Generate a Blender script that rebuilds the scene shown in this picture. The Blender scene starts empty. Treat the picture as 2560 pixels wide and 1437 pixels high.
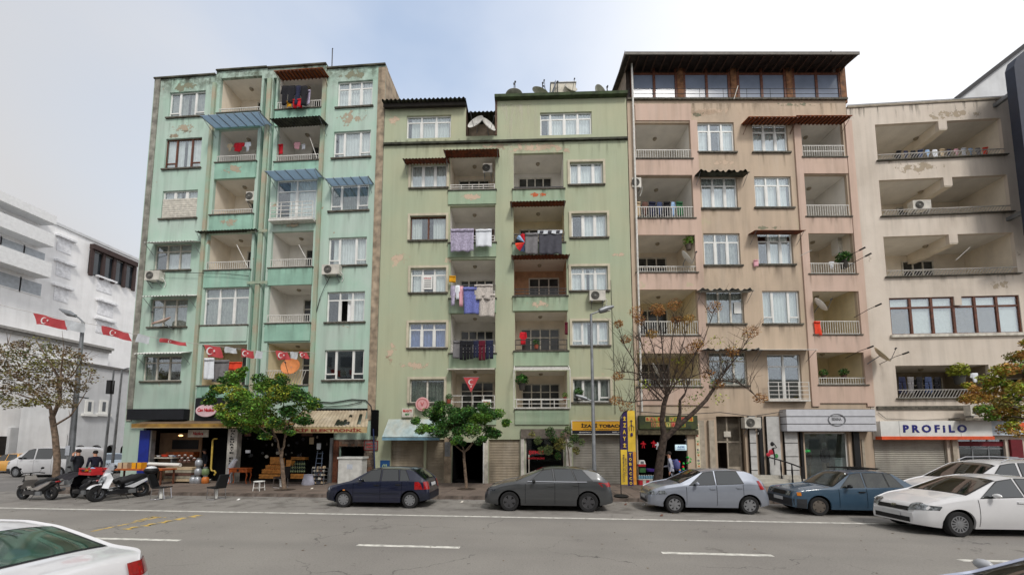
import bpy, bmesh, math, random
from mathutils import Vector, Matrix
from bisect import bisect_right
random.seed(7)
R = math.radians
SC = bpy.context.scene
COL = SC.collection
# ------------------------------------------------------------------ camera
F = 950.0; CH = 2.4
PSI = math.atan(85/F); PIT = math.atan(.086)
CPX, CPY = 1280.0, 1100-F*math.tan(PIT)
cd = bpy.data.cameras.new('camera'); cam = bpy.data.objects.new('camera', cd); COL.objects.link(cam)
cd.sensor_width = 36; cd.lens = 36*F/2560; cd.clip_end = 3000; cd.clip_start = .05
cd.shift_y = (CPY-718.5)/2560
cam.location = (0, 0, CH); cam.rotation_euler = (math.pi/2+PIT, 0, PSI)
SC.camera = cam
# ------------------------------------------------------------------ sky, sun, exposure
SC.view_settings.view_transform = 'Standard'; SC.view_settings.look = 'None'
SC.view_settings.exposure = 0.48; SC.view_settings.gamma = 1; SC.view_settings.use_curve_mapping = False
SUN_EL, SUN_ROT = R(48), R(150)      # rotation measured clockwise from +Y
W = bpy.data.worlds.new('World'); SC.world = W; W.use_nodes = True
nt = W.node_tree; nt.nodes.clear()
def wn(t, **k):
    n = nt.nodes.new(t)
    for a, b in k.items(): setattr(n, a, b)
    return n
out = wn('ShaderNodeOutputWorld'); bg = wn('ShaderNodeBackground'); bg.inputs[1].default_value = .1
sky = wn('ShaderNodeTexSky', sky_type='NISHITA', sun_disc=False, sun_elevation=SUN_EL, sun_rotation=SUN_ROT, air_density=1.2, dust_density=2.0)
tc = wn('ShaderNodeTexCoord'); mp = wn('ShaderNodeMapping'); mp.inputs['Scale'].default_value = (1, 1, 2.2); mp.inputs['Location'].default_value = (.35, .1, .0)
n1 = wn('ShaderNodeTexNoise'); n1.inputs['Scale'].default_value = 1.5; n1.inputs['Detail'].default_value = 5; n1.inputs['Roughness'].default_value = .5
# broad break in the cloud towards one direction, grey deck the other way
sx = wn('ShaderNodeVectorMath', operation='DOT_PRODUCT'); sx.inputs[1].default_value = Vector((-.3, .7, .65)).normalized()
mr = wn('ShaderNodeMapRange', clamp=True); mr.inputs[1].default_value = .82; mr.inputs[2].default_value = .99; mr.inputs[3].default_value = 0; mr.inputs[4].default_value = .8
nr = wn('ShaderNodeMapRange', clamp=True); nr.inputs[1].default_value = .35; nr.inputs[2].default_value = .7; nr.inputs[3].default_value = 1.0; nr.inputs[4].default_value = .35
mu = wn('ShaderNodeMath', operation='MULTIPLY')
gx = wn('ShaderNodeVectorMath', operation='DOT_PRODUCT'); gx.inputs[1].default_value = (1, .25, .1)
gr = wn('ShaderNodeMapRange', clamp=True, interpolation_type='SMOOTHSTEP'); gr.inputs[1].default_value = -.65; gr.inputs[2].default_value = .15
cm = wn('ShaderNodeMix', data_type='RGBA'); cm.inputs[6].default_value = (4.9, 4.9, 5.0, 1); cm.inputs[7].default_value = (7.6, 7.7, 8.0, 1)
sm = wn('ShaderNodeMix', data_type='RGBA', blend_type='MULTIPLY'); sm.inputs[0].default_value = 1; sm.inputs[7].default_value = (2.6, 2.35, 2.05, 1)
fm = wn('ShaderNodeMix', data_type='RGBA')
L = nt.links.new
L(tc.outputs['Generated'], mp.inputs[0]); L(mp.outputs[0], n1.inputs[0]); L(tc.outputs['Generated'], sx.inputs[0]); L(sx.outputs['Value'], mr.inputs[0])
L(n1.outputs[0], nr.inputs[0]); L(mr.outputs[0], mu.inputs[0]); L(nr.outputs[0], mu.inputs[1]); L(tc.outputs['Generated'], gx.inputs[0]); L(gx.outputs['Value'], gr.inputs[0])
L(gr.outputs[0], cm.inputs[0]); L(mu.outputs[0], fm.inputs[0]); L(cm.outputs[2], fm.inputs[6]); L(sky.outputs[0], sm.inputs[6]); L(sm.outputs[2], fm.inputs[7])
L(fm.outputs[2], bg.inputs[0]); L(bg.outputs[0], out.inputs[0])
sl = bpy.data.lights.new('sun', 'SUN'); sl.energy = 1.5; sl.angle = R(12); sl.color = (1, .95, .88)
so = bpy.data.objects.new('sun', sl); COL.objects.link(so)
sdir = Vector((math.sin(SUN_ROT)*math.cos(SUN_EL), math.cos(SUN_ROT)*math.cos(SUN_EL), math.sin(SUN_EL)))
so.rotation_euler = sdir.to_track_quat('Z', 'Y').to_euler(); so.location = (10, -20, 40)
# ------------------------------------------------------------------ measuring: photo point -> point on a known plane
CAMP = Vector((0, 0, CH))
_fw = Vector((-math.sin(PSI)*math.cos(PIT), math.cos(PSI)*math.cos(PIT), math.sin(PIT)))
_rt = Vector((math.cos(PSI), math.sin(PSI), 0)); _up = _rt.cross(_fw)
def ray(x, y): return _fw+_rt*((x-CPX)/F)-_up*((y-CPY)/F)
def gnd(x, y, z=0):
    r = ray(x, y); return CAMP+r*((z-CH)/r.z)
def atY(x, y, Y):
    r = ray(x, y); return CAMP+r*(Y/r.y)
def atX(x, y, X):
    r = ray(x, y); return CAMP+r*(X/r.x)
# ------------------------------------------------------------------ materials
def lin(c): c /= 255.; return c/12.92 if c <= .04045 else ((c+.055)/1.055)**2.4
def rgb(c): return (lin(c[0]), lin(c[1]), lin(c[2]), 1)
MATS = {}
def M(name, col, rough=.7, metal=0, var=.12, scale=4, bump=0, bscale=40, streak=0, col2=None, patch=None, spec=.4, emit=0, coat=0, rnd=0, topdirt=None, alpha=1):
    if name in MATS: return MATS[name]
    m = bpy.data.materials.new(name); m.use_nodes = True; t = m.node_tree; b = t.nodes['Principled BSDF']; L = t.links.new
    def N(ty, **k):
        n = t.nodes.new(ty)
        for a, v in k.items(): setattr(n, a, v)
        return n
    b.inputs['Roughness'].default_value = rough; b.inputs['Metallic'].default_value = metal; b.inputs['Specular IOR Level'].default_value = spec
    if coat: b.inputs['Coat Weight'].default_value = coat; b.inputs['Coat Roughness'].default_value = .04
    if emit: b.inputs['Emission Color'].default_value = rgb(col); b.inputs['Emission Strength'].default_value = emit
    c = rgb(col); cur = None
    co = N('ShaderNodeTexCoord')
    def noise(s, detail=4, rough_=.55, sc=(1, 1, 1)):
        mp = N('ShaderNodeMapping'); mp.inputs['Scale'].default_value = sc; n = N('ShaderNodeTexNoise'); n.inputs['Scale'].default_value = s; n.inputs['Detail'].default_value = detail; n.inputs['Roughness'].default_value = rough_
        L(co.outputs['Object'], mp.inputs[0]); L(mp.outputs[0], n.inputs[0]); return n.outputs[0]
    def rng(o, a, d, x=0, y=1):
        r = N('ShaderNodeMapRange', clamp=True); r.inputs[1].default_value = a; r.inputs[2].default_value = d; r.inputs[3].default_value = x; r.inputs[4].default_value = y; L(o, r.inputs[0]); return r.outputs[0]
    def mix(f, a, d, blend='MIX'):
        x = N('ShaderNodeMix', data_type='RGBA', blend_type=blend)
        if hasattr(f, 'is_linked'): L(f, x.inputs[0])
        else: x.inputs[0].default_value = f
        for i, q in ((6, a), (7, d)):
            if hasattr(q, 'is_linked'): L(q, x.inputs[i])
            else: x.inputs[i].default_value = q
        return x.outputs[2]
    if var or col2:
        c2 = rgb(col2) if col2 else tuple(x*(1-2*var) for x in c[:3])+(1,)
        c1 = c if col2 else tuple(min(1, x*(1+var*.6)) for x in c[:3])+(1,)
        cur = mix(rng(noise(scale, 6), .34, .66), c1, c2)
    else: cur = mix(0, c, c)
    if patch:
        pc, lo, ps = patch
        cur = mix(rng(noise(ps, 8, .65), lo, lo+.03), cur, rgb(pc))
    if streak:
        cur = mix(rng(noise(2.2, 4, .6, (1, 1, .07)), .45, .75, 0, streak), cur, (.06, .055, .04, 1))
        cur = mix(rng(noise(1.3, 3, .6, (1.3, 1, .1)), .55, .8, 0, streak*.7), cur, (.6, .56, .5, 1))
        cur = mix(rng(noise(.25, 6, .6), .5, .75, 0, streak*.5), cur, (.12, .1, .08, 1))
    if topdirt:
        sp = N('ShaderNodeSeparateXYZ'); L(co.outputs['Object'], sp.inputs[0])
        zf = rng(sp.outputs[2], topdirt-1.5, topdirt+.2); nf = rng(noise(1.6, 7, .7), .42, .58)
        mm = N('ShaderNodeMath', operation='MULTIPLY'); L(zf, mm.inputs[0]); L(nf, mm.inputs[1]); cur = mix(mm.outputs[0], cur, (.07, .075, .05, 1))
    if rnd:
        g = N('ShaderNodeNewGeometry'); hs = N('ShaderNodeHueSaturation'); L(rng(g.outputs['Random Per Island'], 0, 1, 1-rnd, 1+rnd), hs.inputs['Value']); L(cur, hs.inputs['Color'])
        L(rng(g.outputs['Random Per Island'], 0, 1, .5-rnd*.05, .5+rnd*.05), hs.inputs['Hue']); cur = hs.outputs[0]
    L(cur, b.inputs['Base Color'])
    if bump:
        bp = N('ShaderNodeBump'); bp.inputs['Strength'].default_value = bump; bp.inputs['Distance'].default_value = .02
        L(noise(bscale, 5, .6), bp.inputs['Height']); L(bp.outputs[0], b.inputs['Normal'])
    if alpha < 1: b.inputs['Alpha'].default_value = alpha
    MATS[name] = m; return m
def glassmat(name, tint, refl=.35, dark=0):
    m = bpy.data.materials.new(name); m.use_nodes = True; t = m.node_tree; t.nodes.clear(); L = t.links.new
    o = t.nodes.new('ShaderNodeOutputMaterial'); tr = t.nodes.new('ShaderNodeBsdfTransparent'); tr.inputs[0].default_value = tint
    gl = t.nodes.new('ShaderNodeBsdfGlossy'); gl.inputs[0].default_value = (.9, .95, 1, 1); gl.inputs[1].default_value = .03
    lw = t.nodes.new('ShaderNodeLayerWeight'); lw.inputs[0].default_value = .3
    mr = t.nodes.new('ShaderNodeMapRange'); mr.inputs[3].default_value = refl*.35; mr.inputs[4].default_value = refl*2; mr.clamp = True
    mx = t.nodes.new('ShaderNodeMixShader'); L(lw.outputs['Facing'], mr.inputs[0]); L(mr.outputs[0], mx.inputs[0]); L(tr.outputs[0], mx.inputs[1]); L(gl.outputs[0], mx.inputs[2]); L(mx.outputs[0], o.inputs[0])
    MATS[name] = m; return m
GLASS = glassmat('window_glass', (.93, .96, .95, 1), .28)
SHOPGLASS = glassmat('shop_glass', (.7, .75, .75, 1), .2)
PVC = M('white_pvc', (226, 226, 222), .45, var=.06, scale=2)
PVCOLD = M('aged_white_frame', (205, 200, 188), .6, var=.15, scale=5)
WOOD = M('brown_wood_frame', (105, 62, 44), .6, var=.25, scale=9)
def translucent(name, col, k=.55):
    m = bpy.data.materials.new(name); m.use_nodes = True; t = m.node_tree; t.nodes.clear(); L = t.links.new
    o = t.nodes.new('ShaderNodeOutputMaterial'); tl = t.nodes.new('ShaderNodeBsdfTranslucent'); df = t.nodes.new('ShaderNodeBsdfDiffuse'); tp = t.nodes.new('ShaderNodeBsdfTransparent'); a = t.nodes.new('ShaderNodeMixShader'); b = t.nodes.new('ShaderNodeMixShader')
    for n in (tl, df, tp): n.inputs[0].default_value = rgb(col)
    a.inputs[0].default_value = k; b.inputs[0].default_value = .3; L(df.outputs[0], a.inputs[1]); L(tl.outputs[0], a.inputs[2]); L(a.outputs[0], b.inputs[1]); L(tp.outputs[0], b.inputs[2]); L(b.outputs[0], o.inputs[0]); MATS[name] = m; return m
def streakmat(name, col, amt, dens=.5):
    m = bpy.data.materials.new(name); m.use_nodes = True; t = m.node_tree; b = t.nodes['Principled BSDF']; L = t.links.new; b.inputs['Base Color'].default_value = rgb(col); b.inputs['Roughness'].default_value = .95; b.inputs['Specular IOR Level'].default_value = .1
    co = t.nodes.new('ShaderNodeTexCoord'); sp = t.nodes.new('ShaderNodeSeparateXYZ'); L(co.outputs['Generated'], sp.inputs[0]); mp = t.nodes.new('ShaderNodeMapping'); mp.inputs['Scale'].default_value = (4.2, 1, .45); g = t.nodes.new('ShaderNodeNewGeometry'); L(g.outputs['Position'], mp.inputs[0])
    n = t.nodes.new('ShaderNodeTexNoise'); n.inputs['Scale'].default_value = 1.1; n.inputs['Detail'].default_value = 5; L(mp.outputs[0], n.inputs[0]); r = t.nodes.new('ShaderNodeMapRange'); r.clamp = True; r.inputs[1].default_value = dens; r.inputs[2].default_value = dens+.22; r.inputs[4].default_value = amt; L(n.outputs[0], r.inputs[0])
    pw = t.nodes.new('ShaderNodeMath'); pw.operation = 'POWER'; pw.inputs[1].default_value = 1.6; L(sp.outputs[2], pw.inputs[0]); mu = t.nodes.new('ShaderNodeMath'); mu.operation = 'MULTIPLY'; L(pw.outputs[0], mu.inputs[0]); L(r.outputs[0], mu.inputs[1]); L(mu.outputs[0], b.inputs['Alpha']); MATS[name] = m; return m
def patchmat(name, col, th=.5, sc=3.2):
    m = bpy.data.materials.new(name); m.use_nodes = True; t = m.node_tree; b = t.nodes['Principled BSDF']; L = t.links.new; b.inputs['Base Color'].default_value = rgb(col); b.inputs['Roughness'].default_value = .95; b.inputs['Specular IOR Level'].default_value = .1
    co = t.nodes.new('ShaderNodeTexCoord'); g = t.nodes.new('ShaderNodeNewGeometry'); n = t.nodes.new('ShaderNodeTexNoise'); n.inputs['Scale'].default_value = sc; n.inputs['Detail'].default_value = 9; n.inputs['Roughness'].default_value = .68; L(g.outputs['Position'], n.inputs[0])
    mp = t.nodes.new('ShaderNodeMapping'); mp.inputs['Location'].default_value = (-1, 0, -1); mp.inputs['Scale'].default_value = (2, 0, 2); L(co.outputs['Generated'], mp.inputs[0]); ln = t.nodes.new('ShaderNodeVectorMath'); ln.operation = 'LENGTH'; L(mp.outputs[0], ln.inputs[0])
    f = t.nodes.new('ShaderNodeMapRange'); f.inputs[1].default_value = .1; f.inputs[2].default_value = 1.05; f.inputs[3].default_value = .08; f.inputs[4].default_value = -.3; L(ln.outputs['Value'], f.inputs[0]); a = t.nodes.new('ShaderNodeMath'); L(f.outputs[0], a.inputs[0]); L(n.outputs[0], a.inputs[1])
    r = t.nodes.new('ShaderNodeMapRange'); r.clamp = True; r.inputs[1].default_value = th; r.inputs[2].default_value = th+.025; r.inputs[4].default_value = .9; L(a.outputs[0], r.inputs[0]); L(r.outputs[0], b.inputs['Alpha']); MATS[name] = m; return m
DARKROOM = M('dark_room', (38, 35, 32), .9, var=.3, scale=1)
CURT = {'white': M('white_curtain', (235, 235, 235), .9, var=.06, scale=3), 'lace': M('lace_curtain', (224, 225, 222), .9, var=.1, scale=22), 'grey': M('grey_curtain', (168, 170, 166), .9, var=.15, scale=6),
        'cream': M('cream_curtain', (214, 204, 180), .9, var=.1, scale=5), 'blue': M('blue_curtain', (120, 135, 190), .9, var=.1, scale=6), 'brown': M('brown_blind', (110, 98, 86), .9, var=.15, scale=5), 'green': M('patterned_curtain', (120, 128, 118), .9, var=.3, scale=14)}
CONC = M('weathered_concrete', (120, 114, 102), .9, var=.3, scale=5, bump=.3)
SILL = M('dirty_sill', (96, 92, 82), .9, var=.3, scale=8)
STEELW = M('white_painted_steel', (214, 212, 206), .5, var=.12, scale=8)
STEELD = M('dark_painted_steel', (48, 46, 46), .5, var=.2, scale=8)
GALV = M('galvanised_steel', (140, 143, 146), .45, .6, var=.15, scale=3)
BLACK = M('black_plastic', (24, 24, 26), .55, var=.1)
RUBBER = M('tyre_rubber', (34, 34, 35), .85, var=.15, scale=20)
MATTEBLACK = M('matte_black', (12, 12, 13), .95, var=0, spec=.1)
CREAMIN = M('cream_plaster', (226, 215, 197), .9, var=.07, scale=1.2, streak=.08)
WHITEIN = M('whitewashed_plaster', (222, 218, 210), .9, var=.06, scale=1.2, streak=.07)
YELIN = M('yellow_plaster', (220, 206, 172), .9, var=.08, scale=1.2, streak=.12)
# ------------------------------------------------------------------ mesh builder
class MB:
    def __init__(s): s.v = []; s.f = []; s.m = []
    def add(s, vs, fs, mi=0):
        o = len(s.v); s.v += [tuple(v) for v in vs]
        for f in fs: s.f.append(tuple(i+o for i in f)); s.m.append(mi)
        return s
    def box(s, x0, x1, y0, y1, z0, z1, mi=0):
        x0, x1 = min(x0, x1), max(x0, x1); y0, y1 = min(y0, y1), max(y0, y1); z0, z1 = min(z0, z1), max(z0, z1)
        return s.add([(x0, y0, z0), (x1, y0, z0), (x1, y1, z0), (x0, y1, z0), (x0, y0, z1), (x1, y0, z1), (x1, y1, z1), (x0, y1, z1)],
                     [(0, 3, 2, 1), (4, 5, 6, 7), (0, 1, 5, 4), (1, 2, 6, 5), (2, 3, 7, 6), (3, 0, 4, 7)], mi)
    def hexa(s, b, t, mi=0):   # two quads (lists of 4 points)
        return s.add(list(b)+list(t), [(0, 3, 2, 1), (4, 5, 6, 7), (0, 1, 5, 4), (1, 2, 6, 5), (2, 3, 7, 6), (3, 0, 4, 7)], mi)
    def quad(s, a, b, c, d, mi=0): return s.add([a, b, c, d], [(0, 1, 2, 3)], mi)
    def tube(s, pts, r, n=8, mi=0, caps=True):
        pts = [Vector(p) for p in pts]; k = len(pts); rs = r if isinstance(r, (list, tuple)) else [r]*k
        vs = []
        pv = None
        for i, p in enumerate(pts):
            d = (pts[min(i+1, k-1)]-pts[max(i-1, 0)]).normalized()
            if pv is None: a = d.orthogonal().normalized()
            else: a = (pv-d*pv.dot(d)); a = a.normalized() if a.length > 1e-6 else d.orthogonal().normalized()
            pv = a; b = d.cross(a)
            for j in range(n):
                t = 2*math.pi*j/n; vs.append(p+(a*math.cos(t)+b*math.sin(t))*rs[i])
        fs = [(i*n+j, i*n+(j+1) % n, (i+1)*n+(j+1) % n, (i+1)*n+j) for i in range(k-1) for j in range(n)]
        if caps: fs += [tuple(range(n-1, -1, -1)), tuple((k-1)*n+j for j in range(n))]
        return s.add(vs, fs, mi)
    def lathe(s, prof, n=16, c=(0, 0, 0), ax='z', mi=0, arc=None):
        vs = []; a0, a1 = arc or (0, 2*math.pi); closed = arc is None; nn = n if closed else n+1
        for (r, h) in prof:
            for j in range(nn):
                t = a0+(a1-a0)*j/n; x, y = r*math.cos(t), r*math.sin(t)
                p = {'z': (x, y, h), 'y': (x, h, y), 'x': (h, x, y)}[ax]; vs.append((p[0]+c[0], p[1]+c[1], p[2]+c[2]))
        fs = [(i*nn+j, i*nn+(j+1) % nn, (i+1)*nn+(j+1) % nn, (i+1)*nn+j) for i in range(len(prof)-1) for j in range(n)]
        return s.add(vs, fs, mi)
    def ball(s, c, rx, ry=None, rz=None, n=12, mi=0):
        ry = ry or rx; rz = rz or rx; vs = []; h = n//2
        for i in range(h+1):
            a = math.pi*i/h
            for j in range(n): b = 2*math.pi*j/n; vs.append((c[0]+rx*math.sin(a)*math.cos(b), c[1]+ry*math.sin(a)*math.sin(b), c[2]+rz*math.cos(a)))
        return s.add(vs, [(i*n+j, i*n+(j+1) % n, (i+1)*n+(j+1) % n, (i+1)*n+j) for i in range(h) for j in range(n)], mi)
    def grid(s, fn, nu, nv, mi=0):
        vs = [fn(i/nu, j/nv) for i in range(nu+1) for j in range(nv+1)]; w = nv+1
        return s.add(vs, [(i*w+j, (i+1)*w+j, (i+1)*w+j+1, i*w+j+1) for i in range(nu) for j in range(nv)], mi)
    def prism(s, poly, axis, a, b, mi=0):  # polygon [(p,q)] extruded along axis 'y' (p->x,q->z), 'x' (p->y,q->z) or 'z'
        def P(p, q, h): return {'y': (p, h, q), 'x': (h, p, q), 'z': (p, q, h)}[axis]
        n = len(poly); vs = [P(p, q, a) for p, q in poly]+[P(p, q, b) for p, q in poly]
        return s.add(vs, [tuple(range(n)), tuple(range(2*n-1, n-1, -1))]+[(i, (i+1) % n, n+(i+1) % n, n+i) for i in range(n)], mi)
    def build(s, name, mats, parent=None, smooth=False, loc=(0, 0, 0), ang=.7):
        me = bpy.data.meshes.new(name); me.from_pydata(s.v, [], s.f)
        if not isinstance(mats, (list, tuple)): mats = [mats]
        for m in mats: me.materials.append(m)
        if len(mats) > 1: me.polygons.foreach_set('material_index', s.m)
        if smooth: me.polygons.foreach_set('use_smooth', [True]*len(s.f))
        me.update()
        if smooth: me.set_sharp_from_angle(angle=ang)
        o = bpy.data.objects.new(name, me); COL.objects.link(o); o.location = loc
        if parent: o.parent = parent
        return o
def thing(name, label, cat, loc=(0, 0, 0), rz=0, group=None):
    o = bpy.data.objects.new(name, None); COL.objects.link(o); o.location = loc; o.rotation_euler = (0, 0, rz); o.empty_display_size = .2
    o['label'] = label; o['category'] = cat
    if group: o['group'] = group
    return o
def tag(o, label=None, cat=None, group=None, kind=None):
    if label: o['label'] = label
    if cat: o['category'] = cat
    if group: o['group'] = group
    if kind: o['kind'] = kind
    return o
def text(s, parent, name, x, z, w, h, y, mat, bold=.02, depth=.012, rz=0, shear=0, flat=False, roll=0):
    cu = bpy.data.curves.new('t', 'FONT'); cu.body = s; cu.size = 1; cu.offset = bold; cu.extrude = .5; cu.align_x = 'CENTER'; cu.shear = shear; cu.resolution_u = 3; cu.space_line = .85
    ob = bpy.data.objects.new('t', cu); COL.objects.link(ob)
    dg = bpy.context.evaluated_depsgraph_get(); me = bpy.data.meshes.new_from_object(ob.evaluated_get(dg)); bpy.data.objects.remove(ob)
    xs = [v.co.x for v in me.vertices]; ys = [v.co.y for v in me.vertices]
    if not xs: return None
    cx, cy = (min(xs)+max(xs))/2, (min(ys)+max(ys))/2; sx_, sy_ = w/(max(xs)-min(xs)), h/(max(ys)-min(ys))
    for v in me.vertices:
        a, b, c = (v.co.x-cx)*sx_, (v.co.y-cy)*sy_, v.co.z*depth
        if roll: a, b = a*math.cos(roll)-b*math.sin(roll), a*math.sin(roll)+b*math.cos(roll)
        v.co = (a, b, c) if flat else (a, -c, b)
    me.materials.clear(); me.materials.append(mat)
    o = bpy.data.objects.new(name, me); COL.objects.link(o); o.location = (x, y, z); o.rotation_euler = (0, 0, rz)
    if parent: o.parent = parent
    return o
# ------------------------------------------------------------------ buildings
class Bd:
    def __init__(s, name, org, ang, label, cat='building'):
        s.o = Vector((org[0], org[1])); s.a = ang; s.root = thing(name, label, cat, (org[0], org[1], 0), ang)
        s.d = Vector((math.cos(ang), math.sin(ang))); s.n = Vector((-math.sin(ang), math.cos(ang))); s.open = []
    def uz(s, px, py, v=0):
        r = ray(px, py); r2 = Vector((r.x, r.y)); t = (s.n.dot(s.o-Vector((0, 0)))+v)/s.n.dot(r2); q = CAMP+r*t
        return s.d.dot(Vector((q.x, q.y))-s.o), q.z
    def rect(s, x0, y0, x1, y1, v=0):
        a = s.uz(x0, y0, v); b = s.uz(x1, y1, v); return a[0], b[0], b[1], a[1]     # u0,u1,z0,z1
    def W(s, u, v, z=0):   # local -> world
        p = s.o+s.d*u+s.n*v; return Vector((p.x, p.y, z))
    def end(s, u): p = s.o+s.d*u; return (p.x, p.y)
O12 = (-8.97, 19.956)
B1 = Bd('apartment_building', O12, PSI-R(4), 'mint green six storey apartment block with tan pilasters and shops below')
B2 = Bd('apartment_building', O12, PSI-R(1.8), 'sage green apartment block in the middle with peeling paint and roof dishes')
B3 = Bd('apartment_building', B2.end(B2.uz(1580, 700)[0]), PSI, 'beige and pink apartment block with dark overhanging penthouse roof')
B4 = Bd('apartment_building', B3.end(B3.uz(2150, 700)[0]), PSI-R(4), 'cream apartment block with wide open loggias above the appliance shop')
MINT = M('mint_paint', (165, 194, 177), .85, var=.09, scale=.5, streak=.24, patch=((168, 150, 128), .655, 1.1), bump=.25, bscale=9, topdirt=24.6, col2=(181, 198, 187))
MINT2 = M('bright_mint_paint', (148, 187, 169), .85, var=.1, scale=.9, streak=.28, patch=((160, 140, 112), .66, 1.2), bump=.2, bscale=9)
TANM = M('tan_and_mint_render', (172, 160, 138), .9, col2=(150, 176, 154), scale=1.1, streak=.3, bump=.3, bscale=12)
TAN = M('bare_tan_render', (170, 152, 130), .9, var=.25, scale=2.5, streak=.35, bump=.3, bscale=12)
SAGE = M('sage_paint', (176, 177, 148), .85, col2=(163, 174, 148), scale=.22, streak=.15, patch=((196, 176, 152), .635, .7), bump=.25, bscale=9)
SAGE2 = M('fresh_sage_paint', (150, 173, 147), .85, col2=(160, 175, 149), scale=.6, streak=.3, patch=((190, 120, 90), .68, 1.5), bump=.2)
BEIGE = M('beige_paint', (192, 172, 150), .85, col2=(182, 164, 144), scale=.5, streak=.25, patch=((186, 172, 146), .63, .6), bump=.25, bscale=9)
PINK = M('faded_pink_paint', (202, 176, 161), .85, col2=(194, 169, 152), scale=.6, streak=.25, patch=((190, 176, 150), .66, .8), bump=.2)
CREAM = M('cream_render', (212, 201, 188), .88, col2=(201, 189, 175), scale=.5, streak=.2, patch=((150, 136, 118), .67, .7), bump=.35, bscale=7)
SURR = M('pale_surround_plaster', (196, 188, 166), .85, var=.08, scale=2, streak=.2)
def front(B, outline, holes, mat, z_base=0.0, reveal=.16, depth=13, parapet=.35, name='wall'):
    """outline: list of (u0,u1,ztop); holes: list of (u0,u1,z0,z1)"""
    us = sorted(set([a for o in outline for a in o[:2]]+[a for h in holes for a in h[:2]])); m = MB()
    zs = sorted(set([z_base]+[o[2] for o in outline]+[a for h in holes for a in h[2:4]]))
    us = [u for i, u in enumerate(us) if i == 0 or u-us[i-1] > 1e-4]; zs = [z for i, z in enumerate(zs) if i == 0 or z-zs[i-1] > 1e-4]
    ulo, uhi = outline[0][0], outline[-1][1]
    for i in range(len(us)-1):
        uc = (us[i]+us[i+1])/2
        if not ulo < uc < uhi: continue
        top = next((o[2] for o in outline if o[0] <= uc <= o[1]), 0); run = None
        for j in range(len(zs)-1):
            zc = (zs[j]+zs[j+1])/2
            solid = zc < top and not any(h[0] < uc < h[1] and h[2] < zc < h[3] for h in holes)
            if solid and run is None: run = zs[j]
            if not solid and run is not None: m.quad((us[i], 0, run), (us[i+1], 0, run), (us[i+1], 0, zs[j]), (us[i], 0, zs[j])); run = None
        if run is not None: m.quad((us[i], 0, run), (us[i+1], 0, run), (us[i+1], 0, min(top, zs[-1])), (us[i], 0, min(top, zs[-1])))
    for (a, b, c, d) in holes:
        m.quad((a, 0, c), (a, reveal, c), (a, reveal, d), (a, 0, d)); m.quad((b, 0, c), (b, reveal, c), (b, reveal, d), (b, 0, d))
        m.quad((a, 0, d), (b, 0, d), (b, reveal, d), (a, reveal, d)); m.quad((a, 0, c), (b, 0, c), (b, reveal, c), (a, reveal, c))
    for (a, b, t) in outline: m.quad((a, 0, t), (b, 0, t), (b, .3, t), (a, .3, t)); m.quad((a, .3, t-parapet), (b, .3, t-parapet), (b, depth, t-parapet), (a, depth, t-parapet)); m.quad((a, .3, t), (b, .3, t), (b, .3, t-parapet), (a, .3, t-parapet))
    for u, t in ((ulo, outline[0][2]), (uhi, outline[-1][2])): m.quad((u, 0, z_base), (u, depth, z_base), (u, depth, t), (u, 0, t), 1)
    m.quad((ulo, depth, z_base), (uhi, depth, z_base), (uhi, depth, outline[0][2]-parapet), (ulo, depth, outline[0][2]-parapet), 1)
    return m.build(name, mat if isinstance(mat, list) else [mat, mat], B.root)
CELLMESH = {}
GRIME = [streakmat('grime_streak_%d' % i, c, a, d) for i, (c, a, d) in enumerate((((74, 68, 58), .55, .5), ((90, 78, 62), .45, .52), ((66, 66, 56), .5, .55)))]
PALEDRIP = streakmat('pale_drip', (212, 208, 190), .7, .5)
def stain(B, u0, u1, z, ln, v=-.0025, mat=None): MB().quad((u0, v, z-ln), (u1, v, z-ln), (u1, v, z), (u0, v, z)).build('stain', mat or random.choice(GRIME), B.root)
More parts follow.
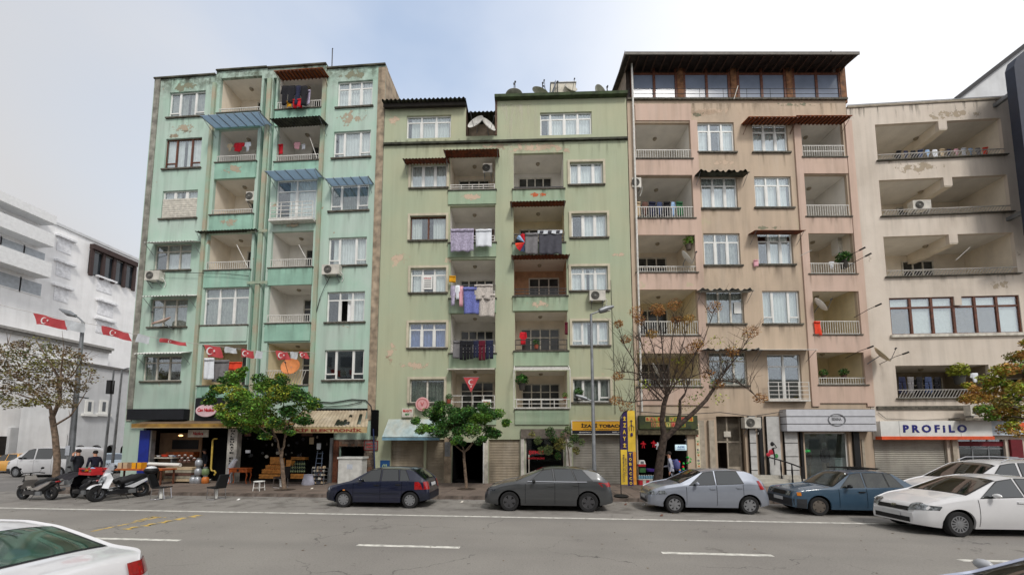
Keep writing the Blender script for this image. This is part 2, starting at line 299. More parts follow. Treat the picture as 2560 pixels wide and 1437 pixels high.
def window(B, r, lay='t3', fr='w', cur='lace', spans=None, v=.1, surround=None, sill=True, open_=None, lowt=None, room=True):
    u0, u1, z0, z1 = r; w, h = u1-u0, z1-z0; fm = {'w': PVC, 'o': PVCOLD, 'b': WOOD}[fr]; th = .055; m = MB()
    n = {'t3': 3, '3': 3, '3b': 3, '2': 2, 't2': 2, '4t': 4, '1': 1, '3s': 3, 't3b': 3}[lay]
    fr_ = [i/n for i in range(n+1)]
    if lay in ('3b', '3s'): fr_ = [0, .29, .71, 1]
    if lay == '4t': fr_ = [0, .2, .47, .73, 1]
    zt = None; zb = None
    if 't' in lay: zt = z1-h*.27
    if 'b' in lay: zb = z0+h*.2
    m.box(u0, u0+th, v, v+.07, z0, z1); m.box(u1-th, u1, v, v+.07, z0, z1); m.box(u0+th, u1-th, v, v+.07, z0, z0+th); m.box(u0+th, u1-th, v, v+.07, z1-th, z1)
    for f in fr_[1:-1]: m.box(u0+w*f-.045, u0+w*f+.045, v-.012, v+.06, z0+th, z1-th)
    if zt: m.box(u0+th, u1-th, v+.003, v+.05, zt-.035, zt+.035)
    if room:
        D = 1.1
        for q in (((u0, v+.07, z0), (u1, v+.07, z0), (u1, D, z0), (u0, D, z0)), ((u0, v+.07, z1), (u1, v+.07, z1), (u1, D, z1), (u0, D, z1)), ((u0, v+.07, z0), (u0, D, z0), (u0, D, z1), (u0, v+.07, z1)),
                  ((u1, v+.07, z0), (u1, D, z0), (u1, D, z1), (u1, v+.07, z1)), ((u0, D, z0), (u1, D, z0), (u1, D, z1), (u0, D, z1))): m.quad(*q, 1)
    cells = []
    for i in range(n):
        a, b = u0+w*fr_[i]+.03, u0+w*fr_[i+1]-.03; zz = [z0+.04]
        side = (lay not in ('3b',) or i != 1)
        if zb and side: zz.append(zb); m.box(a, b, v-.004, v+.055, zb-.035, zb+.035)
        if zt: zz.append(zt)
        zz.append(z1-.04); cells += [(a, b, zz[j], zz[j+1]) for j in range(len(zz)-1)]
        if fr == 'w' and side: 
            zlo = zb or z0+.04; zhi = zt or z1-.04
            m.box(a+.02, a+.055, v-.006, v+.05, zlo+.03, zhi-.03); m.box(b-.055, b-.02, v-.006, v+.05, zlo+.03, zhi-.03)
    wo = m.build('window', [fm, DARKROOM], B.root)
    for i, (a, b, c, d) in enumerate(cells):
        if open_ is not None and i in open_: continue
        MB().box(a, b, v+.022, v+.03, c, d).build('pane', GLASS, wo)
    if cur == 'lace': cur = random.choice(('lace', 'white', 'lace', 'cream', 'grey'))
    if cur:
        if spans is None and cur in ('white', 'lace', 'grey') and random.random() < .45: spans = random.choice([[(0, .44), (.52, 1)], [(0, .3), (.62, 1)], [(.08, .95)]])
        for (f0, f1) in (spans or [(0, 1)]):
            a, b = u0+.03+(w-.06)*f0, u0+.03+(w-.06)*f1; k = max(8, int((b-a)*26)); ph = random.random()*6
            amp = .028 if cur != 'brown' else .003
            MB().grid(lambda s, t: (a+(b-a)*s, v+.14+amp*math.sin(ph+s*(b-a)*38+.9*math.sin(s*9+ph)), z0+.03+(h-.05)*t), k, 1).build('curtain', CURT[cur], wo, True)
    if sill: stain(B, u0-.08, u1+.08, z0-.1, random.uniform(.5, 1.3)); MB().box(u0-.1, u1+.1, -.09, -.001, z0-.1, z0-.012).box(u0, u1, -.001, v, z0-.02, z0+.001).build('sill', SILL if sill is True else sill, wo)
    if surround:
        t = .13; m = MB(); p = -.07
        m.box(u0-t, u0, p, -.001, z0-.02, z1+t); m.box(u1, u1+t, p, -.001, z0-.02, z1+t); m.box(u0, u1, p, -.001, z1, z1+t); m.build('surround', surround, wo)
    return wo
def bars(m, u0, u1, v, z0, z1, kind, mi=0):
    if kind == 'bars':
        m.box(u0, u1, v, v+.04, z1-.04, z1, mi); m.box(u0, u1, v+.005, v+.035, z0+.03, z0+.06, mi); n = max(3, int((u1-u0)/.13))
        for i in range(n+1): u = u0+.01+(u1-u0-.02)*i/n; m.box(u-.011, u+.011, v+.01, v+.03, z0, z1-.04, mi)
    elif kind == 'dbars':
        bars(m, u0, u1, v, z0, z1, 'bars', mi); m.box(u0, u1, v, v+.04, (z0+z1)/2-.02, (z0+z1)/2+.02, mi)
    elif kind == 'hbars':
        for k in range(3): z = z0+.06+(z1-z0-.08)*k/2; m.box(u0, u1, v, v+.035, z-.018, z+.018, mi)
        n = max(2, int((u1-u0)/.55))
        for i in range(n+1): u = u0+.02+(u1-u0-.04)*i/n; m.box(u-.018, u+.018, v+.005, v+.03, z0, z1, mi)
    elif kind == 'rail5':
        for k in range(5): z = z0+.06+(z1-z0-.08)*k/4; m.box(u0, u1, v, v+.03, z-.014, z+.014, mi)
        for f in (0, .25, .5, .75, 1): u = u0+.02+(u1-u0-.04)*f; m.box(u-.018, u+.018, v+.003, v+.027, z0, z1, mi)
    elif kind == 'diag':
        m.box(u0, u1, v, v+.04, z1-.035, z1, mi); m.box(u0, u1, v, v+.04, z0, z0+.03, mi); n = int((u1-u0)/.16)
        for i in range(n):
            a = u0+(u1-u0-.3)*i/n; m.hexa([(a, v+.01, z0), (a+.028, v+.01, z0), (a+.028, v+.03, z0), (a, v+.03, z0)], [(a+.27, v+.01, z1), (a+.298, v+.01, z1), (a+.298, v+.03, z1), (a+.27, v+.03, z1)], mi)
def balcony(B, r, depth=1.6, inner=None, rail='bars', rh=.75, railmat=None, door=(.5, .95, .8), lamp=True, parapet=None, ph=None, ledge=True, doorframe='o', ceil=None, rail_v=-.03):
    u0, u1, z0, z1 = r; v0 = .16; inner = inner or CREAMIN; m = MB(); zf = z0-.02
    m.quad((u0, v0, z1), (u1, v0, z1), (u1, depth, z1), (u0, depth, z1), 1); m.quad((u0, v0, zf), (u1, v0, zf), (u1, depth, zf), (u0, depth, zf))
    m.quad((u0, v0, zf), (u0, depth, zf), (u0, depth, z1), (u0, v0, z1)); m.quad((u1, v0, zf), (u1, depth, zf), (u1, depth, z1), (u1, v0, z1)); m.quad((u0, depth, zf), (u1, depth, zf), (u1, depth, z1), (u0, depth, z1))
    bo = m.build('balcony', [inner, ceil or WHITEIN], B.root)
    for f0, f1, hh in ([door] if isinstance(door, tuple) else door or []):
        a, b = u0+(u1-u0)*f0, u0+(u1-u0)*f1; zt = z0+(z1-z0)*hh; v = depth-.06; m = MB(); n = max(2, round((b-a)/.55))
        m.box(a, b, v, v+.05, zt-.07, zt); m.box(a, b, v+.002, v+.045, zt-(zt-z0)*.33, zt-(zt-z0)*.33+.05)
        for i in range(n+1): u = a+(b-a)*i/n; m.box(u-.035, u+.035, v-.005, v+.048, zf+.01, zt-.001)
        m.box(a, b, v+.035, v+.055, zf+.01, zt-.01, 1)
        m.build('balcony_door', [{'o': PVCOLD, 'w': PVC, 'b': WOOD}[doorframe], M('dark_door_glass', (62, 64, 62), .15, var=.3, scale=2)], bo)
    if lamp: MB().lathe([(0.001, 0), (.12, 0), (.12, -.05), (.07, -.11), (.001, -.12)], 12, ((u0+u1)/2, depth*.5, z1-.001)).build('ceiling_lamp', M('old_lamp_glass', (150, 140, 120), .5), bo, True)
    if rail:
        m = MB(); rz = z0+rh; bars(m, u0+.02, u1-.02, rail_v, z0, min(rz, z1-.1), rail); m.build('railing', railmat or STEELW, bo)
    if parapet:
        zb = z0-(ph or 1.0); p = MB(); p.box(u0-.06, u1+.06, -.07, -.001, zb, z0-.06).build('parapet', parapet, B.root)
    if ledge: stain(B, u0-.05, u1+.05, z0-.07, random.uniform(.4, .95), -.0735); MB().box(u0-.1, u1+.1, -.12, .16, z0-.058, z0-.001).build('ledge', SILL, bo)
    return bo
def awning(B, x0, x1, yf, ya, p=.7, kind='corr', mat=None, name='awning', parent=None, thick=.02, sidewing=False, rise=None):
    u0, zf = B.uz(x0, yf, -p); u1, _ = B.uz(x1, yf, -p); _, za = B.uz((x0+x1)/2, ya, 0)
    if rise is not None: za = zf+rise
    m = MB(); n = max(6, int((u1-u0)/.06))
    if kind == 'corr':
        m.grid(lambda s, t: (u0+(u1-u0)*s, -p*(1-t)-.001, zf+(za-zf)*t+.022*math.sin(s*n*math.pi/1.5)), n*2, 3); m.grid(lambda s, t: (u0+(u1-u0)*s, -p*(1-t)-.001, zf-thick+(za-zf)*t+.022*math.sin(s*n*math.pi/1.5)), n*2, 3)
    elif kind == 'torn':
        m.grid(lambda s, t: (u0+(u1-u0)*s, -p*(1-t)*(1+.05*math.sin(s*31))-.001, zf+(za-zf)*t+(.05*math.sin(s*23)+.05*math.sin(s*57))*(1-t)), n*2, 4); m.grid(lambda s, t: (u0+(u1-u0)*s, -p*(1-t)*.97-.001, zf-.06+(za-zf)*t), n, 2)
    else:
        a = [(u0, -p, zf), (u1, -p, zf), (u1, -.001, za), (u0, -.001, za)]; m.hexa([(q[0], q[1], q[2]-thick) for q in a], a)
        if kind == 'panel':
            k = max(3, int((u1-u0)/.5))
            for i in range(k+1): u = u0+(u1-u0)*i/k; m.hexa([(u-.02, -p-.01, zf-.03), (u+.02, -p-.01, zf-.03), (u+.02, -.001, za-.03), (u-.02, -.001, za-.03)], [(u-.02, -p-.01, zf+.025), (u+.02, -p-.01, zf+.025), (u+.02, -.001, za+.025), (u-.02, -.001, za+.025)], 1)
        if kind == 'wood':
            k = max(5, int((u1-u0)/.22))
            for i in range(k): u = u0+(u1-u0)*(i+.5)/k; m.hexa([(u-.03, -p+.02, zf-.09), (u+.03, -p+.02, zf-.09), (u+.03, -.001, za-.09), (u-.03, -.001, za-.09)], [(u-.03, -p+.02, zf-.021), (u+.03, -p+.02, zf-.021), (u+.03, -.001, za-.021), (u-.03, -.001, za-.021)], 1)
    for u in (u0+.08, u1-.08): m.tube([(u, -p+.03, zf-.03), (u, -.01, min(zf, za)-.5)], .014, 6, 1)
    return m.build(name, [mat, GALV if kind != 'wood' else WOOD], parent or B.root, kind in ('corr', 'torn'))
GREYSHEET = M('grey_corrugated_sheet', (170, 172, 168), .7, var=.25, scale=3)
DARKSHEET = M('mossy_corrugated_sheet', (66, 68, 56), .85, var=.35, scale=3)
BLUESHEET = translucent('blue_polycarbonate', (196, 212, 228), .4)
RUST = M('rusty_sheet', (124, 62, 36), .85, col2=(74, 46, 34), scale=5)
ORANGEWOOD = M('orange_stained_boards', (176, 96, 48), .7, col2=(120, 66, 38), scale=6)
WHITESHEET = M('white_sheet', (222, 222, 218), .6, var=.1, scale=3)
def pilaster(B, xt, yt, xb, yb, wpx, mat=TAN, p=.12, top=None, bot=3.5, name='pilaster'):
    a = B.uz(xt, yt); b = B.uz(xb, yb); u = (a[0]+b[0])/2; w = wpx/46/2*1.15; return MB().box(u-w, u+w, -p, -.001, bot, top or a[1]).build(name, mat, B.root)
# ---------------------------------------------------------------- mint block
zc = 24.62
def ou(B, l): return [(a, b, z) for a, b, z in l]
uL = B1.uz(350, 620)[0]; u12 = -.3
b1u = [uL, B1.uz(510, 620)[0], B1.uz(643, 620)[0], B1.uz(797, 620)[0], u12]
out1 = [(b1u[0], b1u[1], 24.62), (b1u[1], b1u[2], 24.86), (b1u[2], b1u[3], 24.8), (b1u[3], b1u[4], 24.5)]
wA = [((425, 232, 510, 289), dict(lay='3b', fr='w', cur='grey')), ((415, 348, 500, 418), dict(lay='3b', fr='b', cur='white')), ((407, 478, 490, 543), dict(lay='3', fr='w', cur='white')),
      ((388, 612, 475, 673), dict(lay='t3', fr='o', cur='white', spans=[(.3, .95)])), ((378, 748, 465, 815), dict(lay='t3', fr='o', cur='grey')), ((360, 890, 450, 951), dict(lay='t3', fr='o', cur='grey', spans=[(0, .3)])),
      ((845, 205, 930, 264), dict(lay='t3', fr='w', cur='lace')), ((835, 330, 925, 391), dict(lay='3b', fr='w', cur='lace')), ((827, 462, 920, 524), dict(lay='3b', fr='w', cur='green')),
      ((822, 595, 915, 661), dict(lay='3b', fr='w', cur='white')), ((818, 730, 910, 803), dict(lay='t3', fr='w', cur='white', spans=[(.5, 1)], open_=(2,))), ((812, 875, 908, 948), dict(lay='3b', fr='w', cur=None))]
balB = [((553, 196, 650, 279), CREAMIN, 'bars', .3), ((548, 325, 640, 403), WHITEIN, 'bars', .42), ((535, 448, 632, 534), CREAMIN, 'bars', .3), ((522, 585, 625, 673), CREAMIN, 'bars', .5)]
balC = [((697, 192, 803, 270), WHITEIN, 'bars', .5), ((695, 313, 797, 401), WHITEIN, 'bars', .4), ((680, 580, 780, 667), WHITEIN, 'bars', .5), ((672, 712, 775, 806), WHITEIN, 'bars', .48)]
low1 = [((505, 862, 612, 962), YELIN, None, .5), ((668, 857, 772, 962), YELIN, 'diag', .85)]
glz = [((512, 720, 618, 810), dict(lay='t3', fr='w', cur='grey')), ((692, 450, 788, 552), dict(lay='t2', fr='w', cur='white', spans=[(.28, 1)]))]
holes1 = [B1.rect(*q[0]) for q in wA+balB+balC+low1+glz]
grv = []
for xt, xb in ((661, 625), (688, 647)):
    a = (B1.uz(xt, 200)[0]+B1.uz(xb, 900)[0])/2; grv.append((a-.1, a+.1, 3.6, 24.2)); g_ = MB()
    for q in (((a-.1, .16, 3.6), (a-.1, .45, 3.6), (a-.1, .45, 24.2), (a-.1, .16, 24.2)), ((a+.1, .16, 3.6), (a+.1, .45, 3.6), (a+.1, .45, 24.2), (a+.1, .16, 24.2)), ((a-.1, .45, 3.6), (a+.1, .45, 3.6), (a+.1, .45, 24.2), (a-.1, .45, 24.2)), ((a-.1, .16, 24.2), (a+.1, .16, 24.2), (a+.1, .45, 24.2), (a-.1, .45, 24.2))): g_.quad(*q)
    g_.build('groove', MINT2, B1.root)
zg = B1.uz(620, 1052)[1]
shop1 = [(B1.uz(352, 1150)[0], B1.uz(832, 1150)[0], .13, zg), (B1.uz(848, 1150)[0], B1.uz(910, 1150)[0], .13, B1.uz(880, 1116)[1])]
front(B1, out1, holes1+shop1+grv, [MINT, TAN])
for q, k in wA: window(B1, B1.rect(*q), **k)
for q, k in glz: window(B1, B1.rect(*q), **k)
bz = lambda q: B1.rect(*q)
for i, (q, inn, rail, rh) in enumerate(balB+balC+low1):
    r = bz(q); balcony(B1, r, 1.6, inn, rail, rh, door=(.45, .98, .93 if i in (0, 1, 4, 5) else .86), parapet=MINT2, ph=1.05 if i < 8 else .7)
r = bz(glz[0][0]); MB().box(r[0]-.06, r[1]+.06, -.07, -.001, r[2]-1.0, r[2]-.12).build('parapet', MINT, B1.root)
r = bz(glz[1][0]); rr = MB(); bars(rr, r[0]-.05, r[1]+.05, -.35, r[2]-.0, r[2]+1.0, 'rail5'); rr.box(r[0]-.08, r[1]+.08, -.4, -.001, r[2]-.14, r[2]-.02); rr.build('railing', STEELW, B1.root)
r = bz((407, 498, 490, 543)); m = MB()
for i in range(9): z = r[2]+(r[3]-r[2])*i/9; m.box(r[0], r[1], .02, .05, z+.01, z+(r[3]-r[2])/9-.006)
m.build('roller_blind', PVCOLD, B1.root)
# pilasters, parapet coping
pilaster(B1, 392, 200, 333, 1000, 13, M('grey_cement_edge', (150, 148, 138), .9, var=.25, scale=2.5, streak=.4), p=.06)
pilaster(B1, 545, 210, 480, 950, 8, TANM); pilaster(B1, 676, 200, 636, 900, 10, TANM)
pilaster(B1, 812, 200, 782, 950, 9, TANM); pilaster(B1, 956, 170, 930, 1000, 17, p=.05)
for y in (578, 706): r = B1.rect(622, y, 672, y+5); MB().box(r[0], r[1], -.15, -.125, r[2], r[3]).build('concrete_band', TANM, B1.root)
for a, b, t in out1: MB().box(a+.02, b-.02, -.1, .34, t+.001, t+.09).build('coping', M('stained_coping', (86, 84, 72), .95, var=.35, scale=2), B1.root)
stain(B1, b1u[0], b1u[1], 24.6, 1.2); stain(B1, b1u[3], u12, 24.5, 1.2); stain(B1, b1u[1], b1u[2], 24.8, .3)
# awnings
awning(B1, 500, 648, 289, 320, 1.05, 'panel', BLUESHEET); awning(B1, 662, 788, 428, 450, .85, 'panel', BLUESHEET); awning(B1, 812, 920, 446, 463, .7, 'panel', BLUESHEET)
awning(B1, 684, 806, 177, 190, .7, 'wood', ORANGEWOOD, rise=.1); awning(B1, 674, 800, 297, 317, .85, 'corr', DARKSHEET)
awning(B1, 357, 482, 606, 612, .6, 'corr', WHITESHEET, rise=.25); awning(B1, 352, 470, 741, 747, .6, 'corr', WHITESHEET, rise=.25); awning(B1, 332, 455, 884, 890, .6, 'corr', WHITESHEET, rise=.2)
awning(B1, 487, 640, 578, 586, .35, 'corr', DARKSHEET, rise=.05)
for q in ((500, 586, 512, 668),):
    pass
# ---------------------------------------------------------------- sage block
uR2 = B2.uz(1578, 700)[0]
zl = B2.uz(1060, 268)[1]; zr = B2.uz(1400, 248)[1]; ua, ub = B2.uz(1165, 300)[0], B2.uz(1242, 300)[0]; zcor = B2.uz(1200, 340)[1]
out2 = [(-.28, ua, zl-.05), (ua, ub, zcor), (ub, uR2, zr)]
w2 = [((1017, 290, 1127, 344), dict(lay='t3', fr='w', cur='lace', sill=False)), ((1350, 282, 1480, 336), dict(lay='4t', fr='w', cur='white', spans=[(.14, 1)], sill=False)),
      ((1028, 412, 1117, 468), dict(lay='3', fr='w', cur='white', surround=SURR)), ((1026, 541, 1115, 599), dict(lay='2', fr='b', cur='lace', surround=SURR)), ((1027, 671, 1115, 730), dict(lay='t3', fr='w', cur='white', surround=SURR, spans=[(.04, .3), (.68, .97)])),
      ((1023, 807, 1115, 868), dict(lay='t3', fr='w', cur='blue', surround=SURR)), ((1025, 948, 1110, 1006), dict(lay='2', fr='o', cur='green', surround=SURR)),
      ((1424, 407, 1508, 460), dict(lay='3s', fr='w', cur='white', surround=SURR)), ((1428, 535, 1518, 592), dict(lay='3', fr='w', cur='white', spans=[(.3, 1)], surround=SURR)), ((1427, 667, 1520, 725), dict(lay='t3', fr='w', cur='lace', surround=SURR)),
      ((1430, 803, 1523, 862), dict(lay='3b', fr='w', cur='lace', surround=SURR)), ((1432, 948, 1526, 1004), dict(lay='3b', fr='w', cur='grey', surround=SURR))]
bl2 = [((1125, 391, 1238, 475), CREAMIN, 'hbars', .35, STEELW), ((1125, 516, 1238, 606), WHITEIN, 'hbars', .4, STEELW), ((1127, 649, 1238, 745), WHITEIN, 'hbars', .4, STEELW), ((1127, 784, 1238, 882), WHITEIN, 'hbars', .45, STEELW), ((1128, 921, 1238, 1022), CREAMIN, 'hbars', .75, STEELW)]
br2 = [((1284, 384, 1409, 472), WHITEIN, 'hbars', .14, STEELD), ((1284, 513, 1411, 606), YELIN, 'hbars', .5, STEELD), ((1285, 646, 1417, 739), M('apricot_plaster', (190, 150, 118), .9, var=.1), 'hbars', .42, STEELD), ((1287, 779, 1419, 876), CREAMIN, 'hbars', .62, STEELD), ((1290, 927, 1419, 1021), CREAMIN, 'hbars', .5, STEELW)]
h2 = [B2.rect(*q[0]) for q in w2+bl2+br2]
zs2 = B2.uz(1300, 1062)[1]
gr2 = [B2.rect(*q) for q in ((978, 1098, 1058, 1205), (1066, 1098, 1110, 1205), (1130, 1105, 1208, 1205), (1222, 1098, 1300, 1205), (1313, 1090, 1412, 1205), (1432, 1088, 1572, 1205))]
gr2 = [(a, b, .13, d) for a, b, c, d in gr2]
front(B2, out2, h2+gr2, [SAGE, TAN], parapet=.3)
for q, k in w2: window(B2, B2.rect(*q), **k)
for i, (q, inn, rail, rh, rm) in enumerate(bl2+br2):
    r = B2.rect(*q); balcony(B2, r, 1.7, inn, rail, rh, rm, door=(.1, .8, .86) if i in (0, 5) else ((.12, .9, .78) if i != 7 else (.3, .9, .8)), parapet=SAGE2, ph=.85, doorframe='b' if i == 1 else 'o')
r = B2.rect(965, 345, 1572, 350); MB().box(-.28, uR2, -.14, -.001, r[2]-.02, r[2]+.1).build('cornice', DARKSHEET, B2.root)
# top corrugated roof, recess and moss band
ztl = zl
m = MB(); n = 60
m.grid(lambda s, t: (-.3+(ua+.35)*s, -.5+3.5*t, ztl+.05+.55*t+.05*math.sin(s*n*math.pi*.66)), n*3, 3); m.grid(lambda s, t: (-.3+(ua+.35)*s, -.5+3.5*t, ztl+.0+.55*t+.05*math.sin(s*n*math.pi*.66)), n*3, 3)
m.build('corrugated_roof', DARKSHEET, B2.root, True)
MB().box(-.28, ua, -.3, -.26, ztl-.2, ztl+.02).box(-.28, ua, -.26, 0, ztl-.08, ztl-.05).build('eaves_board', M('dark_eaves', (52, 48, 44), .9), B2.root)
m = MB(); m.quad((ua, 1.2, zcor-.1), (ub, 1.2, zcor-.1), (ub, 1.2, zl-.1), (ua, 1.2, zl-.1)); m.quad((ub, 0, zcor), (ub, 1.2, zcor), (ub, 1.2, zr), (ub, 0, zr), 1); m.quad((ua, 0, zcor), (ua, 1.2, zcor), (ua, 1.2, zl), (ua, 0, zl), 1); m.build('set_back_wall', [TAN, M('brown_boards', (92, 70, 56), .85, var=.25, scale=8)], B2.root)
m = MB(); m.grid(lambda s, t: (ua-.05+(ub-ua+.1)*s, .3+2*t, zl-.1+.3*t+.04*math.sin(s*50)), 60, 2); m.build('small_corrugated_roof', DARKSHEET, B2.root, True)
MB().box(ub-.12, uR2+.02, -.28, -.001, zr-.02, zr+.16).box(ub-.12, uR2+.02, -.001, .35, zr+.002, zr+.16).build('roof_edge', M('mossy_roof_edge', (70, 84, 56), .95, col2=(50, 58, 42), scale=3), B2.root)
MB().box(ub-.1, ub+.02, -.06, -.002, zcor, zr-.03).build('brown_corner_board', MATS['brown_boards'], B2.root)
awning(B2, 1006, 1120, 397, 409, .6, 'corr', RUST, rise=.12); awning(B2, 1108, 1247, 375, 390, .75, 'corr', RUST, rise=.12); awning(B2, 1275, 1415, 504, 512, .6, 'corr', RUST, rise=.08); awning(B2, 1278, 1425, 638, 645, .6, 'corr', RUST, rise=.06)
m = MB(); u0, z0 = B2.uz(1285, 925, -.7); u1, _ = B2.uz(1425, 925, -.7)
for k in range(5): m.box(u0, u1, -.7+k*.17, -.67+k*.17, z0+.35*k/5, z0+.04+.35*k/5)
for u in (u0, u1): m.box(u-.02, u+.02, -.72, -.68, z0-2.0, z0+.02); m.hexa([(u-.02, -.7, z0), (u+.02, -.7, z0), (u+.02, 0, z0+.36), (u-.02, 0, z0+.36)], [(u-.02, -.7, z0+.03), (u+.02, -.7, z0+.03), (u+.02, 0, z0+.39), (u-.02, 0, z0+.39)])
m.box(u0, u1, -.72, -.69, z0-2.02, z0-1.98); m.box(u0, u1, -.72, -.69, z0-1.55, z0-1.51); m.build('awning_frame', STEELW, B2.root)
r = B2.rect(1122, 925, 1238, 940); MB().box(r[0], r[1], -.5, -.46, r[3]-.06, r[3]).box(r[0], r[1], -.001, -.46, r[3]-.03, r[3]+.0).build('awning_box', PVCOLD, B2.root)
r = B2.rect(1240, 262, 1292, 560); stain(B2, r[0], r[1], r[3], r[3]-r[2], mat=PALEDRIP); r = B2.rect(1292, 262, 1345, 380); stain(B2, r[0], r[1], r[3], r[3]-r[2], mat=PALEDRIP)
for q in ((965, 352, 1240, 380), (1290, 350, 1570, 382)): r = B2.rect(*q); stain(B2, r[0], r[1], r[3], (r[3]-r[2])*1.6)
# drain pipe between sage and beige
B2p = B2.uz(1582, 300)[0]
MB().tube([(B2p, -.12, 3.9), (B2p, -.12, 24.6)], .055, 8).build('drain_pipe', STEELW, B2.root, True)
# ---------------------------------------------------------------- beige block
uR3 = B3.uz(2150, 700)[0]; ztop3 = B3.uz(1800, 250)[1]
w3 = [((1743, 306, 1838, 380), dict(lay='t3', cur='white')), ((1752, 442, 1846, 520), dict(lay='t3', cur='white', spans=[(0, 1)])), ((1758, 583, 1853, 662), dict(lay='t3', cur='lace')), ((1765, 727, 1862, 808), dict(lay='3', cur='grey', fr='o')), ((1772, 880, 1870, 962), dict(lay='t3', cur='grey', fr='o')),
      ((1880, 310, 1972, 380), dict(lay='t3', cur='white', spans=[(0, 1)])), ((1885, 441, 1982, 518), dict(lay='t3', cur='white')), ((1893, 581, 1985, 660), dict(lay='t3', cur='white', spans=[(.3, .95)])), ((1905, 727, 2003, 808), dict(lay='3b', cur='lace')), ((1917, 885, 2008, 998), dict(lay='t2', cur=None, sill=False))]
b3l = [((1587, 307, 1728, 398), 'bars', .55), ((1589, 441, 1735, 546), 'bars', .68), ((1590, 582, 1741, 681), 'bars', .35), ((1591, 722, 1746, 838), 'bars', .78), ((1592, 872, 1752, 966), 'bars', .4)]
b3r = [((2000, 303, 2112, 394), 'dbars', .72), ((2008, 437, 2124, 542), 'bars', .68), ((2015, 578, 2138, 685), 'bars', .62), ((2026, 721, 2150, 836), 'bars', .75), ((2040, 872, 2165, 961), 'bars', .38)]
h3 = [B3.rect(*q[0]) for q in w3+b3l+b3r]
gr3 = [(a, b, .13, d) for a, b, c, d in [B3.rect(*q) for q in ((1594, 1082, 1722, 1200), (1790, 1040, 1868, 1200), (2010, 1080, 2128, 1200))]]
front(B3, [(0.0, uR3, ztop3)], h3+gr3, [BEIGE, TAN], parapet=.25)
for q, k in w3: window(B3, B3.rect(*q), **k)
for i, (q, rail, rh) in enumerate(b3l+b3r): balcony(B3, B3.rect(*q), 2.3, [WHITEIN, WHITEIN, CREAMIN, YELIN, YELIN][i % 5], rail, rh, door=(.06, .78, (.5, .93, .86, .84, .84)[i % 5]) if i < 5 else (.04, .6, (.5, .93, .86, .84, .84)[i % 5]), parapet=PINK, ph=1.0)
for xa, ya, xb, yb in ((1733, 300, 1757, 900), (1990, 300, 2030, 900), (2117, 300, 2172, 960)): pilaster(B3, xa, ya, xb, yb, 16, PINK, .071, bot=4.2, top=B3.uz(1700, 303)[1])
r = B3.rect(1587, 262, 1728, 303); MB().box(r[0], r[1], -.05, -.001, r[2], r[3]).build('pink_panel', PINK, B3.root)
MB().box(0, uR3+.05, -.12, -.001, ztop3-.06, ztop3+.04).build('slab_edge', SILL, B3.root)
r = B3.rect(1590, 256, 2110, 300); stain(B3, r[0], r[1], r[3]-.06, 1.1, -.0035)
PEEL = patchmat('peeled_paint', (204, 182, 160), .485); PEELB = patchmat('bare_brown_patch', (176, 162, 142), .5); PEELD = patchmat('dark_mould_patch', (138, 138, 118), .5, 2.4); PEELR = patchmat('orange_primer_patch', (196, 104, 70), .53, 4)
def peel(B, x0, y0, x1, y1, mt, v=-.003): r = B.rect(x0, y0, x1, y1); MB().quad((r[0], v, r[2]), (r[1], v, r[2]), (r[1], v, r[3]), (r[0], v, r[3])).build('peeled_patch', mt, B.root)
for q in ((1205, 348, 1470, 392), (1350, 350, 1450, 395), (955, 620, 1045, 668), (955, 830, 1000, 930), (960, 890, 1110, 935), (1520, 620, 1572, 650), (1180, 352, 1300, 380), (960, 270, 1010, 330)): peel(B2, *q, PEEL)
for q in ((1285, 476, 1405, 502),): peel(B2, *q, PEELR, -.074)
for q in ((1130, 478, 1235, 512), (1290, 745, 1400, 775)): peel(B2, *q, PEEL, -.074)
for q in ((528, 540, 632, 574), (690, 556, 785, 576), (535, 405, 640, 445)): peel(B1, *q, PEELB, -.074)
for q in ((400, 300, 520, 345), (395, 330, 480, 350), (810, 260, 945, 330)): peel(B1, *q, PEELB)
for q in ((390, 196, 545, 240), (812, 170, 955, 205)): peel(B1, *q, PEELD, -.004)
for q in ((1640, 258, 1900, 300), (1745, 390, 1880, 425), (1850, 290, 2110, 300), (1600, 980, 1760, 1030)): peel(B3, *q, PEEL)
for q in ((1700, 275, 1790, 300), (1840, 560, 1990, 580), (1860, 250, 2100, 275)): peel(B3, *q, PEELD)
for q in ((2440, 690, 2560, 735),): peel(B4, *q, PEELB)
for q in ((2240, 270, 2520, 305), (2190, 395, 2400, 445)): peel(B4, *q, PEELB)
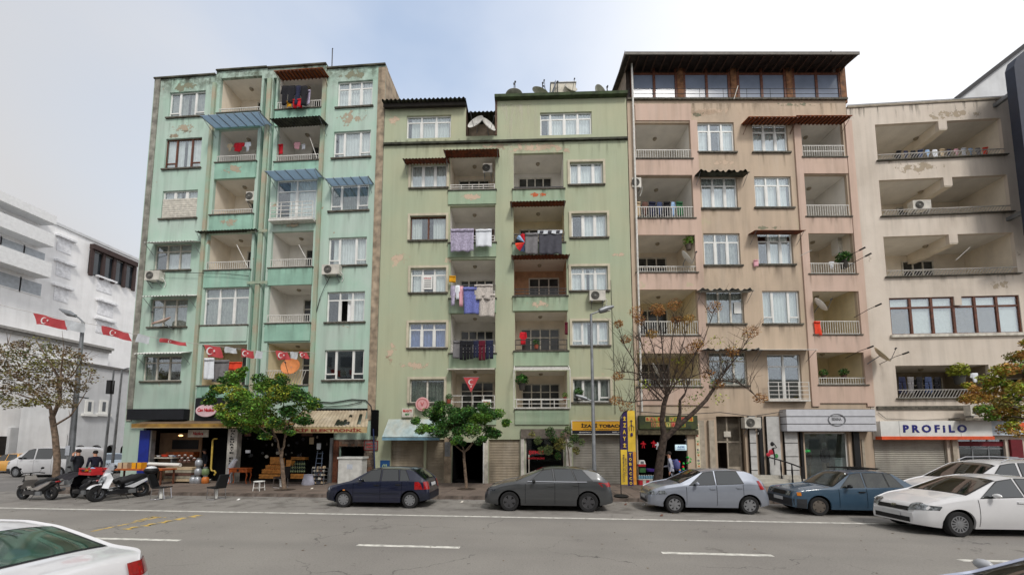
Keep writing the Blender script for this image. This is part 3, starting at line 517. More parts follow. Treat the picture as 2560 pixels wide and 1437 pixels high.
# penthouse: brown timber window wall set back, roof overhanging
zp = B3.uz(1800, 172, .25)[1]; pv = .25; m = MB(); ru = uR3-.35
m.quad((0.05, pv+.12, ztop3-.25), (ru, pv+.12, ztop3-.25), (ru, pv+.12, zp+1), (0.05, pv+.12, zp+1)); 
for u in (0.05, ru): m.quad((u, pv, ztop3-.25), (u, 9, ztop3-.25), (u, 9, zp+1.2), (u, pv, zp+1.2), 1)
pent = m.build('penthouse_wall', [M('dark_penthouse_panel', (70, 60, 54), .8, var=.2), M('pent_side', (138, 122, 108), .85, var=.2)], B3.root)
bay = [(1580, 1690), (1710, 1822), (1845, 1962), (1983, 2098)]
for a, b in bay:
    u0 = B3.uz(a, 220, pv)[0]; u1 = B3.uz(b, 220, pv)[0]; z0 = ztop3+.0; z1 = B3.uz(1800, 186, pv)[1]; um = (u0+u1)/2; m = MB()
    for u in (u0, um, u1): m.box(u-.07, u+.07, pv-.05, pv+.08, z0, zp)
    m.box(u0, u1, pv-.03, pv+.07, z1-.06, z1+.06); m.box(u0, u1, pv-.03, pv+.07, z0, z0+.1); wo = m.build('window', WOOD, B3.root)
    for s, e in ((u0+.07, um-.07), (um+.07, u1-.07)):
        MB().box(s, e, pv, pv+.02, z0+.1, z1-.06).build('pane', M('reflecting_glass', (120, 130, 148), .2, .0, var=.1, scale=.8, spec=.5), wo)
for x in (1700, 1833, 1972, 2106): u = B3.uz(x, 220, pv)[0]; MB().box(u-.17, u+.17, pv-.08, pv+.1, ztop3, zp).build('timber_post', M('weathered_brown_post', (128, 88, 58), .8, var=.3, scale=4), B3.root)
m = MB(); [m.tube([(.1, -.08, ztop3+z_), (uR3-.3, -.08, ztop3+z_)], .012, 5) for z_ in (.3, .62)]; [m.tube([(.1+(uR3-.4)*k/9, -.08, ztop3+.02), (.1+(uR3-.4)*k/9, -.08, ztop3+.62)], .012, 5) for k in range(10)]; m.build('railing', STEELD, B3.root)
zrf = B3.uz(1800, 139, -.6)[1]; zrb = zp+.1
m = MB(); m.hexa([(-.25, -.75, zrf-.12), (uR3+.25, -.75, zrf-.12), (uR3-.3, 9, zp+1.6), (-.25, 9, zp+1.6)], [(-.25, -.75, zrf), (uR3+.25, -.75, zrf), (uR3-.3, 9, zp+1.8), (-.25, 9, zp+1.8)])
m.build('penthouse_roof', M('dark_roof_boards', (58, 50, 46), .9, var=.25, scale=4), B3.root)
MB().box(-.27, uR3+.27, -.79, -.751, zrf-.14, zrf+.03).build('gutter', M('grey_gutter', (110, 106, 100), .7), B3.root)
m = MB()
for i in range(26): u = (uR3)*i/25; m.hexa([(u-.03, -.7, zrf-.2), (u+.03, -.7, zrf-.2), (u+.03, pv, zrf-.05-.14), (u-.03, pv, zrf-.05-.14)], [(u-.03, -.7, zrf-.13), (u+.03, -.7, zrf-.13), (u+.03, pv, zrf-.06), (u-.03, pv, zrf-.06)])
m.build('rafters', M('brown_rafter', (72, 54, 44), .85), B3.root)
awning(B3, 1748, 1876, 427, 442, .6, 'torn', DARKSHEET, rise=.12); awning(B3, 1872, 2000, 291, 306, .7, 'wood', ORANGEWOOD, rise=.15); awning(B3, 1992, 2132, 288, 300, .7, 'wood', ORANGEWOOD, rise=.1)
awning(B3, 1888, 2015, 575, 582, .6, 'sheet', RUST, rise=.1); awning(B3, 1752, 1888, 723, 727, .6, 'torn', GREYSHEET, rise=.1); awning(B3, 1765, 1910, 873, 880, .6, 'torn', GREYSHEET, rise=.12); awning(B3, 1898, 2045, 873, 878, .75, 'sheet', WHITESHEET, rise=.15)
r = B3.rect(1915, 960, 2010, 1000); m = MB(); bars(m, r[0]-.08, r[1]+.12, -.28, r[2], r[2]+.95, 'rail5'); m.box(r[0]-.1, r[1]+.12, -.3, -.001, r[2]-.08, r[2]-.01); m.build('railing', STEELW, B3.root)
# ---------------------------------------------------------------- cream block
uR4 = B4.uz(2532, 250)[0]; zt4 = B4.uz(2300, 261)[1]; uW = uR4+4.5
c4 = [((2187, 312), (2512, 387)), ((2197, 451), (2528, 529)), ((2208, 592), (2545, 683))]
h4 = []
for a, b in c4:
    u0, z1 = B4.uz(*a); u1, z0 = B4.uz(*b); h4.append((u0, u1, z0, z1))
u0, z1 = B4.uz(2222, 745); u1, z0 = B4.uz(2558, 831); win4 = (u0, u1, z0, z1); h4.append(win4)
u0, z1 = B4.uz(2238, 914); u1, z0 = B4.uz(2480, 993); low4 = (u0, u1, z0, z1); h4.append(low4)
u0, z1 = B4.uz(2495, 914); u1, z0 = B4.uz(2700, 993); low4b = (u0, u1+.0, z0, z1); h4.append(low4b)
gr4 = [(a, b, .13, d) for a, b, c, d in [B4.rect(*q) for q in ((2163, 1098, 2375, 1190), (2395, 1098, 2522, 1190))]]
front(B4, [(.02, uR4, zt4), (uR4, uW, B4.uz(2560, 560)[1])], h4+gr4, [CREAM, TAN], parapet=.3)
for i, r in enumerate(h4[:3]):
    balcony(B4, r, 2.4, CREAMIN, 'diag', .36, M('grey_balcony_bars', (176, 172, 166), .6), door=[(.05, .2, (.97, .9, .84)[i]), (.46, .72, (.97, .9, .84)[i])], parapet=None)
    u = r[0]+(r[1]-r[0])*.54; MB().box(u-.2, u+.2, .0, 2.39, r[3]-.55, r[3]-.001).build('ceiling_beam', CREAMIN, B4.root)
    MB().box(u-.22, u+.22, -.02, .17, r[3]-.5, r[3]).build('beam_end', CREAM, B4.root)
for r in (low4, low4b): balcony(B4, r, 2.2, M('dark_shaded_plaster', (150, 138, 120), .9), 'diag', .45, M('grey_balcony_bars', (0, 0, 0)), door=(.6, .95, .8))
u0, u1, z0, z1 = win4; zm = z1-.55; n = 6; m = MB()
for i in range(n+1): u = u0+(u1-u0)*i/n; m.box(u-.06, u+.06, .04, .14, z0, z1)
m.box(u0, u1, .05, .13, zm-.05, zm+.05); m.box(u0, u1, .05, .13, z0, z0+.06); m.box(u0, u1, .05, .13, z1-.06, z1)
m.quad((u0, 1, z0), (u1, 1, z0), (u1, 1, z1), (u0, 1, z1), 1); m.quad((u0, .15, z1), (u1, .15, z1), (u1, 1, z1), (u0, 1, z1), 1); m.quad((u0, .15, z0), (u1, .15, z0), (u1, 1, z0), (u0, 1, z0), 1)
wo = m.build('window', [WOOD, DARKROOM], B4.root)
for i in range(n):
    a, b = u0+(u1-u0)*i/n+.06, u0+(u1-u0)*(i+1)/n-.06
    MB().box(a, b, .08, .09, z0+.06, zm-.05).build('pane', GLASS, wo); MB().box(a, b, .08, .09, zm+.05, z1-.06).build('pane', GLASS, wo)
    MB().box(a, b, .16, .18, z0+.03, zm-.02).build('curtain', CURT['brown'] if i in (0, 3, 4) else CURT['lace'], wo); MB().box(a, b, .16, .18, zm+.02, z1-.04).build('curtain', CURT['lace'], wo)
MB().box(u0-.1, u1+.1, -.12, -.001, z0-.16, z0-.01).build('sill', PVCOLD, B4.root)
MB().box(u0+(u1-u0)*.53-.18, u0+(u1-u0)*.53+.18, -.03, .04, zm+.06, z1).build('beam_end', CREAM, B4.root)
MB().box(.05, uR4, -.05, .32, zt4+.002, zt4+.12).build('coping', M('pale_coping', (150, 140, 124), .9), B4.root)
stain(B4, .1, uR4, zt4, 1.3); stain(B4, .1, uR4, zt4, .8, -.004)
m = MB(); m.box(.05, uR4, .25, .28, zt4+.42, zt4+.45)
for i in range(7): u = .1+(uR4-.2)*i/6; m.box(u-.02, u+.02, .25, .28, zt4+.1, zt4+.43)
m.build('roof_rail', GALV, B4.root)
r = B4.rect(2185, 1015, 2560, 1022); MB().box(.3, uW, -.06, -.001, r[2], r[3]).build('string_course', SILL, B4.root)
# ------------------------------------------------------------------ ground, road, pavement
ASPH = M('asphalt', (141, 137, 131), .92, col2=(128, 124, 119), scale=.3, bump=.5, bscale=70, patch=((112, 108, 103), .64, .35))
def road_detail(m):
    t = m.node_tree; b = t.nodes['Principled BSDF']; L = t.links.new; src = b.inputs['Base Color'].links[0].from_socket; co = t.nodes.new('ShaderNodeTexCoord')
    def nz(s, sc=(1, 1, 1), d=5):
        mp = t.nodes.new('ShaderNodeMapping'); mp.inputs['Scale'].default_value = sc; n = t.nodes.new('ShaderNodeTexNoise'); n.inputs['Scale'].default_value = s; n.inputs['Detail'].default_value = d; L(co.outputs['Object'], mp.inputs[0]); L(mp.outputs[0], n.inputs[0]); return n.outputs[0]
    def rg(o, a, c, x, y): r = t.nodes.new('ShaderNodeMapRange'); r.clamp = True; r.inputs[1].default_value = a; r.inputs[2].default_value = c; r.inputs[3].default_value = x; r.inputs[4].default_value = y; L(o, r.inputs[0]); return r.outputs[0]
    def mt(op, a, c): n = t.nodes.new('ShaderNodeMath'); n.operation = op; [L(v, n.inputs[i]) if hasattr(v, 'is_linked') else setattr(n.inputs[i], 'default_value', v) for i, v in enumerate((a, c))]; return n.outputs[0]
    def mx(f, base, col): n = t.nodes.new('ShaderNodeMix'); n.data_type = 'RGBA'; L(f, n.inputs[0]); L(base, n.inputs[6]); n.inputs[7].default_value = col; return n.outputs[2]
    sp = t.nodes.new('ShaderNodeSeparateXYZ'); L(co.outputs['Object'], sp.inputs[0]); Y = sp.outputs[1]
    cur = mx(rg(nz(34, d=3), .5, .75, 0, .3), src, (.34, .33, .31, 1)); cur = mx(rg(nz(30, d=3), .28, .5, .35, 0), cur, (.08, .078, .075, 1))
    tyre = mt('MULTIPLY', rg(mt('COSINE', mt('MULTIPLY', Y, 3.7), 0), .1, 1, 0, .16), rg(nz(.8, (.05, 1, 1)), .35, .65, .2, 1)); cur = mx(tyre, cur, (.1, .098, .094, 1))
    park = mt('MULTIPLY', rg(Y, 12.3, 13.2, 0, 1), rg(nz(1.7, d=7), .47, .68, 0, .7)); cur = mx(park, cur, (.085, .075, .066, 1))
    spots = rg(nz(5.5, d=3), .69, .74, 0, .55); cur = mx(spots, cur, (.07, .066, .06, 1))
    v = t.nodes.new('ShaderNodeTexVoronoi'); v.feature = 'DISTANCE_TO_EDGE'; v.inputs['Scale'].default_value = .33; ad = t.nodes.new('ShaderNodeVectorMath'); nn = t.nodes.new('ShaderNodeTexNoise'); nn.inputs['Scale'].default_value = 1.6; nn.inputs['Detail'].default_value = 6; L(co.outputs['Object'], nn.inputs[0]); L(co.outputs['Object'], ad.inputs[0]); L(nn.outputs['Color'], ad.inputs[1]); L(ad.outputs[0], v.inputs[0])
    cr = mt('MULTIPLY', rg(v.outputs['Distance'], 0, .006, .75, 0), rg(nz(.35), .48, .56, 0, 1)); cur = mx(cr, cur, (.045, .043, .04, 1)); L(cur, b.inputs['Base Color'])
road_detail(ASPH)
m = MB(); m.quad((-400, -120, 0), (400, -120, 0), (400, 500, 0), (-400, 500, 0)); tag(m.build('road', ASPH), kind='structure')
ROADP = M('white_road_paint', (214, 212, 204), .8, var=.2, scale=6, patch=((140, 136, 130), .62, 3))
YELP = M('worn_yellow_road_paint', (204, 172, 92), .85, var=.2, scale=5, patch=((126, 122, 114), .52, 4))
def flat(name, x0, x1, y0, y1, mat, z=.004):
    o = MB().quad((x0, y0, z), (x1, y0, z), (x1, y1, z), (x0, y1, z)).build(name, mat); return tag(o, kind='structure')
flat('edge_line', -60, 60, 12.05, 12.19, ROADP)
for x0, x1 in ((-11.3, -8.8), (-4.35, -1.95), (2.45, 4.7), (8.25, 10.6), (-18, -15.6)): flat('lane_dash', x0, x1, 8.56, 8.71, ROADP)
m = MB(); Z = .004      # yellow bay marking: slanted guide line and worn lettering
def stripe(a, b, w):
    a, b = Vector((a[0], a[1], Z)), Vector((b[0], b[1], Z)); d = (b-a).normalized(); n = Vector((-d.y, d.x, 0))*w/2; m.quad(a-n, b-n, b+n, a+n)
stripe((-12.0, 9.25), (-12.1, 11.1), .1); stripe((-12.35, 11.1), (-11.85, 11.1), .1); stripe((-12.2, 10.5), (-12.4, 11.35), .12)
tag(m.build('yellow_guide_line', YELP), kind='structure')
for i, ch in enumerate('MMMII'):
    t = text(ch, None, 'yellow_road_letter', -11.35+.02*i, Z+.001, .34, .3, 9.7+.42*i, YELP, .05, .0005, flat=True, rz=R(90)); t.location = (-11.35+.06*i, 9.7+.42*i, Z); tag(t, kind='structure')
PAVE = M('brown_paving_slabs', (122, 108, 98), .9, col2=(104, 93, 85), scale=1.2, bump=.3, bscale=30, patch=((84, 76, 70), .64, .8))
KERB = M('kerb_stone', (112, 100, 92), .9, var=.25, scale=3, bump=.3, streak=.3)
KY = 15.5; SH = .13; XL = -23.4
front_line = lambda x: 19.0+.055*(x+24)
m = MB(); m.prism([(XL, KY+.16), (60, KY+.16), (60, 45), (B1.W(-14.9, 0).x, 45), (B1.W(-14.95, 0).x, 21), (XL, 21)], 'z', -.2, SH); pv_ = m.build('pavement', M('pavement_bed', (100, 90, 82), .92, var=.2, scale=1, bump=.3)); tag(pv_, kind='structure')
# kerb stones and slabs: pieces with joints (the nearest as objects, shared meshes)
km = MB(); km.hexa([(0, 0, -.1), (.985, 0, -.1), (.985, .16, -.1), (0, .16, -.1)], [(0, .02, SH), (.985, .02, SH), (.985, .16, SH+.005), (0, .16, SH+.005)])
first = None
for i in range(48):
    x = -23.4+i*1.0
    if first is None: o = km.build('kerb_stone', KERB, pv_)
    else: o = first.copy(); COL.objects.link(o)
    first = first or o; o.location = (x, KY+random.uniform(-.008, .008), random.uniform(-.008, .004)); o.rotation_euler = (0, random.uniform(-.006, .006), 0)
sm_ = MB(); m = MB(); sz = .56
for i in range(86):
    for j in range(8):
        x0 = XL+.02+i*sz; y0 = KY+.2+j*sz
        if y0+sz > front_line(x0)+1.4 or x0 > 24: continue
        h = SH+.006+random.uniform(0, .007); m.box(x0, x0+sz-.018, y0, y0+sz-.018, SH-.01, h)
tag(m.build('paving_slab', PAVE, pv_), kind='stuff')
flat('side_street', -60, XL-.3, 16, 200, M('side_street_asphalt', (120, 117, 114), .92, var=.12, scale=.5, bump=.3), .003)
STAIN = M('dark_stain', (70, 66, 62), .8, var=.2, scale=5)
# ------------------------------------------------------------------ far left: white buildings across the side street
WHITEW = M('white_painted_wall', (240, 240, 240), .8, var=.03, scale=1, streak=.12)
GREYW = M('light_grey_wall', (202, 204, 206), .8, var=.05, scale=1, streak=.12)
DKGLASS = M('dark_window_glass', (52, 60, 66), .12, var=.2, scale=1, spec=.8)
XW = -45.0
def wy(px, py): q = atX(px, py, XW); return q.y, q.z
wb = thing('white_building', 'tall white block with grey balconies behind the bunting at far left', 'building', (XW, 30, 0))
def lb(p): return (p[0]-30, p[1])
ymin = lb(wy(-260, 700))[0]; zr_ = wy(110, 549)[1]; yend = lb(wy(345, 700))[0]
MB().box(-16, 0, ymin, yend, 0, zr_).build('wall', WHITEW, wb)
yb0 = lb(wy(100, 600))[0]
for (yt, yb) in ((497, 520), (548, 583), (628, 668)):
    zt_ = wy(0, yt)[1]; zb_ = wy(0, yb)[1]
    MB().box(0, 1.5, ymin, yb0, zb_, zt_).build('balcony_parapet', M('grey_balcony_panel', (226, 227, 227), .8, var=.05), wb)
for (yt, yb) in ((528, 556), (590, 625), (676, 715)):
    za, zb_ = wy(0, yt)[1], wy(0, yb)[1]
    for k in range(5): y = ymin+(yb0-ymin)*k/5+.4; w_ = MB().box(-.02, .06, y, y+1.5, zb_, za).build('window', WHITEW, wb); MB().box(.061, .07, y+.1, y+1.4, zb_+.1, za-.1).build('pane', M('pale_distant_glass', (168, 174, 180), .3, var=.1), w_)
for px, py in ((162, 592), (160, 655), (154, 716), (262, 695), (264, 754), (260, 800)):
    y, z = lb(wy(px-25, py-4)); y2, _ = lb(wy(px+25, py+4)); MB().box(0, .35, y, y2, z, z+.18).box(.001, .05, y+.2, y2-.2, z-1.3, z).build('window_canopy', [M('canopy_grey', (232, 233, 236), .8)], wb)
y0, z0 = wy(222, 640); y1, _ = wy(333, 690); z0b = wy(222, 655)[1]
t = MB(); t.box(-3, .5, y0-30, y1-30, zr_-.9, zr_-.4)
for k in range(5): y = y0-30+(y1-y0)*k/4.2; t.box(.1, .3, y, y+.25, zr_-3.6, zr_-.9)
t.box(.02, .05, y0-30, y1-30, zr_-3.4, zr_-1.0, 1)
t.build('roof_terrace', [M('dark_terrace_roof', (66, 52, 50), .8), DKGLASS], wb)
MB().box(-16, .12, ymin, yend, zr_, zr_+.25).build('roof_edge', GREYW, wb)
# lower front part with cornice
lo = thing('white_building', 'low white wing with long cornice and arched openings behind the white van', 'building', (XW+1.2, 30, 0))
def ly(px, py): q = atX(px, py, XW+1.2); return q.y-30, q.z
zcn = ly(100, 841)[1]; ye = ly(272, 884)[0]
MB().box(-1.15, 0, ymin, ye, 0, zcn).build('wall', WHITEW, lo); MB().box(-1.15, .45, ymin, ye+.1, zcn, zcn+.22).box(-1.1, .25, ymin, ye+.05, zcn-.25, zcn-.002).build('cornice', M('grey_cornice', (150, 148, 144), .85), lo)
for a, b, yt in ((-60, 24, 1090), (104, 170, 1096)):
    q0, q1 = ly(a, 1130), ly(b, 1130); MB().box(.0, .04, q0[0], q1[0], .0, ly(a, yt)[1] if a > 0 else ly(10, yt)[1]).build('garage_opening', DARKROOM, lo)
for a in (20, 96): q = ly(a, 1060); MB().box(0, .3, q[0], q[0]+.5, 0, ly(a, 1068)[1]).build('pier', GREYW, lo)
# grey arcaded building
XA = -38.0
def ay(px, py): q = atX(px, py, XA); return q.y-30, q.z
ar = thing('arcade_building', 'light grey low building with round arches and small white windows behind the lamp posts', 'building', (XA, 30, 0))
za = ay(250, 918)[1]; y0 = ay(196, 950)[0]; y1 = ay(345, 950)[0]
m = MB(); m.box(-5, 0, y0, y1, 2.9, za); m.box(-5, -.5, y0, y1, 0, 2.9)
AR = [(140, 178), (186, 226), (232, 262)]
yy = ay(140, 1100)[0]
m.build('wall', GREYW, ar)
MB().box(-5, .15, y0, y1, za, za+.2).build('roof_edge', M('dark_roof_line', (110, 108, 106), .8), ar)
k0 = y0; m = MB(); n_a = 4; wA_ = (y1-y0)/n_a
for i in range(n_a):
    c = y0+wA_*(i+.5); rr_ = wA_*.36; pts = [(c-wA_/2, 0), (c-rr_, 0), (c-rr_, 1.6)]+[(c-rr_*math.cos(t*math.pi/10), 1.6+rr_*math.sin(t*math.pi/10)) for t in range(1, 10)]+[(c+rr_, 1.6), (c+rr_, 0), (c+wA_/2, 0), (c+wA_/2, 2.9), (c-wA_/2, 2.9)]
    m.prism(pts, 'x', -.45, 0)
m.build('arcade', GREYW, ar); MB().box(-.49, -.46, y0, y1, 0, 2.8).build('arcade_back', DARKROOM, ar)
for px in (222, 258):
    a, z = ay(px-9, 1000); b, zb_ = ay(px+9, 1030); w_ = MB().box(0, .08, a, b, ay(px, 1034)[1], ay(px, 1000)[1]).build('window', PVC, ar); MB().box(.081, .09, a+(b-a)*.3, b-(b-a)*.3, ay(px, 1028)[1], ay(px, 1004)[1]).build('pane', DKGLASS, w_); MB().box(0, .25, a-.2, b+.2, ay(px, 1040)[1], ay(px, 1034)[1]).build('sill', PVC, w_)
# market roofs beyond, further white slab
mk = thing('market_stall_roof', 'low brown tiled canopy roof behind the parked cars at the corner', 'canopy', (-29, 31, 0))
MB().hexa([(-4, -1, 2.6), (6, -1, 2.6), (6, 2.5, 3.5), (-4, 2.5, 3.5)], [(-4, -1, 2.72), (6, -1, 2.72), (6, 2.5, 3.62), (-4, 2.5, 3.62)]).build('roof', M('brown_canopy_tiles', (138, 112, 88), .9, var=.2), mk)
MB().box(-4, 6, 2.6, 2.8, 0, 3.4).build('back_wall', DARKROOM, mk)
for x in (-3.8, 1, 5.8): MB().box(x, x+.12, -.8, -.68, 0, 2.62).build('post', GALV, mk)
# ------------------------------------------------------------------ far right: gabled wall behind and dark blue sign tower
q0 = B4.uz(2395, 250, 12); gw = thing('gabled_building', 'pale grey gabled building rising behind the cream block at top right', 'building', (B4.o.x, B4.o.y, 0), B4.a)
u0, z0 = B4.uz(2400, 246, 13.5); u1, z1 = B4.uz(2560, 122, 13.5); k = (z1-z0)/(u1-u0)
MB().prism([(u0, z0-4), (u0, z0), (u0+14, z0+14*k), (u0+14, z0-4)], 'y', 13.5, 20).build('wall', GREYW, gw); MB().prism([(u0-.5, z0-.5*k), (u0-.5, z0-.5*k+.45), (u0+14, z0+14*k+.45), (u0+14, z0+14*k)], 'y', 13.3, 20.2).build('roof', M('dark_gable_roof', (58, 58, 60), .8), gw)
sg = thing('sign_tower', 'tall dark navy blade sign with rounded corner at the right edge', 'sign', (B4.o.x, B4.o.y, 0), B4.a)
u0, z1 = B4.uz(2519, 165, -1.5); _, z0 = B4.uz(2560, 560, -1.5); u0 = (u0+B4.uz(2551, 440, -1.5)[0])/2+.05
pts = [(u0, z0-.5), (u0+5, z0-.5), (u0+5, z1+4)]+[(u0+5-.01, z1+4), (u0+.55, z1+.55), (u0+.2, z1+.25), (u0+.03, z1-.2)]
MB().prism(pts, 'y', -1.7, -1.3).build('panel', M('navy_sign_panel', (38, 44, 60), .5, var=.1), sg); MB().box(u0+.8, u0+1, -1.3, -.001, z0+1, z0+1.2).build('bracket', GALV, sg); MB().box(u0+.8, u0+1, -1.3, -.001, z1-1, z1-.8).build('bracket', GALV, sg)
# ------------------------------------------------------------------ shop fronts
SHUT = M('beige_roller_shutter', (158, 146, 126), .6, var=.15, scale=1.5, streak=.4, patch=((120, 116, 112), .66, 1.5))
SHUTG = M('grey_roller_shutter', (160, 156, 146), .55, .1, var=.12, scale=1, streak=.25)
def shutter(B, r, v=.12, mat=SHUT, step=.085):
    u0, u1, z0, z1 = r; m = MB(); n = int((z1-z0)/step)
    def prof(t): return .018*abs(math.sin(t*math.pi*n))
    m.grid(lambda s, t: (u0+(u1-u0)*s, v-prof(t), z0+(z1-z0)*t), 1, n*4); m.box(u0, u0+.05, v-.05, v-.02, z0, z1); m.box(u1-.05, u1, v-.05, v-.02, z0, z1); m.box(u0, u1, v-.06, v-.021, z0, z0+.08)
    return m.build('roller_shutter', mat, B.root)
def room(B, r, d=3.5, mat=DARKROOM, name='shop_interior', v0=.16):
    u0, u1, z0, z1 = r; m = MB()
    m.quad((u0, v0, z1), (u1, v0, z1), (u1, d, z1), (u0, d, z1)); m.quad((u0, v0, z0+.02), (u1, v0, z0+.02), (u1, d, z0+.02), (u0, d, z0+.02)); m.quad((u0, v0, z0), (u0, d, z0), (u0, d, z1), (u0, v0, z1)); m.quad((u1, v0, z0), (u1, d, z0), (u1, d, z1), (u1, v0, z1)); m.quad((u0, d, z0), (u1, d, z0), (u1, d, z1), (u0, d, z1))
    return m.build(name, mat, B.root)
for i in (0, 1, 3): shutter(B2, gr2[i])
shutter(B2, gr2[5], mat=M('pale_panel_shutter', (150, 146, 136), .6, var=.15, scale=1.2, streak=.2)); shutter(B4, gr4[0], mat=SHUTG, step=.1)
room(B2, gr2[2], 4, MATTEBLACK); room(B2, gr2[4], 2); room(B3, gr3[0], 3.5); room(B3, gr3[1], 2.5, M('brown_entrance', (96, 84, 70), .9)); room(B3, gr3[2], 1.5, M('dress_shop_wall', (204, 202, 192), .9)); room(B4, gr4[1], 3, M('teal_shop', (44, 58, 58), .7)); room(B1, shop1[0], 3.6, M('dark_shop_wall', (44, 38, 33), .9, var=.3)); room(B1, shop1[1], 2)  # dress shop wall colour lightened, room kept shallow, in place of indoor lighting
def sign(B, name, label, r, mat, p=.2, v=0, frame=None, cat='shop sign'):
    u0, u1, z0, z1 = r; t = thing(name, label, cat, tuple(B.W(u0, v, z0)), B.a); MB().box(0, u1-u0, -p, -.002, 0, z1-z0).build('board', mat, t)
    if frame: f = .035; w, h = u1-u0, z1-z0; MB().box(-f, w+f, -p-.02, -p+.02, -f, 0).box(-f, w+f, -p-.02, -p+.02, h, h+f).box(-f, 0, -p-.02, -p+.02, 0, h).box(w, w+f, -p-.02, -p+.02, 0, h).build('frame', frame, t)
    t['_w'] = 0; del t['_w']; return t, u1-u0, z1-z0
# sage block signs
r = B2.rect(1430, 1052, 1575, 1084, -.3); t, w, h = sign(B2, 'shop_sign', 'yellow and orange tobacco shop sign with black lettering above the pale shutter', r, M('yellow_sign_board', (222, 176, 40), .5, col2=(226, 160, 50), scale=.4), .3, 0, PVC)
MB().box(.005, w-.005, -.31, -.301, .005, h*.27).build('lower_strip', M('dark_navy_print', (26, 28, 44), .5), t)
text('İZAYİ TOBACCO', t, 'lettering', w*.56, h*.66, w*.8, h*.34, -.305, BLACK, .04); text('TÜTÜN ve NARGİLE ÜRÜNLERİ', t, 'lettering', w*.55, h*.37, w*.72, h*.1, -.305, BLACK, .01)
text('@izayitobacco', t, 'lettering', w*.22, h*.13, w*.2, h*.1, -.312, PVC); text('0532 498', t, 'lettering', w*.78, h*.13, w*.17, h*.09, -.312, PVC)
r = B2.rect(958, 1050, 1100, 1094, -.8); t = thing('shop_canopy', 'faded pale blue sheet canopy over the shuttered shop', 'canopy', tuple(B2.W(r[0], 0, 0)), B2.a); w = r[1]-r[0]
MB().hexa([(0, -.85, r[2]), (w, -.85, r[2]), (w, -.01, r[3]-.05), (0, -.01, r[3]-.05)], [(0, -.9, r[2]+.05), (w, -.9, r[2]+.05), (w, -.01, r[3]+.1), (0, -.01, r[3]+.1)]).build('sheet', M('faded_blue_sheet', (160, 190, 200), .8, col2=(178, 172, 152), scale=.6, streak=.4), t)
MB().box(0, w, -.9, -.86, r[2]-.12, r[2]).build('edge', M('blue_edge', (120, 160, 180), .7), t)
r = B2.rect(1005, 1020, 1032, 1042, -.15); t, w, h = sign(B2, 'wall_box_sign', 'small white box sign with red letters over the blue canopy', r, PVCOLD, .15)
text('MANTI', t, 'lettering', w*.5, h*.7, w*.8, h*.3, -.155, M('red_letters', (196, 40, 44), .6)); text('ev', t, 'lettering', w*.5, h*.3, w*.4, h*.25, -.155, M('green_letters', (40, 120, 60), .6))
t = thing('round_sign', 'round pink wall sign beside the small white box sign', 'sign', tuple(B2.W(*B2.uz(1056, 1010, -.25)[:1], -.25, B2.uz(1056, 1010, -.25)[1])), B2.a)
MB().lathe([(.001, -.03), (.36, -.03), (.38, 0), (.36, .03), (.001, .03)], 28, ax='y').build('disc', M('pale_pink_disc', (214, 160, 160), .6, var=.1, scale=5), t, True); MB().lathe([(.26, -.04), (.29, -.04)], 28, ax='y').build('ring', M('red_ring', (190, 90, 90), .6), t); text('V', t, 'lettering', 0, 0, .2, .22, -.045, MATS['red_ring'])
# entrance surround of sage block, columns
for xa, xb, mt in ((1112, 1128, TAN), (1209, 1220, PVCOLD), (1302, 1311, M('pale_column', (196, 192, 184), .7, var=.15)), (1414, 1430, MATS['pale_column'])):
    r = B2.rect(xa, 1094, xb, 1205); MB().box(r[0], r[1], -.08, -.001, .13, r[3]).build('door_column', mt, B2.root)
r = B2.rect(1210, 1085, 1215, 1205); MB().tube([((r[0]), -.15, .13), (r[0], -.15, r[3])], .035, 8).build('water_pipe', PVC, B2.root)
r = B2.rect(1113, 1104, 1126, 1140); MB().box(r[0], r[1], -.11, -.082, r[2], r[3]).build('letter_box', GALV, B2.root)
r = B2.rect(1302, 1072, 1430, 1095); MB().box(r[0], r[1], -.12, -.001, r[2], r[3]).build('lintel', M('brown_grey_lintel', (110, 102, 94), .9, var=.2), B2.root)
# glazed shop with red lettering
r = gr2[4]; m = MB(); w = r[1]-r[0]
m.box(r[0], r[0]+.06, .1, .15, r[2], r[3]); m.box(r[1]-.06, r[1], .1, .15, r[2], r[3]); m.box(r[0], r[1], .1, .15, r[3]-.06, r[3]); m.box(r[0]+w*.08, r[0]+w*.11, .1, .15, r[2], r[2]+1.5); wo = m.build('window', PVCOLD, B2.root)
MB().box(r[0]+.06, r[1]-.06, .12, .13, r[2], r[3]-.06).build('pane', SHOPGLASS, wo)
RED = M('sign_red', (190, 36, 48), .6); tt = text('ŞEMSİ', B2.root, 'window_lettering', r[0]+w*.28, r[3]-.85, w*.38, .28, .09, RED, .03); text('KUAFÖR SALONU', B2.root, 'window_lettering', r[0]+w*.28, r[3]-1.16, w*.42, .12, .09, RED, .02)
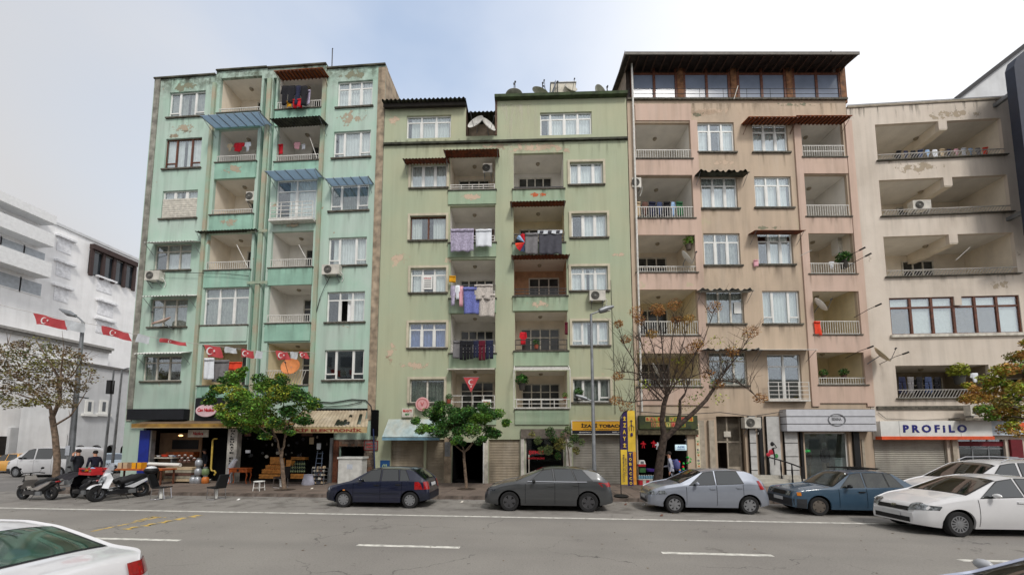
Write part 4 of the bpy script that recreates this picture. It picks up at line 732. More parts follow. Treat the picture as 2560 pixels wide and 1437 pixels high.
# cream block signs
r = B4.rect(2200, 1052, 2482, 1090, -.35); t, w, h = sign(B4, 'shop_sign', 'white appliance shop sign with navy letters and orange lower edge', r, PVC, .35)
MB().box(0, w+.05, -.38, -.0, -.17, -.001).build('orange_edge', M('orange_edge', (226, 92, 48), .5), t); text('P R O F i L O', t, 'lettering', w*.49, h*.5, w*.57, h*.5, -.355, M('navy_letters', (24, 30, 120), .5), .035, .03)
for f in (.17, .72): MB().box(w*f, w*f+.015, -.353, -.349, 0, h).build('panel_joint', GALV, t)
u1 = B4.uz(2700, 1070, -.2)[0]; r2 = (r[1]+.05, u1, r[2]+.05, r[3]); t, w, h = sign(B4, 'shop_sign', 'pale blue shop sign with orange burst at far right under the autumn tree', r2, M('pale_blue_board', (196, 206, 216), .5), .25)
MB().lathe([(.001, 0), (.22, 0)], 9, (1.5, -.26, h*.6), 'y').build('orange_burst', M('orange_edge', ()), t)
for xa, xb in ((2150, 2163), (2375, 2395), (2520, 2560)):
    q = B4.rect(xa, 1098, xb, 1190); MB().box(q[0], q[1], -.1, -.001, .13, q[3]).build('shop_column', M('beige_column', (172, 162, 146), .85, var=.12) if xb < 2500 else M('maroon_column', (110, 24, 34), .7), B4.root)
q = gr4[1]; m = MB()
for f in (0, .33, .68, 1): u = q[0]+(q[1]-q[0])*f; m.box(u-.03, u+.03, .1, .15, .13, q[3])
m.box(q[0], q[1], .1, .15, q[3]-.5, q[3]-.44); wo = m.build('window', GALV, B4.root); MB().box(q[0], q[1], .12, .13, .13, q[3]).build('pane', SHOPGLASS, wo); MB().box(q[0], q[1], .08, .1, q[3]-.35, q[3]-.1).build('maroon_band', M('maroon_column', ()), B4.root)
# beige block: dress shop white fascia in three long panels, black/white pillars
r = B3.rect(1965, 1022, 2192, 1078, -.5); t = thing('shop_fascia', 'white panelled fascia in three long bands over the dress shop', 'shop sign', tuple(B3.W(r[0], 0, r[2])), B3.a); w, h = r[1]-r[0], r[3]-r[2]
for k in range(3): MB().box(0, w, -.5, -.001, h*k/3+.02, h*(k+1)/3-.02).build('panel', M('light_grey_panel', (198, 200, 206), .45, var=.05), t)
MB().box(.01, w-.01, -.47, -.01, 0.001, h-.001).build('black_joint_board', BLACK, t)
m = MB(); m.lathe([(.36, 0), (.40, 0), (.40, .02), (.36, .02), (.36, 0)], 32, (0, 0, 0), 'y'); o = m.build('oval_ring', M('grey_logo', (120, 122, 126), .5), t); o.location = (w*.56, -.53, h*.52); o.scale = (1.15, 1, .8); text('BENNA', t, 'lettering', w*.56, h*.55, .5, .16, -.505, MATS['grey_logo'])
r3 = B3.rect(1870, 1035, 1965, 1078, -.15)
m_w = M('white_cladding_panel', (190, 190, 188), .5, var=.08)
def cladd(x0, x1, ytop, ybot, n, black=False):
    q = B3.rect(x0, ytop, x1, ybot); zz0, zz1 = .13, q[3]
    MB().box(q[0], q[1], -.12, -.001, zz0, zz1).build('black_pillar', BLACK, B3.root)
    if not black:
        for k in range(n): a = zz0+(zz1-zz0)*k/n; MB().box(q[0]+.01, q[1]-.01, -.15, -.121, a+.02, a+(zz1-zz0)/n-.02).build('cladding_panel', m_w, B3.root)
cladd(1867, 1892, 1040, 1200, 5); cladd(1892, 1910, 1040, 1200, 1, True); cladd(1910, 1952, 1040, 1200, 1); cladd(1953, 1996, 1040, 1200, 5); cladd(1996, 2010, 1080, 1200, 1, True); cladd(2128, 2152, 1080, 1200, 1, True)
# painted dancer emblem on white panel (plain stand-in strokes)
q = B3.rect(1912, 1100, 1952, 1165, -.16); w, h = q[1]-q[0], q[3]-q[2]; t = thing('wall_motif', 'red and green painted rose and dancer motif on the white pillar', 'wall painting', tuple(B3.W(q[0], -.155, q[2])), B3.a)
m = MB(); m.tube([(w*.6, 0, h*.05), (w*.62, 0, h*.4), (w*.52, 0, h*.7)], [.02, .03, .06], 6); m.ball((w*.5, 0, h*.86), .1, .02, .12); m.tube([(w*.52, 0, h*.7), (w*.8, 0, h*.72), (w*.62, 0, h*.88)], .02, 6); m.build('black_figure', BLACK, t, True)
m = MB(); m.ball((w*.2, 0, h*.45), .12, .02, .1); m.ball((w*.42, 0, h*.55), .16, .02, .14); m.build('red_rose', M('rose_red', (190, 40, 60), .6), t, True); MB().ball((w*.75, 0, h*.4), .1, .02, .12).build('green_leaf', M('leaf_green', (70, 140, 80), .6), t, True)
q = gr3[2]; m = MB()
for u in (q[0]+.04, q[1]-.04): m.box(u-.04, u+.04, .1, .15, .13, q[3])
m.box(q[0], q[1], .1, .15, q[3]-.08, q[3]); m.box(q[0], q[1], .1, .15, .13, .3); wo = m.build('window', PVC, B3.root); MB().box(q[0], q[1], .12, .13, .3, q[3]-.08).build('pane', SHOPGLASS, wo)
GREENL = M('green_neon', (60, 200, 90), .5, emit=.8)
o = text('AÇIK', None, 'open_sign', 0, 0, .42, .13, 0, GREENL, .04); p = B3.W(q[0]+.32, .3, q[3]-1.0); o.location = p; o.rotation_euler = (0, 0, B3.a); tag(o, 'small green lit sign inside the dress shop window', 'sign')
# mannequins
def mannequin(x, label, colr, hh=1.0):
    p = B3.W(x, .5, .35); t = thing('mannequin', label, 'mannequin', tuple(p), B3.a, 'mannequins in the dress shop window'); m = MB()
    m.tube([(0, 0, .75*hh), (0, 0, .95*hh), (0, 0, 1.15*hh), (0, 0, 1.35*hh), (0, 0, 1.45*hh)], [.17, .13, .17, .19, .06], 12); m.tube([(-.19, 0, 1.35*hh), (-.24, 0, 1.05*hh), (-.2, 0, .8*hh)], [.05, .04, .03], 8); m.tube([(.19, 0, 1.35*hh), (.24, 0, 1.05*hh), (.2, 0, .8*hh)], [.05, .04, .03], 8); m.build('jacket', colr, t, True)
    m = MB(); m.tube([(-.09, 0, .75*hh), (-.09, 0, .02)], [.09, .05], 8); m.tube([(.09, 0, .75*hh), (.09, 0, .02)], [.09, .05], 8); m.build('trousers', M('beige_cloth', (150, 130, 104), .9), t, True); MB().ball((0, 0, 1.6*hh), .09, .1, .12).build('head', PVC, t, True)
w = q[1]-q[0]
mannequin(q[0]+w*.2, 'mannequin in brown coat and beige trousers at left of the dress shop window', M('brown_cloth', (84, 68, 52), .9)); mannequin(q[0]+w*.62, 'mannequin in black suit jacket in the middle of the dress shop window', M('black_cloth', (24, 24, 28), .9), 1.15)
t = thing('display_plinth', 'white square plinth in the dress shop window', 'plinth', tuple(B3.W(q[0]+w*.82, .4, .32)), B3.a); MB().box(-.2, .2, -.2, .2, 0, 1.1).box(-.23, .23, -.23, .23, 1.1, 1.14).build('column', PVC, t)
# steps with black handrail
t = thing('entrance_steps', 'pale marble steps in front of the dress shop door', 'steps', tuple(B3.W(B3.uz(1935, 1190)[0], -.2, .13)), B3.a)
for k in range(3): MB().box(-1.6, 1.0, -.35-.3*(2-k), -.0 if k == 2 else -.35-.3*(1-k), 0, .16*(k+1)).build('step', M('marble_step', (176, 172, 162), .5, var=.1), t)
t = thing('handrail', 'black turned iron handrail sloping down the marble steps', 'handrail', tuple(B3.W(B3.uz(1918, 1190)[0], -.3, .13)), B3.a); m = MB()
P_ = [(-.1, -.05, .48), (.3, -.35, .33), (.6, -.7, .17), (.85, -1.0, .01)]
for i, (x, y, z) in enumerate(P_): m.tube([(x, y, z), (x, y, z+.2), (x, y, z+.5), (x, y, z+.8), (x, y, z+.92)], [.05, .025, .045, .025, .035], 8)
m.tube([(x, y, z+.92) for x, y, z in P_], .035, 8); m.build('balustrade', BLACK, t, True)
# entrance of beige block: metal grille door
q = gr3[1]; m = MB(); w = q[1]-q[0]; zd = .13+2.15
for u in (q[0]+.03, q[0]+w*.48, q[0]+w*.95): m.box(u-.04, u+.04, .3, .36, .13, q[3])
m.box(q[0], q[1], .3, .36, zd, zd+.07); m.box(q[0]+w*.48, q[0]+w*.95, .31, .35, .13, 1.0, 1); n = 12
for i in range(n): u = q[0]+w*.5+w*.44*i/n; m.box(u, u+.015, .31, .34, 1.0, zd)
for i in range(26): u = q[0]+w*i/26; m.box(u, u+.012, .33, .35, zd+.07, q[3])
m.build('entrance_door', [M('beige_metal', (168, 158, 142), .6, var=.15), M('beige_metal', ())], B3.root)
MB().box(q[0]+w*.35, q[0]+w*.6, .25, .29, zd+.3, zd+.6).build('number_plate', PVCOLD, B3.root)
for xa, xb in ((1742, 1765), (1768, 1788)): q = B3.rect(xa, 1050, xb, 1200); MB().box(q[0], q[1], -.06 if xa < 1760 else -.14, -.001, .13, q[3]).build('entrance_column', M('beige_column', ()), B3.root)
# market shop of beige block: sign in two rows of coloured squares
r = B3.rect(1598, 1038, 1745, 1072, -.25); t, w, h = sign(B3, 'shop_sign', 'dark pet shop sign with letters on coloured squares behind the bare tree', r, M('dark_jungle_print', (38, 46, 34), .6, col2=(70, 80, 40), scale=3), .25)
cl = [(180, 40, 44), (60, 120, 60), (200, 60, 60), (190, 170, 60), (210, 190, 80), (90, 120, 60), (200, 70, 50)]
for i, ch in enumerate('BALIK VE KUŞ'):
    if ch == ' ': continue
    x = w*(.14+.068*i); MB().box(x-.1, x+.1, -.262, -.251, h*.56, h*.88).build('letter_square', M('sign_square_%d' % (i % 4), ((200, 186, 110), (196, 120, 90), (170, 176, 90), (206, 170, 60))[i % 4], .7), t); text(ch, t, 'lettering', x, h*.72, .13, .17, -.266, M('sign_letter_%d' % (i % 3), cl[i % 3], .6), .03)
for i, ch in enumerate('DÜNYASI'):
    x = w*(.24+.085*i); MB().box(x-.11, x+.11, -.262, -.251, h*.16, h*.5).build('letter_square', M('sign_square_%d' % ((i+1) % 4), ()), t); text(ch, t, 'lettering', x, h*.33, .14, .19, -.266, M('sign_letter_%d' % ((i+1) % 3), ()), .03)
r = B3.rect(1594, 1074, 1745, 1086, -.12); MB().box(r[0], r[1], -.2, -.001, r[2], r[3]).build('canvas_roll', M('olive_canvas', (92, 86, 66), .9, var=.3, scale=8), B3.root)
r = B3.rect(1738, 1058, 1753, 1172, -.1); t, w, h = sign(B3, 'vertical_sign', 'narrow cream vertical sign with multicoloured letters beside the pet shop', r, M('cream_board', (214, 204, 176), .6), .08)
for i, ch in enumerate('BALIK VE KUŞ DÜNY'):
    if ch != ' ': text(ch, t, 'lettering', w*.5, h*(1-.06*(i+.6)), w*.5, h*.04, -.085, M('vl_%d' % (i % 4), ((190, 50, 50), (50, 60, 110), (60, 140, 70), (210, 120, 50))[i % 4], .6), .03)
# ---- mint block ground floor
r = B1.rect(318, 1022, 458, 1048, -.5); t, w, h = sign(B1, 'shop_fascia', 'long black fascia board on the left corner over the kiosk', r, M('black_fascia', (26, 28, 34), .5), .5)
r = B1.rect(485, 995, 640, 1056, -.4); t, w, h = sign(B1, 'shop_sign', 'black shop sign with white script behind the left green tree', r, M('black_fascia', ()), .3)
text('Çarşı', t, 'lettering', w*.62, h*.47, w*.42, h*.34, -.31, PVC, .02, shear=.3)
t = thing('oval_sign', 'pink and white oval sign with red script on the black shop sign', 'shop sign', tuple(B1.W(*B1.uz(516, 1026, -.45)[:1], -.45, B1.uz(516, 1026, -.45)[1])), B1.a)
o = MB().lathe([(.001, -.04), (.3, -.04), (.3, .04), (.001, .04)], 32, ax='y').build('disc', M('pink_white_print', (222, 190, 196), .5, var=.1, scale=2), t); o.scale = (2.0, 1, 1.12)
text('Can Nazlıca', t, 'lettering', 0, .04, .95, .2, -.05, RED, .03, shear=.2)
m = MB(); u0, z0 = B1.uz(330, 1062, -1.0); u1, _ = B1.uz(735, 1062, -1.0); t = thing('shop_canopy', 'long brown canopy with yellow striped edge across the kiosk and hardware shop', 'canopy', tuple(B1.W(u0, 0, 0)), B1.a); w = u1-u0
m.hexa([(0, -1.0, z0), (w, -1.0, z0), (w, -.01, z0+.25), (0, -.01, z0+.25)], [(0, -1.0, z0+.06), (w, -1.0, z0+.06), (w, -.01, z0+.31), (0, -.01, z0+.31)]); m.build('canvas', M('brown_canvas', (112, 92, 70), .9, var=.15), t)
MB().box(0, w, -1.03, -1.001, z0-.16, z0+.07).build('valance', M('yellow_brown_valance', (168, 132, 58), .8, col2=(116, 86, 46), scale=1.5), t); MB().box(0, w, -1.04, -1.031, z0-.16, z0-.13).build('edge', M('cream_edge', (196, 176, 140), .8), t)
# corrugated torn canopy and its fascia
u0, zf = B1.uz(712, 1072, -1.15); u1, _ = B1.uz(918, 1072, -1.15); zb = zf+1.05; ub0 = B1.uz(800, 1020)[0]; ub1 = B1.uz(925, 1020)[0]
t = thing('shop_canopy', 'torn corrugated sheet canopy with red electronics lettering on its edge', 'canopy', tuple(B1.W(0, 0, 0)), B1.a)
N_ = 22; m = MB(); bm_ = MB()
for i in range(N_):
    s0, s1 = i/N_, (i+1)/N_
    a0, a1 = u0+(u1-u0)*s0, u0+(u1-u0)*s1; c0, c1 = ub0-1.0+(ub1-ub0+1.0)*s0, ub0-1.0+(ub1-ub0+1.0)*s1
    cut0, cut1 = (0, 1)
    segs = [(0, 1)]
    if i in (13, 14, 15): segs = [(0, .06), (.34+.08*(i % 2), 1)]
    if i in (16,): segs = [(0, .1), (.3, .55), (.7, 1)]
    if i in (19,): segs = [(0, .12), (.75, 1)]
    if i == 21: segs = [(0, .45)]
    for (p, q) in segs:
        def pt(t_, a, c, dz=0): return (a+(c-a)*t_, -1.15+1.14*t_, zf+.1+(zb-zf-.1)*t_+dz)
        bm = [pt(p, a0, c0), pt(p, (a0+a1)/2, (c0+c1)/2, .04), pt(p, a1, c1), pt(q, a1, c1), pt(q, (a0+a1)/2, (c0+c1)/2, .04), pt(q, a0, c0)]
        m.add(bm+[(x, y, z-.02) for x, y, z in bm], [(0, 1, 4, 5), (1, 2, 3, 4), (6, 7, 10, 11), (7, 8, 9, 10)])
m.build('corrugated_sheet', M('dusty_corrugated', (178, 164, 140), .8, col2=(150, 134, 112), scale=1.5, streak=.35), t)
MB().box(u0-.6, u1, -1.2, -1.14, zf-.2, zf+.1).build('fascia', M('beige_fascia', (186, 164, 122), .7, var=.15, scale=2), t); text('AKİF ELEKTRONİK', t, 'lettering', (u0*.55+u1*.45)+.25, zf-.05, (u1-u0)*.88, .2, -1.205, M('dark_red_letters', (140, 56, 46), .7), .03)
MB().box(ub0-1, u12-.1, -.05, -.002, zb, zb+.1).box(u1+.1, u12-.1, -.3, -.002, zf-.35, zb, 0).build('black_board', MATTEBLACK, t)
m = MB(); m.tube([(u0, -1.15, zf+.06), (u1, -1.15, zf+.06)], .03, 6); m.tube([(u1-1.5, -1.1, zf), (u1-1.0, -.3, zb-.4)], .025, 6); m.tube([(u1-.8, -1.1, zf), (u1-1.6, -.4, zb-.5)], .02, 6); m.build('frame', GALV, t)
# stone clad front piece
STONE = [M('stone_cladding_%d' % i, c, .9, var=.3, scale=8, bump=.4) for i, c in enumerate(((120, 106, 94), (142, 126, 110), (100, 88, 80), (128, 96, 78)))]
q = B1.rect(833, 1098, 934, 1205); ho = shop1[1]; random.seed(3); z = .14; cnt = 0
st = tag(MB().box(q[0], q[1], -.03, -.001, .13, q[3]).build('stone_facing', STONE[2], B1.root))
holebox = (ho[0], ho[1], .13, ho[3])
bpy.data.objects.remove(st); st = None
m = MB()
for (a, b, c, d) in ((q[0], ho[0], .13, q[3]), (ho[1], q[1], .13, q[3]), (ho[0], ho[1], ho[3], q[3])): m.box(a, b, -.03, -.001, c, d)
st = m.build('stone_facing', STONE[2], B1.root); smesh = None
for j in range(22):
    u = q[0]-random.random()*.15
    while u < q[1]:
        w = random.uniform(.16, .3); zc_ = z+.06; uc = u+w/2
        if u > q[0]-.02 and u+w < q[1]+.05 and not (ho[0]-.02 < u+w and u < ho[1]+.02 and z < ho[3]) and z+.12 < q[3]:
            if smesh is None: o = MB().box(0, 1, -.03-.02, -.031, 0, 1).build('stone', STONE[0], st); smesh = o
            else: o = smesh.copy(); COL.objects.link(o)
            o.location = (u, random.uniform(-.02, .0), z); o.scale = (w-.015, 1, .105); o.material_slots[0].link = 'OBJECT'; o.material_slots[0].material = random.choice(STONE)
        u += w
    z += .122
r = B1.rect(912, 1102, 943, 1123, -.06); t, w, h = sign(B1, 'wall_sign', 'small red and grey framed sign on the stone clad wall', r, M('grey_sign', (120, 110, 108), .6), .06, 0, M('red_frame', (130, 40, 40), .6))
text('TESİSAT', t, 'lettering', w*.5, h*.68, w*.8, h*.24, -.065, RED); text('ÇİLİNGİR', t, 'lettering', w*.5, h*.3, w*.8, h*.24, -.065, RED)
r = B1.rect(950, 1150, 972, 1195, -.1); t, w, h = sign(B1, 'vertical_sign', 'small blue vertical sign with pale digits beside the beige shutter', r, M('blue_board', (30, 76, 128), .5), .06)
text('O2', t, 'lettering', w*.5, h*.68, w*.5, h*.2, -.065, M('pale_green_letters', (180, 200, 150), .6)); text('67', t, 'lettering', w*.5, h*.3, w*.5, h*.18, -.065, M('pale_green_letters', ()))
MB().box(q[0]+.1, ho[0]-.02, -.12, -.06, .14, 2.4).build('brown_post', WOOD, B1.root)
# white column with vertical lettering
r = B1.rect(586, 1072, 603, 1180); t = thing('vertical_sign', 'pale column with dark vertical lettering between kiosk and hardware shop', 'sign', tuple(B1.W(r[0], -.3, .13)), B1.a); w = r[1]-r[0]; h = r[3]-.13
MB().box(0, w, -.12, .2, 0, h).build('column', M('pale_column', ()), t)
for i, ch in enumerate('NALBURİYE ELEKTRİK'):
    if ch != ' ': text(ch, t, 'lettering', w*.5, h*(.96-.051*i), w*.42, h*.036, -.125, BLACK, .03)
MB().box(w+.0, 0.01+w, 0, .1, 0, .1)
# blue pillar
r = B1.rect(357, 1075, 375, 1160, -.4); t = thing('blue_pillar', 'bright blue painted pillar at the kiosk corner', 'pillar', tuple(B1.W(r[0], -.4, .13)), B1.a); MB().box(0, r[1]-r[0], -.15, .15, 0, r[3]-.13).build('shaft', M('royal_blue_paint', (24, 44, 140), .5, var=.1), t); MB().box(r[1]-r[0]+.001, r[1]-r[0]+.1, -.12, .12, 0, r[3]-.14).build('steel_strip', GALV, t)
# white cabinet
p = gnd(893, 1207, .13); t = thing('utility_cabinet', 'white metal street cabinet standing behind the navy hatchback', 'cabinet', (p.x, 19.2, .13), PSI-R(4)); MB().box(-.62, .62, -.35, .25, 0, 1.32).build('body', M('dirty_white_metal', (206, 206, 202), .5, var=.1, scale=3, streak=.15), t); MB().box(-.67, .67, -.4, .3, 1.32, 1.42).build('lid', M('dirty_white_metal', ()), t)
for s in (-1, 1): MB().box(min(0, s*.58)+.012, max(0, s*.58)-.012, -.368, -.351, .06, 1.26).build('door', M('dirty_white_metal', ()), t)
MB().box(-.15, .15, -.375, -.369, .8, 1.05).build('notice', M('paper_notice', (190, 196, 206), .8), t)

# ------------------------------------------------------------------ the other side of the street, behind the viewpoint (seen only in reflections)
OPW = [M('opposite_wall_%d' % i, q, .85, var=.1, scale=.6, streak=.3) for i, q in enumerate(((176, 172, 160), (160, 164, 162), (190, 184, 172), (150, 146, 138)))]
opp = MB().box(-80, 80, -24, -11, 0, .13).build('pavement', M('pavement_bed', ())); tag(opp, kind='structure')
for i, (x0, x1, h) in enumerate(((-62, -38, 13), (-37, -16, 16), (-15, 5, 11), (6, 27, 15), (28, 60, 12))):
    t = thing('street_building', ('tan', 'blue grey', 'cream', 'brown', 'sandy')[i]+' apartment building across the street behind the viewpoint, seen only in reflections', 'building', ((x0+x1)/2, -15, 0)); w = (x1-x0)/2
    MB().box(-w, w, -9, 0, 0, h).build('wall', OPW[i % 4], t); fm = None
    for z in range(int(h/3.2)):
        for k in range(int(2*w/3.2)):
            x = -w+1.0+k*3.2
            if fm is None: fm = MB().box(0, 1.8, .005, .08, 0, 1.6).build('window', DKGLASS, t); o = fm
            else: o = fm.copy(); COL.objects.link(o)
            o.location = (x, 0, 1+3.1*z)
# ------------------------------------------------------------------ cars
CGLASS = M('car_window_glass', (18, 24, 24), .03, var=.3, scale=1.2, spec=1, coat=.6)
CHROME = M('chrome', (200, 200, 204), .15, 1, var=0)
HLAMP = M('headlamp_glass', (142, 148, 152), .1, .3, var=.5, scale=14, spec=1)
TAIL = M('red_tail_lamp', (160, 14, 18), .15, var=.2, scale=20, coat=1)
AMBER = M('amber_lamp', (214, 130, 40), .2, coat=1)
BUMPD = M('dark_bumper_plastic', (44, 46, 50), .6, var=.1)
PLATE = M('number_plate', (196, 198, 200), .5, var=.05)
def paint(name, c, rough=.28, metal=.0): return M(name, c, rough, metal, var=.03, scale=1.5, coat=1)
def lerpf(pts):
    xs = [p[0] for p in pts]
    def g(x):
        if x <= xs[0]: return pts[0][1]
        if x >= xs[-1]: return pts[-1][1]
        i = bisect_right(xs, x)-1; a, b = pts[i], pts[i+1]; return a[1]+(b[1]-a[1])*(x-a[0])/(b[0]-a[0])
    def f(x, k=.05): return (g(x-2*k)+2*g(x-k)+3*g(x)+2*g(x+k)+g(x+2*k))/9
    f.raw = g
    return f
def car(name, label, cat, pos, rz, L_, W_, top, belt, wx, wr, body, tum=.42, sill=.2, sides=(), ws=None, rw=None, lamps=None, tails=None, grille=None, wheel='cap', bump=None, gmat=None,
        doors=(), slamps=(), rails=False, mirror=None, plan=None, molding=None, extras=None, boxy=False, handles=(), mirror_mat=None, bumplow=.42, rimmat=None):
    t = thing(name, label, cat, (pos[0], pos[1], 0), rz)
    gmat = gmat or CGLASS; hw = W_/2
    zt_ = lerpf(top); zb_ = lerpf(belt)
    plan = plan or [(0, .66), (.06, .78), (.2, .9), (.5, .965), (1.1, 1), (L_-1.1, 1), (L_-.5, .975), (L_-.2, .93), (L_-.05, .84), (L_, .76)]
    pw = lerpf(plan)
    ztop = lambda x: zt_(x, .035); zbel = lambda x: min(zb_(x, .06), ztop(x)-.03); w_ = lambda x: hw*pw(x, .02)
    prof = lerpf([(0, .92), (.2, .975), (.45, 1), (.8, .995), (1, .962)] if not boxy else [(0, .96), (.3, 1), (.55, 1), (.9, .985), (1, .965)])
    def sy(x, z):
        b = zbel(x)
        if z > b: return w_(x)*.962-tum*(z-b)
        return w_(x)*prof(max(0, (z-sill)/(b-sill)), .04)
    def topz(x, g):
        a, b = ztop(x), zbel(x); gh = a-b; return a-(gh*.1+.02)*abs(g)**3.2
    def topy(x): b = zbel(x); gh = ztop(x)-b; return w_(x)*.962-tum*gh*.92
    def low(x):
        z = sill+.02*max(0, 1-x/.5)*3+.02*max(0, 1-(L_-x)/.5)*5
        for c in wx:
            d = abs(x-c); Rr = wr+.065
            if d < Rr: z = max(z, wr+math.sqrt(Rr*Rr-d*d))
        return z
    xs = [i*L_/110 for i in range(111)]+[.012, .03, L_-.012, L_-.03]
    for c in wx: Rr = wr+.065; xs += [c-Rr-.001, c+Rr+.001]+[c+Rr*math.cos(k*math.pi/14) for k in range(15)]
    xs = sorted(xs); ks = [0, .08, .2, .32, .45, .58, .7, .82, .92, 1]; gs = [.98, .9, .8, .6, .35, 0]
    m = MB(); rows = []
    for x in xs:
        l, b, a = low(x), zbel(x), ztop(x); l = min(l, b-.02); pts = [(sy(x, l)-.05, l)]+[(sy(x, l+(b-l)*k), l+(b-l)*k) for k in ks]
        gh = a-b; pts += [(w_(x)*.962-tum*gh*f, b+gh*f) for f in (.25, .5, .75, .9)]; ty = topy(x)
        pts += [(ty*g, topz(x, g)) for g in gs]; rows.append([(x, -y, z) for y, z in pts]+[(x, y, z) for y, z in reversed(pts[:-1])])
    n = len(rows[0]); vs = [p for r_ in rows for p in r_]
    fs = [(i*n+j, i*n+j+1, (i+1)*n+j+1, (i+1)*n+j) for i in range(len(rows)-1) for j in range(n-1)]; fs += [tuple(range(n)), tuple((len(rows)-1)*n+j for j in range(n-1, -1, -1))]
    m.add(vs, fs); bo = m.build('body', body, t, True, ang=.6)
    m = MB()       # dark floor and wheel wells
    m.box(.35, L_-.35, -hw*.8, hw*.8, sill-.03, sill+.12)
    for c in wx:
        for s in (-1, 1): m.lathe([(wr+.07, -.02), (wr+.07, .3), (.01, .3)], 16, (c, s*(hw-.06)-(.28 if s > 0 else 0)*1 if s > 0 else -hw+.06, wr), 'y', arc=(0, math.pi))
    m.build('underbody', MATTEBLACK, t)
    # conformed patches
    def side(xa0, xa1, xb0, xb1, zl, zh, off=.006, nx=10, nz=4, sgn=-1):
        def f(s, q):
            x0_, x1_ = xa0+(xb0-xa0)*s, xa1+(xb1-xa1)*s; x = x0_+(x1_-x0_)*q; z = zl(x0_)+(zh(x1_)-zl(x0_))*q; return (x, sgn*(sy(x, z)+off), z)
        return MB().grid(f, nx, nz)
    zl_ = lambda x: zbel(x)+.025
    zh_ = lambda x: zbel(x)+(ztop(x)-zbel(x))*.86
    for k, sd in enumerate(sides):
        for sgn in (-1, 1):
            xa0, xa1, xb0, xb1 = sd[:4]; zhh = zh_ if len(sd) < 5 else (lambda x, v=sd[4]: v)
            side(xa0-.025, xa1-.02, xb0+.025, xb1+.02, lambda x: zl_(x)-.02, lambda x: zhh(x)+.02, .004, sgn=sgn).build('window_trim', BLACK, t); side(xa0, xa1, xb0, xb1, zl_, zhh, .009, sgn=sgn).build('side_window', gmat, t, True)
    for x in doors:
        for sgn in (-1, 1): side(x, x, x+.012, x+.012, lambda x: sill+.06, lambda x: zbel(x)-.01, .0035, 1, 6, sgn).build('door_gap', MATTEBLACK, t)
    for x in handles:
        for sgn in (-1, 1): z = zbel(x)-.11; y = sy(x, z); MB().box(x-.09, x+.09, min(sgn*y, sgn*(y+.03)), max(sgn*y, sgn*(y+.03)), z-.016, z+.018).build('door_handle', body if not boxy else BLACK, t)
    if molding:
        for sgn in (-1, 1): side(molding[0], molding[0], molding[1], molding[1], lambda x: molding[2], lambda x: molding[2]+molding[3], .014, 24, 1, sgn).build('side_moulding', molding[4], t)
    for spec, front_ in ((ws, True), (rw, False)):
        if spec:
            x0, x1, g = spec; x0_, x1_ = (x0, x1)
            def f(s, q): x = x0_+(x1_-x0_)*s; gg = (q*2-1)*g; return (x+(-.006 if front_ else .006), topy(x)*gg, topz(x, gg)+.008)
            MB().grid(f, 10, 14).build('windscreen' if front_ else 'rear_window', gmat, t, True)
            def f2(s, q): x = x0_-.03+(x1_-x0_+.06)*s; gg = (q*2-1)*min(.985, g+.05); return (x+(-.004 if front_ else .004), topy(x)*gg, topz(x, gg)+.0045)
            MB().grid(f2, 10, 14).build('glass_seal', BLACK, t)
    def nose(y, z, rear=False):
        for k in range(180):
            x = k*.003; xx = L_-x if rear else x
            if ztop(xx) >= z-.004 and sy(xx, z) >= abs(y): return xx
        return L_-.5 if rear else .5
    def face(y0, y1, z0, z1, nm, mt, rear=False, off=.014, ny=8, nz=4, shape=None):
        def f(s, q):
            y = y0+(y1-y0)*s; z = z0+(z1-z0)*q
            if shape: z = shape(s, z0, z1, q)
            x = nose(y, z, rear); lim = sy(x, z)+.008; y = max(-lim, min(lim, y)); return (x+(off if rear else -off), y, min(z, ztop(x)+.01))
        return MB().grid(f, ny, nz).build(nm, mt, t, True, ang=1.2)
    if bump:
        z0_, z1_, mt = bump
        face(-hw*.93, hw*.93, z0_+.04, z1_, 'bumper', mt, off=.02, ny=20); face(-hw*.9, hw*.9, z0_+.04, z1_, 'bumper', mt, True, .02, ny=20)
        for sgn in (-1, 1):
            side(.1, .1, wx[0]-wr-.08, wx[0]-wr-.08, lambda x: low(x)+.01, lambda x: z1_, .012, 6, 2, sgn).build('bumper', mt, t); side(wx[1]+wr+.08, wx[1]+wr+.08, L_-.1, L_-.1, lambda x: low(x)+.01, lambda x: z1_, .012, 6, 2, sgn).build('bumper', mt, t)
    for l in lamps or ():
        for sgn in (-1, 1): face(sgn*l[0], sgn*l[1], l[2], l[3], 'headlight', l[4] if len(l) > 4 else HLAMP, shape=l[5] if len(l) > 5 else None)
    for l in slamps:
        for sgn in (-1, 1): side(l[0], l[1], l[2], l[3], lambda x: l[4], lambda x: l[5], .012, 6, 5, sgn).build(l[6], l[7], t, True)
    for l in tails or ():
        for sgn in (-1, 1): face(sgn*l[0], sgn*l[1], l[2], l[3], 'tail_light', l[4] if len(l) > 4 else TAIL, True)
    for gl in grille or (): face(gl[0], gl[1], gl[2], gl[3], gl[4], gl[5])
    face(-.26, .26, bumplow, bumplow+.11, 'number_plate', PLATE, off=.03); face(-.26, .26, .75, .86, 'number_plate', PLATE, True, .03)
    # wheels
    rimm = rimmat or M('silver_rim', (160, 162, 166), .3, .7, var=.05)
